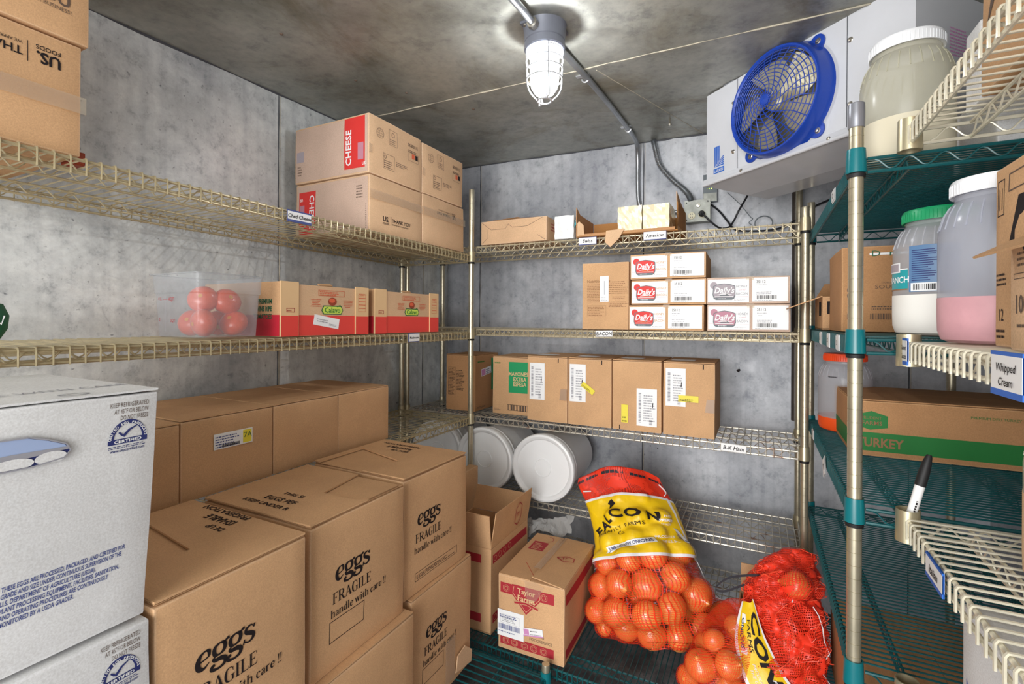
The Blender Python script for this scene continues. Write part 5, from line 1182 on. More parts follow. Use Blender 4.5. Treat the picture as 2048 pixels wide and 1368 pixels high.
front = [(-0.466, 1.695, 0.537, 0.036), (-0.401, 1.703, 0.555, 0.039), (-0.331, 1.748, 0.572, 0.045), (-0.262, 1.806, 0.563, 0.043), (-0.49, 1.684, 0.479, 0.039), (-0.421, 1.674, 0.498, 0.041), (-0.34, 1.705, 0.504, 0.050), (-0.271, 1.754, 0.521, 0.046), (-0.199, 1.787, 0.461, 0.052), (-0.269, 1.71, 0.45, 0.047), (-0.415, 1.654, 0.43, 0.043), (-0.475, 1.654, 0.402, 0.036), (-0.346, 1.667, 0.44, 0.043), (-0.132, 1.812, 0.395, 0.048), (-0.197, 1.745, 0.382, 0.046), (-0.405, 1.663, 0.354, 0.043), (-0.325, 1.676, 0.360, 0.043), (-0.249, 1.711, 0.361, 0.043), (-0.447, 1.664, 0.352, 0.028), (-0.542, 1.845, 0.713, 0.029), (-0.476, 1.866, 0.723, 0.027), (-0.404, 1.900, 0.720, 0.027), (-0.479, 1.741, 0.613, 0.034), (-0.404, 1.763, 0.632, 0.034), (-0.333, 1.803, 0.631, 0.034), (-0.481, 1.793, 0.681, 0.031), (-0.399, 1.823, 0.686, 0.031), (-0.328, 1.866, 0.68, 0.031)]
rg = random.Random(11)
front = [(x, y, z, r*1.13 if z < 0.6 else r) for (x, y, z, r) in front]
back = [(x-N_.x*0.085+rg.uniform(-.01, .01), y-N_.y*0.085+rg.uniform(-.01, .01), z, 0.040) for (x, y, z, r) in front[:19:2]]
back = [b for b in back if b[1] < 1.885]
allo = relax(front+back, len(front), 40, 0.316, -0.543)
put_onions(allo, 'yellow onion deep inside the upright sack, hidden behind the front onions', 'onions in the upright sack', rg,
    labels=row_labels(allo, len(front), (0.60, 0.535, 0.475, 0.425, 0.375), lambda r, ri, k: ('onion under the yellow band or hem of the upright sack, %s from the left' % k) if r == 0 else 'yellow onion in the upright sack, %s row below the band, %s from the left' % (ORD[ri-1], k)))
t1 = thing('onion_sack', (-0.29, 1.74, 0.316), 'full red net onion sack with a yellow band leaning on the back shelves', 'sack')
sk = Sack(S1, allo, wob=0.002, seed=2, crown=0.022)
sk.mesh('net_body', t1, 'net_red', 0, 0.80); tag(sk.mesh('net_top', t1, 'net_top', 0.795, 1.0, off=0.001), 'dense gathered net top of the sack')
# the printed band wraps the sack between v 0.52 and v 0.80
BV0, BV1 = 0.40, 0.83
def bandmesh(s, parent, u0, u1, f0, f1, off, name, m, nu=170, nv=70, edge='sack_white', ew=0.028):
    W = nu+1; vs = []; fs = []; mi = []
    for j in range(nv+1):
        for i in range(nu+1):
            a = i/nu; b = j/nv; v = f0(a)+(f1(a)-f0(a))*b; vs.append(s.surf(u0+(u1-u0)*a, v, off+0.0012*math.sin(a*37+b*5)*math.sin(b*11+a*9)))
    for j in range(nv):
        for i in range(nu): fs.append((j*W+i, j*W+i+1, (j+1)*W+i+1, (j+1)*W+i)); mi.append(1 if j < 3 or j > nv-4 else 0)
    me = D.meshes.new(name); me.from_pydata([tuple(p) for p in vs], [], fs); me.materials.append(MATS[m]); me.materials.append(MATS[edge])
    me.polygons.foreach_set('material_index', mi); me.polygons.foreach_set('use_smooth', [True]*len(fs)); me.update()
    o = D.objects.new(name, me); COL.objects.link(o); o.parent = parent; o.matrix_parent_inverse = Matrix.Translation(-parent.location)
    return o
lo = lambda a: BV0+0.05*math.sin(a*3.0)-0.01+0.02*a
hi = lambda a: BV1-0.02*abs(a-0.45)*2
# u runs counter-clockwise from the image right side; the front is u = 0.25
b1 = bandmesh(sk, t1, 0.56, -0.06, lo, hi, 0.006, 'paper_band', 'sack_yellow')
tag(b1, 'yellow printed band with white borders')
def bt(f, b, off=0.0105): # f: fraction across the front from its left edge, b 0..1 up the band
    u = math.acos(max(-1, min(1, 2*f-1)))/(2*PI); a = (0.56-u)/0.62; v = lo(a)+(hi(a)-lo(a))*b
    return sk.surf(u, v, off)
mb = MB()
def btx(t, f, b, s, m, rot=0.0, bold=0.0, al='C', asp=0.66, off=0.0110, fit=None):
    vs, fs, bd, x0, x1 = fine_glyphs(t, bold); o_ = -(x0+x1)/2 if al == 'C' else -x0; co, si = math.cos(rot), math.sin(rot); k = fit/((x1-x0)*s*asp) if fit else 1
    pts = []
    for px, py in vs:
        X, Y = (px+o_)*s*k, py*s; pts.append(bt(f+(X*co-Y*si)*asp, b+(X*si+Y*co), off))
    mb.add(pts, fs, m)
for i, ch in enumerate('FALCON'):
    btx(ch, (0.115, 0.185, 0.265, 0.355, 0.465, 0.590)[i], (0.36, 0.44, 0.53, 0.60, 0.61, 0.56)[i], 0.20, 'ink_black', (0.55, 0.45, 0.32, 0.12, 0.0, -0.10)[i], 0.035)
for i, ch in enumerate('FAMILY FARMS'):
    if ch != ' ': t_ = i/11; btx(ch, 0.155+0.36*t_, 0.33+0.15*math.sin(t_*1.5), 0.075, 'ink_black', 0.35-0.3*t_)
btx('Co.', 0.33, 0.335, 0.085, 'ink_black', 0.1)
g_ = lambda f: 0.09+0.30*(f-0.20)
for k in range(24):
    a0, a1 = 0.17+0.37*k/24, 0.17+0.37*(k+1)/24
    for q_ in range(5): y0_, y1_ = 0.017*q_, 0.017*(q_+1); mb.add([bt(a0, g_(a0)+y0_), bt(a1, g_(a1)+y0_), bt(a1, g_(a1)+y1_), bt(a0, g_(a0)+y1_)], [(0, 1, 2, 3)], 'paper')
vs_, fs_, bd_, x0_, x1_ = fine_glyphs('JUMBO YELLOW ONIONS', 0.015, 0.3); L_ = x1_-x0_
mb.add([bt(0.185+0.34*(px-x0_)/L_, g_(0.185+0.34*(px-x0_)/L_)+0.018+py*0.068, 0.0132) for px, py in vs_], fs_, 'navy')
mb.add([bt(*p) for p in ((0.275, 0.84), (0.305, 0.885), (0.340, 0.91), (0.358, 0.835), (0.325, 0.80), (0.305, 0.745), (0.297, 0.82))], [(0, 1, 6), (1, 2, 3, 4), (1, 4, 5, 6)], 'ink_black')
btx('FRESH', 0.70, 0.60, 0.05, 'sack_white'); btx('PREMIUM', 0.70, 0.53, 0.062, 'sack_white', 0, 0.02, fit=0.14); btx('QUALITY', 0.70, 0.475, 0.045, 'sack_white')
btx('PRODUCE OF', 0.66, 0.27, 0.055, 'sack_white', 0.08, 0.01); btx('THE U.S.A.', 0.67, 0.20, 0.055, 'sack_white', 0.08, 0.01)
mb.add([bt(*p) for p in ((0.795, 0.22), (0.84, 0.21), (0.835, 0.44), (0.79, 0.45))], [(0, 1, 2, 3)], 'paper')
for z in range(9): y = 0.235+0.022*z; mb.add([bt(a_, b_, 0.0135) for a_, b_ in ((0.80, y), (0.832, y), (0.832, y+0.012), (0.80, y+0.012))], [(0, 1, 2, 3)], 'ink_blue')
for k in range(30):
    b0, b1_ = k/30, (k+1)/30; g = lambda b: 0.885+0.02*math.sin(b*4)
    mb.add([bt(g(b0), b0), bt(g(b0)+0.028+0.012*math.sin(b0*9), b0), bt(g(b1_)+0.028+0.012*math.sin(b1_*9), b1_), bt(g(b1_), b1_)], [(0, 1, 2, 3)], 'sack_white')
o = mb.build('band_print'); o.parent = b1
# black woven strip, drawstrings and stitched seam
mb = MB()
for i in range(26):
    if i % 5 == 4: continue
    a0, a1 = 0.47-0.42*i/26, 0.47-0.42*(i+0.9)/26; v = 0.952+0.012*math.sin(i*0.2)
    mb.add([sk.surf(a0, v, .003), sk.surf(a1, v, .003), sk.surf(a1, v+0.018, .003), sk.surf(a0, v+0.018, .003)], [(0, 1, 2, 3)], 'strap_black')
o = mb.build('woven_strip'); o.parent = t1; o.matrix_parent_inverse = Matrix.Translation(-t1.location)
for us, vv in ((0.43, 0.89), (0.10, 0.93)):
    mb = MB(); mb.tube([sk.surf(us-0.05*k/10 if us > 0.3 else us-0.03*math.sin(k/3), vv-0.012*k/10 if us > 0.3 else vv-0.009*k, 0.006) for k in range(11)], 0.0024, 'string', 5)
    o = mb.build('drawstring', None); o.parent = t1; o.matrix_parent_inverse = Matrix.Translation(-t1.location)
mb = MB(); mb.tube(spline([sk.surf(0.02, 0.50-0.05*k, 0.005) for k in range(9)], 4), 0.0016, 'string', 4)
o = mb.build('seam_stitching', None); o.parent = t1; o.matrix_parent_inverse = Matrix.Translation(-t1.location)
mb = MB(); kx = Vector((-0.098, 1.775, 0.372))
for k in range(5): mb.tube([kx+Vector((0.008*math.cos(a+k), 0.005*math.sin(a*2), 0.008*math.sin(a))) for a in [i*PI/6 for i in range(13)]], 0.0018, 'string', 4)
mb.tube([kx, kx+Vector((-0.014, -0.004, -0.022)), kx+Vector((-0.012, -0.006, -0.030))], 0.0016, 'string', 4); mb.tube([kx, kx+Vector((0.006, -0.004, -0.026))], 0.0016, 'string', 4)
mb.tube([kx, kx+Vector((-0.03, 0.0, -0.012))], [0.004, 0.008], 'net_dense', 6)
o = mb.build('string_knot'); o.parent = t1; o.matrix_parent_inverse = Matrix.Translation(-t1.location)
# second, slumped sack
t2 = thing('onion_sack', (0.03, 1.60, 0.314), 'slumped half empty red net onion sack at the lower right', 'sack')
P2 = [((0.066, 1.640, 0.325), 0.085, 0.05), ((0.066, 1.650, 0.345), 0.100, 0.09), ((0.066, 1.664, 0.41), 0.110, 0.10), ((0.078, 1.700, 0.483), 0.100, 0.09), ((0.068, 1.745, 0.553), 0.108, 0.08), ((0.080, 1.787, 0.617), 0.092, 0.06), ((0.096, 1.819, 0.660), 0.066, 0.035), ((0.100, 1.830, 0.680), 0.035, 0.018)]
P3 = [((-0.095, 1.565, 0.325), 0.09, 0.05), ((-0.095, 1.575, 0.338), 0.12, 0.08), ((-0.095, 1.590, 0.385), 0.105, 0.085), ((-0.088, 1.612, 0.440), 0.092, 0.08), ((-0.070, 1.665, 0.495), 0.070, 0.06), ((-0.040, 1.715, 0.530), 0.05, 0.04)]
low = [(-0.111, 1.565, 0.455, 0.032), (-0.085, 1.545, 0.425, 0.040), (-0.156, 1.535, 0.395, 0.044), (-0.182, 1.545, 0.350, 0.032), (-0.075, 1.555, 0.352, 0.040), (-0.010, 1.56, 0.360, 0.036), (-0.135, 1.60, 0.40, 0.040), (-0.06, 1.63, 0.40, 0.042), (-0.13, 1.62, 0.352, 0.036), (-0.063, 1.66, 0.47, 0.036)]
low = relax(low, 5, 40, 0.316)
put_onions(low, '', 'onions in the slumped sack', rg, labels=row_labels(low, len(low), (0.44, 0.38), lambda r, ri, k: 'yellow onion in the left bulge of the slumped sack, %s layer, %s from the left' % (('top', 'middle', 'bottom')[ri], k)))
top_on = [(0.102, 1.700, 0.622, 0.043)]
put_onions(top_on, 'single large onion showing through the crumpled top of the slumped sack', None, rg)
put_onions([(-0.056, 1.60, 0.592, 0.034)][:0], '', None, rg)
s3 = Sack(P3, low, wob=0.002, seed=5); s3.mesh('net_body', t2, 'net_red', 0, 1.0)
inn = relax([(0.06, 1.64, 0.37, 0.042), (0.13, 1.66, 0.38, 0.040), (0.09, 1.70, 0.44, 0.042), (0.03, 1.70, 0.40, 0.036)], 0, 30, 0.316)
put_onions(inn, 'onion deep inside the crumpled red net of the slumped sack', 'onions deep in the slumped sack', rg)
s2 = Sack(P2, inn+top_on, wob=0.014, seed=9, smooth=2); s2.mesh('net_crumpled', t2, 'net_dense', 0, 1.0)
s2b = Sack([((p[0][0]-0.004, p[0][1]-0.004, p[0][2]), p[1]*0.96, p[2]*1.02) for p in P2], [], wob=0.022, seed=14, smooth=1); s2b.mesh('net_fold', t2, 'net_dense', 0.12, 0.97)
mb = MB(); rg2 = random.Random(8)
for k in range(130):
    u = rg2.uniform(-0.05, 0.55); v = rg2.uniform(0.25, 0.95); du, dv = rg2.uniform(-0.10, 0.10), rg2.uniform(-0.10, 0.10)
    mb.tube([s2b.surf(u+du*i/8, v+dv*i/8, 0.003+0.010*math.sin(PI*i/8)*rg2.random()) for i in range(9)], 0.0010, 'thread_red', 4)
mb.tube([s2b.surf(0.20-0.01*i, 0.55-0.055*i, 0.004) for i in range(9)], 0.0018, 'string', 4); mb.tube([s2b.surf(0.27, 0.62-0.012*i, 0.006) for i in range(4)], 0.0018, 'string', 4)
o = mb.build('loose_threads'); o.parent = t2; o.matrix_parent_inverse = Matrix.Translation(-t2.location)
# yellow band of the slumped sack: a strip hanging diagonally over its front
def strip2(a, b, off=0.0):
    A0 = [Vector(p) for p in ((-0.045, 1.652, 0.560), (-0.062, 1.590, 0.480), (-0.035, 1.535, 0.400), (0.020, 1.495, 0.318))]
    B0 = [Vector(p) for p in ((-0.015, 1.650, 0.575), (0.026, 1.590, 0.485), (0.088, 1.545, 0.410), (0.175, 1.540, 0.330))]
    k = min(2.999, max(0.0, a*3)); i = int(k); f = k-i
    def cr(Q):
        p = [Q[max(i-1, 0)], Q[i], Q[i+1], Q[min(i+2, 3)]]
        return 0.5*((2*p[1])+(p[2]-p[0])*f+(2*p[0]-5*p[1]+4*p[2]-p[3])*f*f+(3*p[1]-p[0]-3*p[2]+p[3])*f**3)
    p = cr(A0).lerp(cr(B0), b); return p+N_*(0.012*math.sin(PI*b)+off)+Vector((0, 0, 0.002*math.sin(a*19+b*7)))
mb = MB(); na, nb = 40, 14
mb.add([strip2(i/na, j/nb) for i in range(na+1) for j in range(nb+1)]+[strip2(i/na, j/nb, -0.0012) for i in range(na+1) for j in range(nb+1)], [], 'sack_yellow')
for i in range(na):
    for j in range(nb):
        q = (i*(nb+1)+j, i*(nb+1)+j+1, (i+1)*(nb+1)+j+1, (i+1)*(nb+1)+j); mm = 'sack_white' if j in (0, nb-1) else 'sack_yellow'
        for f_ in (q, tuple(x+(na+1)*(nb+1) for x in q)): mb.f.append(f_); mb.m.append(mb.slot(mm)); mb.smooth.append(True)
o = mb.build('paper_band'); o.parent = t2; o.matrix_parent_inverse = Matrix.Translation(-t2.location); tag(o, 'yellow printed band running diagonally')
band2 = o; mb = MB()
def s2t(t, a, b, s, m, bold=0.0, k=0.0035, asp=3.2):
    vs, fs, bd, x0, x1 = fine_glyphs(t, bold, 0.15)
    mb.add([strip2(a+(px-x0)*s, b+py*s*asp, k) for px, py in vs], fs, m)
s2t('CON', 0.10, 0.50, 0.24, 'ink_black', 0.035, asp=2.0); s2t('FARMS', 0.16, 0.33, 0.085, 'ink_black', 0.0, asp=2.0)
mb.add([strip2(0.12, 0.10, .003), strip2(0.44, 0.10, .003), strip2(0.44, 0.25, .003), strip2(0.12, 0.25, .003)], [(0, 1, 2, 3)], 'paper')
s2t('ONIONS', 0.15, 0.125, 0.065, 'navy', 0.02, 0.004, asp=2.0); s2t('PRODUCE OF', 0.50, 0.30, 0.045, 'sack_white', asp=2.0); s2t('THE U.S.A.', 0.55, 0.20, 0.045, 'sack_white', asp=2.0); s2t('PREMIUM', 0.60, 0.62, 0.06, 'sack_white', 0.02, asp=2.0)
mb.add([strip2(0.88, 0.22, .003), strip2(0.99, 0.22, .003), strip2(0.99, 0.42, .003), strip2(0.88, 0.42, .003)], [(0, 1, 2, 3)], 'paper')
for k in range(6): mb.add([strip2(0.90+0.014*k, 0.25, .004), strip2(0.907+0.014*k, 0.25, .004), strip2(0.907+0.014*k, 0.39, .004), strip2(0.90+0.014*k, 0.39, .004)], [(0, 1, 2, 3)], 'ink_blue')
o = mb.build('band_print'); o.parent = band2
mb = MB()
for k, pts in enumerate((((0.02, 1.745, 0.610), (-0.03, 1.735, 0.605), (-0.09, 1.725, 0.585), (-0.125, 1.718, 0.548), (-0.10, 1.716, 0.545), (-0.05, 1.722, 0.572), (0.0, 1.735, 0.60)),)):
    P = spline(pts, 6); mb.add([p+Vector((0, 0, s)) for p in P for s in (-0.004, 0.004)], [(2*i, 2*i+1, 2*i+3, 2*i+2) for i in range(len(P)-1)], 'strap_black')
P = spline([(0.02, 1.75, 0.605), (-0.02, 1.75, 0.575), (-0.03, 1.745, 0.54)], 6); mb.add([p+Vector((s, 0, 0)) for p in P for s in (-0.009, 0.009)], [(2*i, 2*i+1, 2*i+3, 2*i+2) for i in range(len(P)-1)], 'strap_black')
o = mb.build('carry_strap'); o.parent = t2; o.matrix_parent_inverse = Matrix.Translation(-t2.location); tag(o, 'black woven strap looping from the sack top')
# open carton behind the slumped sack
open_box('cardboard_carton', 'brown open carton wedged behind the slumped onion sack', 'carton', -0.06, 0.150, 1.800, 1.915, ZG, (0.15, 0.27, 0.12, 0.25), 'card', flaps=[([(0.105, -0.0575, 0.27), (0.105, 0.0575, 0.27), (0.112, 0.0575, 0.30), (0.112, -0.0575, 0.285)], 'card')])

# ------------------------------------------------------------------ ceiling lamp
lx, ly = LAMP; lz = cz(lx, ly)
t = thing('ceiling_lamp', (lx, ly, lz), 'grey caged vapour-tight lamp glowing on the ceiling', 'lamp')
mb = MB(); mb.lathe([(0.0, 0.0), (0.064, 0.0), (0.062, -0.004), (0.058, -0.045), (0.056, -0.047), (0.056, -0.050), (0.059, -0.052), (0.059, -0.068), (0.052, -0.072), (0.030, -0.072)], 'lamp_grey', 40)
mb.build('lamp_base', t)
for a in (0.9, 4.0):
    mb = MB(); x, y = 0.062*math.cos(a), 0.062*math.sin(a); mb.box(x-0.012, x+0.012, y-0.009, y+0.009, -0.008, -0.001, 'lamp_grey'); mb.lathe([(0.0, -0.014), (0.005, -0.013), (0.006, -0.008)], 'screw', 8, (x, y, 0)); mb.build('mounting_ear', t)
def glow(name, e, tr):
    m, nt, b = new_mat(name); b.inputs['Base Color'].default_value = (0.95, 0.97, 1, 1); b.inputs['Emission Color'].default_value = (0.97, 0.985, 1, 1); b.inputs['Emission Strength'].default_value = e; b.inputs['Roughness'].default_value = 0.15
    t_ = N(nt, 'ShaderNodeBsdfTransparent'); x = N(nt, 'ShaderNodeMixShader'); x.inputs[0].default_value = tr
    nt.links.new(b.outputs[0], x.inputs[1]); nt.links.new(t_.outputs[0], x.inputs[2]); nt.links.new(x.outputs[0], nt.nodes['Material Output'].inputs['Surface'])
glow('lamp_glass', 0.6, 0.5); glow('lamp_glass_rim', 0.35, 0.5)
bulb = D.lights.new('bulb', 'POINT'); bulb.energy = LAMP_POWER; bulb.shadow_soft_size = 0.011; bulb.color = (0.98, 0.99, 1.0)
bo = D.objects.new('bulb_light', bulb); COL.objects.link(bo); bo.parent = t; bo.location = (0, 0, -0.145)
mb = MB(); mb.lathe([(0.041, -0.072), (0.042, -0.100)], 'lamp_glass_rim', 32); mb.lathe([(0.042, -0.100), (0.0415, -0.150), (0.038, -0.175), (0.028, -0.192), (0.012, -0.199), (0.0, -0.200)], 'lamp_glass', 32)
mb.build('glass_globe', t)
mb = MB()
for z, r in ((-0.076, 0.053), (-0.101, 0.053), (-0.125, 0.052), (-0.153, 0.051)):
    mb.tube([(r*math.cos(a), r*math.sin(a), z) for a in [2*PI*i/40 for i in range(40)]], 0.0022, 'cage', 6, closed=True)
mb.tube([(0.021*math.cos(a), 0.021*math.sin(a), -0.214) for a in [2*PI*i/24 for i in range(24)]], 0.0028, 'cage', 6, closed=True)
for k in range(4):
    a = 0.6+k*PI/2; c, s = math.cos(a), math.sin(a)
    mb.tube(spline([(0.053*c, 0.053*s, -0.070), (0.052*c, 0.052*s, -0.12), (0.050*c, 0.050*s, -0.170), (0.040*c, 0.040*s, -0.195), (0.021*c, 0.021*s, -0.214)], 5), 0.0022, 'cage', 6)
for k in (0, 2):
    a = 2.3+k*PI/2; c, s = math.cos(a), math.sin(a)
    mb.tube([(0.05*c, 0.05*s, -0.153), (0.046*c, 0.046*s, -0.212), (0.021*c, 0.021*s, -0.214)], 0.0022, 'cage', 6)
mb.build('wire_cage', t)

# ------------------------------------------------------------------ conduits and wiring
def pipe(name, label, cat, pts, r, m, straps=(), n=10, sm=8):
    P = spline(pts, sm); mb = MB(); mb.tube(P, r, m, n); o = mb.build(name); tag(o, label, cat)
    for i, (p, ax) in enumerate(straps):
        s = MB(); p = Vector(p)
        if ax == 'c': s.box(p.x-r-0.022, p.x+r+0.004, p.y-0.008, p.y+0.008, p.z+r-0.001, p.z+r+0.002, 'cage'); s.tube([(p.x+(r+.002)*math.cos(a), p.y, p.z+(r+.002)*math.sin(a)) for a in [PI+PI*k/8-0 for k in range(9)]], 0.0028, 'cage', 5)
        s.build('strap', o)
    return o
cc = lambda x, y: cz(x, y)-0.012
pipe('conduit', 'grey conduit bending from the lamp down the back wall', 'conduit', [(-0.553, 1.352, cc(-.553, 1.35)-0.012), (-0.545, 1.50, cc(-.5, 1.5)), (-0.532, 1.80, cc(-.53, 1.8)), (-0.526, 2.20, cc(-.53, 2.2)), (-0.527, 2.33, cc(-.53, 2.3)-0.012), (-0.532, 2.378, 2.20), (-0.533, 2.385, 2.10), (-0.528, 2.385, 2.00), (-0.505, 2.385, 1.95), (-0.43, 2.385, 1.935), (-0.31, 2.382, 1.93)], 0.0105, 'conduit',
     [((-0.527, 2.16, cc(-.53, 2.16)), 'c'), ((-0.545, 1.62, cc(-.53, 1.62)), 'c')])
pipe('conduit', 'pale conduit entering the lamp from the front', 'conduit', [(-0.563, 1.232, lz-0.026), (-0.570, 1.12, lz-0.020), (-0.60, 0.70, cc(-.6, .7)), (-0.62, 0.1, cc(-.6, .1)), (-0.62, -1.0, cc(-.6, -1))], 0.0105, 'conduit')
mb = MB(); mb.lathe([(0.0, -0.012), (0.015, -0.012), (0.016, 0.0), (0.013, 0.010), (0.013, 0.018), (0.0, 0.018)], 'screw', 8, (0, 0, 0), 'Y'); o = mb.build('pipe_fitting'); o.location = (-0.5635, 1.224, lz-0.026); tag(o, 'metal fitting joining the pale conduit to the lamp base', 'fitting')
P = spline([(-0.459, 2.378, cz(-.459, 2.378)-0.004), (-0.451, 2.378, 2.249), (-0.428, 2.378, 2.162), (-0.37, 2.372, 2.083), (-0.314, 2.36, 2.025), (-0.288, 2.345, 1.985), (-0.284, 2.338, 1.960)], 26)
mb = MB(); mb.tube(P, [0.0135 if i % 2 else 0.0108 for i in range(len(P))], 'conduit', 10); tag(mb.build('flexible_conduit'), 'ribbed flexible metal conduit curving to the junction box', 'conduit')
t = thing('junction_box', (-0.254, 2.396, 1.922), 'weathered metal junction box with a double outlet on the back wall', 'electrical box')
mb = MB(); mb.box(-0.054, 0.052, -0.062, 0.0, -0.052, 0.042, 'jbox'); mb.box(-0.056, 0.054, -0.066, -0.062, -0.054, 0.044, 'jbox')
for x in (-0.046, 0.044):
    for z in (-0.044, 0.034): mb.lathe([(0.0, -0.070), (0.003, -0.069), (0.003, -0.066)], 'black_rubber', 8, (x, 0, z), 'Y')
mb.lathe([(0.0, -0.074), (0.008, -0.073), (0.009, -0.066)], 'screw', 10, (0.004, 0, 0.018), 'Y'); mb.build('box_body', t)
def outlet(x, z, plug):
    mb = MB(); mb.lathe([(0.0, -0.069), (0.015, -0.069), (0.016, -0.066)], 'ivory', 20, (x, 0, z), 'Y')
    for dz in (-0.007, 0.007):
        for dx in (-0.004, 0.004): mb.box(x+dx-0.001, x+dx+0.001, -0.0695, -0.068, z+dz-0.003, z+dz+0.003, 'ink_black')
    o = mb.build('outlet', t)
    if plug: mb = MB(); mb.lathe([(0.0, -0.098), (0.009, -0.097), (0.013, -0.085), (0.014, -0.069)], 'black_rubber', 14, (x, 0, z), 'Y'); mb.build('plug', t)
outlet(-0.024, -0.026, False); outlet(0.020, -0.022, True)
mb = MB(); mb.tube(spline([(-0.234, 2.300, 1.898), (-0.22, 2.296, 1.885), (-0.190, 2.30, 1.852), (-0.159, 2.315, 1.829), (-0.125, 2.335, 1.832), (-0.105, 2.35, 1.862), (-0.085, 2.35, 1.905), (-0.05, 2.30, 1.955), (-0.03, 2.25, 1.99)], 8), 0.0042, 'black_cable', 8); tag(mb.build('power_cord'), 'black power cord looping from the outlet up to the cooler unit', 'cord')
mb = MB(); mb.tube(spline([(-0.200, 2.385, 1.950), (-0.165, 2.38, 1.915), (-0.13, 2.375, 1.865), (-0.105, 2.37, 1.83), (-0.06, 2.36, 1.815), (0.05, 2.36, 1.812), (0.12, 2.37, 1.84), (0.20, 2.38, 1.90), (0.30, 2.385, 1.94)], 8), 0.0042, 'black_cable', 8); tag(mb.build('power_cord'), 'second black cord running along the back wall behind the top shelf', 'cord')
mb = MB(); mb.tube(spline([(-0.13, 2.33, 1.985), (-0.08, 2.34, 1.93), (-0.04, 2.35, 1.875), (-0.03, 2.355, 1.865), (-0.045, 2.355, 1.85), (-0.035, 2.355, 1.84)], 8), 0.0016, 'meter_grey', 6)
for k in range(3): mb.tube([(0.012+0.034*math.cos(a), 2.352-0.003*k, 1.842+0.03*math.sin(a)) for a in [PI*i/16 for i in range(-2, 19)]], 0.0022, 'meter_grey', 6)
tag(mb.build('sensor_cable'), 'thin grey sensor cable coiled behind the back top shelf', 'cable')
t = thing('thermometer_unit', (-0.205, 2.398, 2.02), 'grey wall temperature monitor beside the cooler unit', 'thermometer')
mb = MB(); mb.box(-0.030, 0.030, -0.020, 0.0, -0.058, 0.068, 'meter_grey'); mb.box(-0.028, 0.028, -0.022, -0.020, -0.056, -0.018, 'jbox'); mb.tube([(-0.028, -0.014, 0.066), (-0.01, -0.014, 0.080), (0.018, -0.014, 0.080), (0.029, -0.014, 0.066)], 0.002, 'cage', 5)
fr = Frame((-0.03, -0.0225, -0.058), (1, 0, 0), (0, 0, 1)); mb.text(fr, 'AFE', 0.018, 0.108, 0.008, 'screen'); mb.build('monitor_case', t)
mb = MB(); mb.box(-0.018, 0.014, -0.0225, -0.020, 0.022, 0.036, 'screen'); mb.build('display', t)
mb = MB()
for dx in (-0.012, -0.004, 0.006): mb.lathe([(0.0, -0.0235), (0.0018, -0.023), (0.002, -0.020)], 'led' if dx > -0.01 else 'yellow', 8, (dx, 0, 0.002), 'Y')
mb.build('indicator_light', t)
mb = MB(); z = cz(-.339, 2.15); mb.tube([(-0.345, 2.14, z+0.002), (-0.345, 2.14, z-0.024)], 0.0035, 'screw', 8); mb.lathe([(0.0, z-0.034), (0.007, z-0.033), (0.007, z-0.026), (0.0, z-0.025)], 'screw', 6, (-0.345, 2.14, 0)); tag(mb.build('hanging_bolt'), 'short bolt hanging from the ceiling above the wall box', 'bolt')
mb = MB(); mb.tube([(0.135, 2.385, 1.0), (0.135, 2.385, 2.02)], 0.016, 'dark_pipe', 10); tag(mb.build('drain_pipe'), 'dark vertical drain pipe on the back wall below the cooler unit', 'pipe')

# ------------------------------------------------------------------ evaporator (cooler unit)
ev = thing('evaporator_unit', (-0.182, 1.968, 0), 'white ceiling evaporator with one blue guarded fan, hung across the corner', 'cooler', rz=math.atan2(-0.677, 0.736))
EZ0, EZ1, EL, ED = 1.938, 2.268, 0.70, 0.34
mb = MB(); mb.box(0, EL, 0.0, ED, EZ0, EZ1, 'enamel'); fr = Frame((0, -0.0006, 0), (1, 0, 0), (0, 0, 1))
for x in (0.149, 0.533): mb.rect(fr, x-0.001, EZ0, x+0.001, EZ1, 'seam_dark')
# maker's mark on the left panel
L0, LZ = 0.038, 1.985
for k in range(5): mb.line(fr, [(L0+0.0035+0.0055*k, 2.061), (L0+0.0035+0.0055*k, LZ+0.0035+0.0045*k), (L0+0.048, LZ+0.0035+0.0075*k)], 0.0042, 'royal', 2)
mb.rect(fr, L0-0.001, 1.963, L0+0.050, 1.981, 'royal', 2); mb.text(fr, 'LARKIN', L0+0.0245, 1.9665, 0.0155, 'enamel', 3, al='C', bold=0.02, sx=0.82)
f2 = Frame((EL+0.0006, 0, 0), (0, 1, 0), (0, 0, 1))
mb.micro(f2, 0.13, 2.095, 0.09, 0.075, 9, 'pink', seed=4); mb.ell(f2, 0.20, 2.075, 0.02, 0.008, 'royal'); mb.micro(f2, 0.185, 2.072, 0.03, 0.006, 1, 'enamel', 2)
mb.build('housing', ev)
mb = MB(); mb.slab([(-0.006, -0.006, EZ0+0.012), (EL+0.004, -0.006, EZ0+0.012), (EL+0.004, -0.012, EZ0-0.008), (-0.006, -0.012, EZ0-0.008)], 0.003, 'enamel')
mb.tube([(-0.006, -0.008, EZ0-0.006), (EL+0.004, -0.008, EZ0-0.006)], 0.007, 'enamel', 10); mb.build('front_lip', ev)
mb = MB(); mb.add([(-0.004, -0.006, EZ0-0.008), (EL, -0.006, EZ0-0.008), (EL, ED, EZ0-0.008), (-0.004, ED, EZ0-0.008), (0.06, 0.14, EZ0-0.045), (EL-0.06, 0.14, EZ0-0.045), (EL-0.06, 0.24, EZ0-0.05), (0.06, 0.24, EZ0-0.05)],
    [(0, 4, 5, 1), (1, 5, 6, 2), (2, 6, 7, 3), (3, 7, 4, 0), (4, 7, 6, 5)], 'enamel_under'); mb.build('drain_pan', ev)
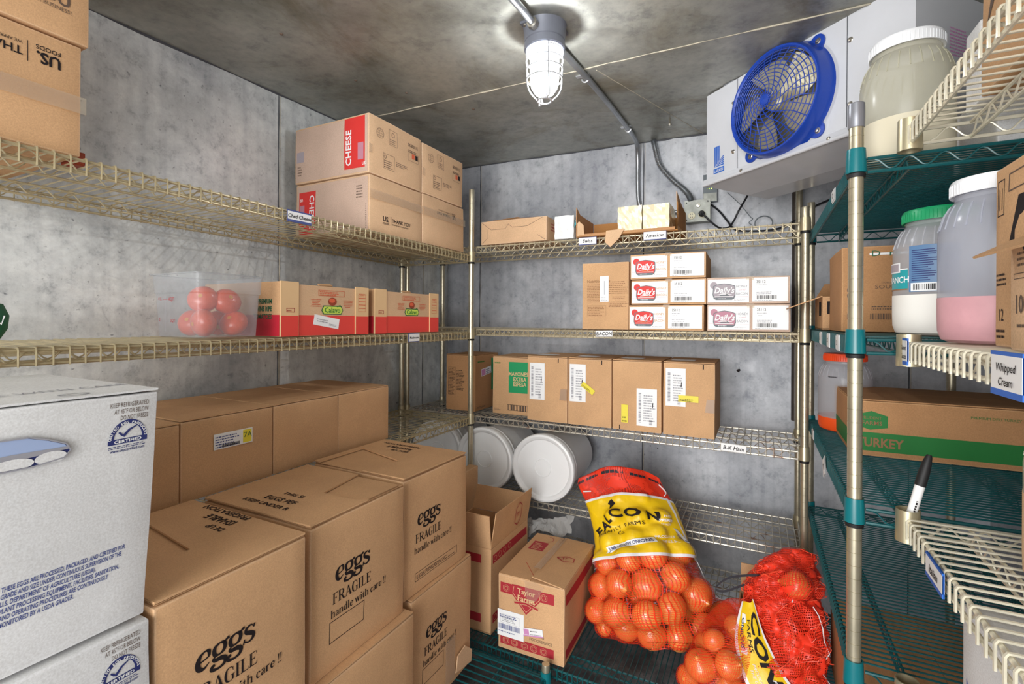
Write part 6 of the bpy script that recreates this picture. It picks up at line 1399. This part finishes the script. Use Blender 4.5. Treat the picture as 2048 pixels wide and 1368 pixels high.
for x, z in ((0.130, 2.189), (0.129, 2.018), (0.541, 2.191), (0.541, 2.015), (0.177, 1.936), (0.490, 1.936)):
    mb = MB(); yy = 0.0 if z > 1.95 else -0.011; mb.lathe([(0.0, yy-0.006), (0.0045, yy-0.005), (0.0065, yy-0.001), (0.008, yy)], 'screw', 8, (x, 0, z), 'Y'); mb.build('panel_screw', ev)
for x in (0.109, 0.533):
    mb = MB(); mb.box(x-0.022, x+0.022, -0.006, 0.04, 2.268, 2.272, 'conduit'); mb.tube([(x, 0.01, 2.255), (x, 0.01, 2.30)], 0.006, 'screw', 8); mb.lathe([(0.0, 2.272), (0.013, 2.272), (0.013, 2.282), (0.0, 2.282)], 'conduit', 6, (x, 0.01, 0)); mb.build('hanging_bracket', ev)
fc = (0.329, 2.105); fx, fz = fc
g = thing('fan_guard', (fx, 0, fz), None, None); g.parent = ev
mb = MB()
Y = lambda p: [(r, y) for r, y in p]
mb.lathe([(0.150, -0.046), (0.154, -0.051), (0.159, -0.051), (0.163, -0.044), (0.1655, -0.012), (0.170, -0.004), (0.173, 0.0)], 'fan_blue', 64, (0, 0, 0), 'Y')
mb.lathe([(0.150, -0.046), (0.154, 0.0)], 'fan_blue', 64, (0, 0, 0), 'Y')
for a in (47, 133, 227, 313):
    a = math.radians(a); c, s = math.cos(a), math.sin(a); pts = []
    for k in range(13):
        b = -PI/2+PI*k/12; pts.append((0.173*c+0.024*(math.cos(b)*c-math.sin(b)*s), 0.173*s+0.024*(math.cos(b)*s+math.sin(b)*c)))
    w = 0.055; pts = [(0.15*c+w*s, 0.15*s-w*c)]+pts+[(0.15*c-w*s, 0.15*s+w*c)]
    mb.slab([(x, -0.005, z) for x, z in pts], 0.0045, 'fan_blue')
    mb.lathe([(0.0, -0.010), (0.005, -0.0095), (0.006, -0.006), (0.009, -0.005)], 'screw', 10, (0.178*c, 0, 0.178*s), 'Y')
mb.build('guard_ring', g)
dome = lambda r: -0.047-0.030*(1-(r/0.152)**2)
mb = MB(); mb.lathe([(0.0, dome(0)-0.002), (0.017, dome(0.0)), (0.018, dome(0)+0.003)], 'fan_blue', 24, (0, 0, 0), 'Y')
for k in range(12):
    r = 0.022+0.0112*k; mb.tube([(r*math.cos(a), dome(r), r*math.sin(a)) for a in [2*PI*i/56 for i in range(56)]], 0.0013, 'fan_blue', 5, closed=True)
for k in range(16):
    a0 = 2*PI*k/16; P = []
    for i in range(14):
        r = 0.015+0.137*i/13; a = a0+1.15*math.sin(PI/2*min(1, (r-0.015)/0.10))*0.8; P.append((r*math.cos(a), dome(r)-0.0006, r*math.sin(a)))
    mb.tube(P, 0.0015, 'fan_blue', 5)
for k in range(16):
    a0 = 2*PI*(k+0.5)/16+0.92; P = [((0.088+0.063*i/6)*math.cos(a0), dome(0.088+0.063*i/6)-0.0006, (0.088+0.063*i/6)*math.sin(a0)) for i in range(7)]; mb.tube(P, 0.0014, 'fan_blue', 5)
mb.build('guard_grille', g)
f = thing('fan', (fx, 0, fz), None, None); f.parent = ev
mb = MB(); mb.lathe([(0.148, -0.012), (0.148, -0.0015), (0.0, -0.0015)], 'well_tan', 48, (0, 0, 0), 'Y'); mb.build('fan_well', f)
mb = MB(); mb.lathe([(0.0, -0.045), (0.020, -0.044), (0.028, -0.036), (0.030, -0.004)], 'blade', 24, (0, 0, 0), 'Y'); mb.build('fan_hub', f)
for k in range(5):
    mb = MB(); a0 = 2*PI*k/5+0.3; vs = []; 
    for i in range(9):
        r = 0.024+0.116*i/8; hw = 0.36+0.14*math.sin(PI*i/8)
        for j in range(7): b = a0+hw*(j/3-1)+0.35*i/8; vs.append((r*math.cos(b), -0.020-0.013*(j/3-1), r*math.sin(b)))
    n0 = len(vs); vs += [(x, y+0.0015, z) for x, y, z in vs]
    fs = [(i*7+j, i*7+j+1, (i+1)*7+j+1, (i+1)*7+j) for i in range(8) for j in range(6)]; fs += [tuple(n0+q for q in ff[::-1]) for ff in fs]
    mb.add(vs, fs, 'blade', True); mb.build('fan_blade', f)
for o_ in (g, f):
    for kk in ('label', 'category', 'group'):
        if kk in o_: del o_[kk]

# ------------------------------------------------------------------ jars
def jar(lb, x, y, z, lidm, bodym, sauce, fill, r=0.0755, h=0.252, extra=None, rz=0, group='gallon jars of sauce'):
    t = thing('sauce_jar', (x, y, z), lb, 'jar', None, rz)
    prof = [(0.0, 0.0015), (r*0.80, 0.0015), (r*0.93, 0.006), (r*0.99, 0.02), (r, 0.045), (r*0.985, 0.047), (r*0.985, 0.052), (r, 0.054), (r, h*0.66), (r*0.97, h*0.72), (r*0.90, h*0.79), (r*0.78, h*0.855), (r*0.72, h*0.875), (r*0.72, h*0.895), (r*0.74, h*0.90), (r*0.72, h*0.91)]
    mb = MB(); mb.lathe(prof, bodym, 44)
    for k in range(26):
        a = 2*PI*k/26; mb.tube([(r*0.985*math.cos(a), r*0.985*math.sin(a), h*0.70), (r*0.90*math.cos(a), r*0.90*math.sin(a), h*0.79), (r*0.80*math.cos(a), r*0.80*math.sin(a), h*0.845)], 0.0014, bodym, 4)
    if extra: extra(mb, r, h)
    mb.build('jar_body', t)
    mb = MB(); mb.lathe([(0.0, 0.0008), (r*0.805, 0.0008), (r*0.937, 0.0055), (r*0.996, 0.0195), (r*1.006, 0.045), (r*1.006, h*fill), (r*0.9, h*fill+0.0005), (0.0, h*fill+0.0005)], sauce, 44); mb.build('sauce', t)
    mb = MB(); mb.lathe([(r*0.79, h*0.905), (r*0.80, h*0.905), (r*0.80, h*0.985), (r*0.77, h), (0.0, h)], lidm, 44)
    for k in range(60): a = 2*PI*k/60; mb.tube([(r*0.80*math.cos(a), r*0.80*math.sin(a), h*0.91), (r*0.80*math.cos(a), r*0.80*math.sin(a), h*0.975)], 0.0007, lidm, 4)
    mb.build('jar_lid', t); return t
def curved(mb, r, a0, a1, z0, z1, m, k=1, n=14):
    rr = r+0.0005*k; vs = []
    for i in range(n+1): a = a0+(a1-a0)*i/n; vs += [(rr*math.cos(a), rr*math.sin(a), z0), (rr*math.cos(a), rr*math.sin(a), z1)]
    mb.add(vs, [(2*i, 2*i+2, 2*i+3, 2*i+1) for i in range(n)], m)
def curved_text(mb, r, a, z, s, t, m, k=2, bold=0):
    vs, fs, bd, x0, x1 = glyphs(t, bold); rr = r+0.0005*k
    mb.add([(rr*math.cos(a+(px-(x0+x1)/2)*s/r), rr*math.sin(a+(px-(x0+x1)/2)*s/r), z+py*s) for px, py in vs], fs, m)
def jl(mb, r, h):
    F_ = -PI/2-0.85
    curved(mb, r, F_-0.05, F_+0.98, h*0.34, h*0.70, 'label_blue'); 
    rg = random.Random(5)
    for i in range(15): z = h*0.66-i*0.0042; curved(mb, r, F_+0.02, F_+0.02+rg.uniform(0.35, 0.56), z, z+0.0016, 'navy', 2, 5); curved(mb, r, F_+0.70, F_+0.72+rg.uniform(0.1, 0.22), z, z+0.0012, 'navy', 2, 3)
    curved(mb, r, F_+0.0, F_+0.60, h*0.345, h*0.41, 'paper', 2)
    for i in range(14): curved(mb, r, F_+0.06+0.035*i, F_+0.06+0.035*i+rg.choice((0.012, 0.02)), h*0.355, h*0.40, 'ink_black', 3, 1)
    curved(mb, r, F_-1.2, F_-0.08, h*0.37, h*0.52, 'label_teal'); curved(mb, r, F_-1.2, F_-0.08, h*0.52, h*0.53, 'paper', 2); curved(mb, r, F_-1.2, F_-0.08, h*0.36, h*0.37, 'tan_print', 2)
    curved_text(mb, r, F_-0.42, h*0.42, 0.017, 'RANCH', 'paper', 3, 0.02); curved(mb, r, F_-0.95, F_-0.30, h*0.50, h*0.58, 'paper', 3); curved(mb, r, F_-0.90, F_-0.35, h*0.51, h*0.57, 'faded_grey', 4)
jar('large jar with a green lid and blue label, one third full of white dressing', 0.322, 1.262, 1.3935, 'lid_green', 'jar_plastic', 'milk', 0.32, extra=jl)
jar('large lilac jar with a white lid and pink sauce at its bottom', 0.338, 1.035, 1.3865, 'lid_white', 'jar_lilac', 'rose_sauce', 0.28, h=0.262)
jar('big cloudy jar with a white lid and yellow smears near the cooler unit', 0.272, 1.290, 1.7465, 'lid_white', 'jar_amber', 'mustard', 0.34, h=0.262, r=0.080)
jar('jar with an orange lid and a little orange sauce on the green shelf', 0.250, 1.925, 1.0635, 'lid_orange', 'jar_plastic', 'orange_sauce', 0.17, extra=lambda mb, r, h: [curved(mb, r, -PI/2-0.75+0.04*i, -PI/2-0.75+0.04*i+0.025, h*0.70, h*0.715, 'ink_black') for i in range(9)])
jar('tan sauce jar at the right edge of the third near shelf', 0.392, 0.885, 1.0655, 'lid_white', 'jar_amber', 'tan_sauce', 0.5, h=0.25)

# ------------------------------------------------------------------ cartons on the right
def sour(mb, F):
    fr = F['-y']; w, h = F['w'], F['h']
    mb.text(fr, 'SOUR', 0.072, 0.112, 0.0135, 'ink_grey', 1, sx=1.25); mb.text(fr, 'STORED', 0.085, 0.125, 0.006, 'ink_grey', 1); mb.text(fr, 'Nutrition', 0.125, 0.118, 0.010, 'ink_grey', 1); mb.text(fr, 'Facts', 0.125, 0.107, 0.012, 'ink_grey', 1, bold=0.02)
    mb.micro(fr, 0.125, 0.045, 0.04, 0.055, 9, 'ink_grey', seed=4); mb.bars(fr, 0.062, 0.032, 0.10, 0.016, 'ink_grey', 1, 40); mb.micro(fr, 0.065, 0.058, 0.055, 0.012, 2, 'ink_grey', seed=5)
    mb.bars(fr, 0.012, 0.032, 0.012, 0.016, 'ink_grey', 1, 6); mb.text(fr, 'BS', 0.012, 0.105, 0.013, 'ink_grey'); mb.text(fr, 'BL', 0.012, 0.09, 0.013, 'ink_grey')
    mb.line(fr, [(0.06, h-0.020), (w-0.005, h-0.020)], 0.006, 'paper', 1); mb.text(fr, 'D  re', 0.065, h-0.026, 0.022, 'dark_green', 2, bold=0.0, sx=1.3)
carton('sour_cream_carton', 'brown sour cream carton behind the green-lidded jar', 'carton', 0.193, 0.42, 1.55, 1.80, 1.394, 1.394+0.222, m='card_dark', prints=sour, bulge=0.003)
open_box('cardboard_carton', 'small open brown carton with a long flap sticking out past the posts', 'carton', 0.176, 0.30, 1.815, 2.05, 1.394, (0.105, 0.105, 0.105, 0.105), 'card', prints=lambda mb, w, d: (mb.rect(Frame((-w/2, -d/2-0.0004, 0), (1, 0, 0), (0, 0, 1)), 0.012, 0.05, 0.05, 0.09, 'ink_black'), mb.rect(Frame((-w/2-0.0004, d/2, 0), (0, -1, 0), (0, 0, 1)), 0.14, 0.045, 0.20, 0.09, 'ink_black')),
    flaps=[([(-0.062, -0.117, 0.105), (-0.062, 0.117, 0.105), (-0.155, 0.117, 0.068), (-0.155, -0.117, 0.068)][::-1], 'card'), ([(-0.062, 0.112, 0.106), (0.062, 0.112, 0.106), (0.062, 0.10, 0.158), (-0.035, 0.10, 0.158)], 'card_dark')])
loaf('rounded white container behind the small open carton', 0.19, 0.235, 2.065, 2.11, 1.394, 0.13, 'white_plastic', 0, 'white_container')
D.objects['white_container']['category'] = 'container'
def turkey(mb, F):
    fr = F['-y']; w, h = F['w'], F['h']
    mb.rect(fr, 0.002, 0.014, w-0.002, 0.063, 'turkey_green', 1)
    mb.text(fr, 'TURKEY', 0.012, 0.026, 0.033, 'tan_print', 2, bold=0.03, sx=0.82)
    mb.poly(fr, [(0.012, 0.079), (0.042, 0.070), (0.080, 0.078), (0.080, 0.108), (0.045, 0.120), (0.012, 0.108)], 'turkey_green', 1)
    mb.text(fr, 'PRUDENT', 0.045, 0.098, 0.011, 'tan_print', 2, al='C', sx=0.9); mb.text(fr, 'FARMS', 0.046, 0.083, 0.015, 'tan_print', 2, al='C', bold=0.01)
    mb.text(fr, 'PREMIUM DELI TURKEY BREAST', 0.245, 0.118, 0.009, 'turkey_green', 2)
    mb.rect(F['-x'], 0.004, 0.014, F['d']-0.004, 0.063, 'turkey_green', 1)
carton('turkey_carton', 'long brown and green turkey carton on the green shelf', 'carton', 0.220, 0.655, 1.585, 1.905, 1.0635, 1.0635+0.146, m='card_dark', prints=turkey, bulge=0.002, topm=True, seam_dir='x', lines=False)
def rb1(mb, F):
    fr = F['-x']; w, h = F['d'], F['h']
    mb.frame_rect(fr, 0.010, h-0.068, 0.032, h-0.018, 0.0014, 'ink_black'); mb.line(fr, [(0.017, h-0.06), (0.017, h-0.03)], 0.0016, 'ink_black'); mb.line(fr, [(0.025, h-0.06), (0.025, h-0.03)], 0.0016, 'ink_black')
    mb.frame_rect(fr, 0.045, h-0.040, 0.115, h-0.015, 0.002, 'ink_grey'); mb.text(fr, '12', 0.016, 0.036, 0.024, 'ink_black', sx=0.8); mb.micro(fr, 0.006, 0.012, 0.04, 0.016, 2, 'ink_black'); mb.micro(fr, 0.006, 0.085, 0.04, 0.02, 3, 'ink_black', seed=4)
    mb.poly(fr, [(0.050, h-0.110), (0.075, h-0.05), (0.12, h-0.05), (0.12, h-0.11)], 'ink_black')
carton('cardboard_carton', 'tall brown carton marked 12 beside the pink sauce jar', 'carton', 0.300, 0.60, 0.812, 0.936, 1.3865, 1.3865+0.25, prints=rb1, bulge=0.002)
def rb2(mb, F):
    fr = F['-x']; mb.text(fr, '100', 0.018, 0.045, 0.030, 'ink_grey', sx=0.8, bold=0.02); mb.micro(fr, 0.02, 0.028, 0.06, 0.008, 1, 'ink_grey'); mb.frame_rect(fr, 0.012, 0.085, 0.05, 0.092, 0.001, 'ink_grey')
    mb.poly(fr, [(0.03, 0.125), (0.05, 0.14), (0.06, 0.122), (0.045, 0.108)], 'ink_black'); mb.micro(fr, 0.02, 0.10, 0.03, 0.02, 3, 'ink_grey', seed=3)
o, F = carton('cardboard_carton', 'near brown carton marked 100 with a flap folded out over the shelf', 'carton', 0.272, 0.56, 0.52, 0.806, 1.3865, 1.3865+0.132, m='card_light', prints=rb2, bulge=0.002)
mb = MB(); w, d, h = F['w'], F['d'], F['h']; mb.slab([(-w/2, -d/2+0.01, h+0.002), (-w/2, d/2-0.002, h+0.002), (-w/2-0.034, d/2+0.004, h-0.016), (-w/2-0.040, -d/2+0.02, h-0.022)], 0.003, 'card'); mb.build('flap', o)
carton('cardboard_carton', 'big brown carton on the near right top shelf', 'carton', 0.316, 0.63, 0.40, 1.040, 1.7825, 2.10, prints=lambda mb, F: mb.poly(F['-x'], [(0.02, 0.10), (0.08, 0.16), (0.12, 0.22), (0.10, 0.24), (0.05, 0.17)], 'ink_grey'), bulge=0.003)
carton('white_carton', 'narrow white carton just behind the big top shelf carton', 'carton', 0.318, 0.60, 1.052, 1.115, 1.7825, 1.915, m='card_white', bulge=0.001)
carton('white_carton', 'white carton on the green top shelf behind the cloudy jar', 'carton', 0.385, 0.56, 1.19, 1.42, 1.7465, 1.87, m='card_white', bulge=0.002)
def wb(mb, F):
    fr = F['-x']; h = F['h']; mb.poly(fr, [(0.018, 0.004), (0.018, h-0.10), (0.12, h-0.235), (0.12, 0.004)], 'royal')
    mb.line(F['+z'], [(0.13+0.02*math.cos(a), 0.30+0.03*math.sin(a)) for a in [i*PI/8 for i in range(3, 15)]], 0.003, 'ink_black', 1)
carton('white_carton', 'white carton with a blue wedge under the near slatted shelf', 'carton', 0.272, 0.60, 0.50, 0.955, 0.7515, 1.000, m='card_white', prints=wb, bulge=0.002)
carton('cardboard_carton', 'long brown carton on the lowest green shelf', 'carton', 0.20, 0.60, 1.20, 1.80, 0.3615, 0.56, m='card_dark', bulge=0.003, topm=True)

# ------------------------------------------------------------------ shelf tags
def shelf_tag(lb, pos, u, text, w=0.085, h=0.034, blue='ink_blue', tsize=0.017, paper='paper_gloss', rot=0.0, two=None, edge=None):
    u = Vector(u).normalized(); v = Vector((0, 0, 1))
    if rot: u, v = u*math.cos(rot)+v*math.sin(rot), -u*math.sin(rot)+v*math.cos(rot)
    n = u.cross(v).normalized(); t = thing('shelf_label', pos, lb, 'label', 'handwritten shelf labels'); o0 = -u*w/2-v*h/2
    fr = Frame(o0, u, v); mb = MB(); mb.slab([fr.p(0, 0, 1), fr.p(w, 0, 1), fr.p(w, h, 1), fr.p(0, h, 1)], 0.0012, blue)
    if edge: mb.slab([fr.p(0, 0, 5), fr.p(w, 0, 5), fr.p(w, edge, 5), fr.p(0, edge, 5)], 0.002, blue); mb.slab([fr.p(0, h-edge*.6, 5), fr.p(w, h-edge*.6, 5), fr.p(w, h, 5), fr.p(0, h, 5)], 0.002, blue)
    mb.build('label_holder', t)
    mb = MB(); e = edge or 0.003; mb.slab([fr.p(0.001, e, 5), fr.p(w-0.001, e, 5), fr.p(w-0.001, h-e*0.6, 5), fr.p(0.001, h-e*0.6, 5)], 0.0004, paper)
    if two: mb.text(fr, text, w/2, h*0.56, tsize, 'ink_black', 7, al='C', shear=0.2, bold=0.01); mb.text(fr, two, w/2, h*0.24, tsize, 'ink_black', 7, al='C', shear=0.2, bold=0.01)
    else: mb.text(fr, text, w/2, h/2-tsize*0.32, tsize, 'ink_black', 7, al='C', shear=0.18, bold=0.014, sx=0.95)
    mb.build('paper_insert', t); return t
shelf_tag('white handwritten Ched Cheese label clipped to the top left shelf', (-1.192, 0.975, 1.714), (0, 1, 0), 'Ched Cheese', w=0.082, edge=0.007, tsize=0.0155)
shelf_tag('white handwritten Mushrooms label clipped to the middle left shelf', (-1.192, 1.502, 1.350), (0, 1, 0), 'Mushrooms', w=0.066, h=0.034, tsize=0.012)
shelf_tag('white handwritten Swiss label on the back top shelf', (-0.648, 1.966, 1.754), (1, 0, 0), 'Swiss', w=0.078, h=0.032, tsize=0.021)
shelf_tag('white handwritten American label on the back top shelf', (-0.372, 1.966, 1.757), (1, 0, 0), 'American', w=0.088, h=0.035, tsize=0.019)
shelf_tag('taped white Bacon label on the middle back shelf', (-0.575, 1.966, 1.365), (1, 0, 0), 'BACON', w=0.072, h=0.028, tsize=0.020, blue='film', rot=0.03)
shelf_tag('white B-K Ham label on the third back shelf', (-0.085, 1.966, 0.952), (1, 0, 0), 'B-K Ham', w=0.086, h=0.032, tsize=0.020, blue='film', rot=-0.03)
shelf_tag('blue edged Sweet Sauces label at the end of the second near shelf', (0.2335, 1.103, 1.367), (0, -1, 0), 'Sweet', w=0.040, h=0.048, tsize=0.0125, blue='royal', two='Sauces', edge=0.007)
shelf_tag('blue edged label at the right frame edge of the second near shelf', (0.2335, 0.695, 1.365), (0, -1, 0), 'Whipped', w=0.075, h=0.048, tsize=0.0125, blue='royal', two='Cream', edge=0.007)
shelf_tag('blue edged Italian label on the slatted near shelf', (0.2335, 0.930, 1.046), (0, -1, 0), 'Italian', w=0.078, h=0.036, tsize=0.018, blue='royal', edge=0.006)
shelf_tag('small white tag on the top green shelf edge', (0.159, 1.415, 1.727), (0, -1, 0), 'OJ', w=0.05, h=0.030, tsize=0.016, blue='paper')
for i, y in enumerate((1.33, 1.50, 1.68)): shelf_tag(('nearest', 'middle', 'farthest')[i]+' of three small white tags on the second green shelf edge', (0.159, y, 1.372), (0, -1, 0), ('Sl', 'S.C', 'Dr')[i], w=0.045, h=0.036, tsize=0.016, blue='paper')
shelf_tag('crumpled white tag hanging from the third green shelf', (0.156, 1.545, 1.030), (0, -1, 0), 'Tk', w=0.05, h=0.05, tsize=0.02, blue='film', rot=0.5)
shelf_tag('small white tag at the far end of the third green shelf', (0.159, 1.90, 1.045), (0, -1, 0), 'Mx', w=0.05, h=0.03, tsize=0.014, blue='paper')
# marker standing in the empty shelf sleeve
t = thing('marker_pen', (0.2425, 1.128, 1.040), 'black and white marker standing in an empty shelf sleeve', 'marker', rz=0); t.rotation_euler = (math.radians(-4), math.radians(14), 0)
mb = MB(); mb.lathe([(0.0, 0.0), (0.0072, 0.0), (0.0078, 0.01), (0.0078, 0.085)], 'paper_gloss', 18); fr = Frame((-0.004, -0.0082, 0.02), (0, 0, 1), (-1, 0, 0)); mb.micro(fr, 0.0, -0.006, 0.05, 0.006, 1, 'ink_black'); mb.build('pen_barrel', t)
mb = MB(); mb.lathe([(0.0086, 0.083), (0.0086, 0.108), (0.0074, 0.125), (0.0052, 0.138), (0.0038, 0.142), (0.0, 0.142)], 'black_rubber', 18); mb.build('pen_cap', t)
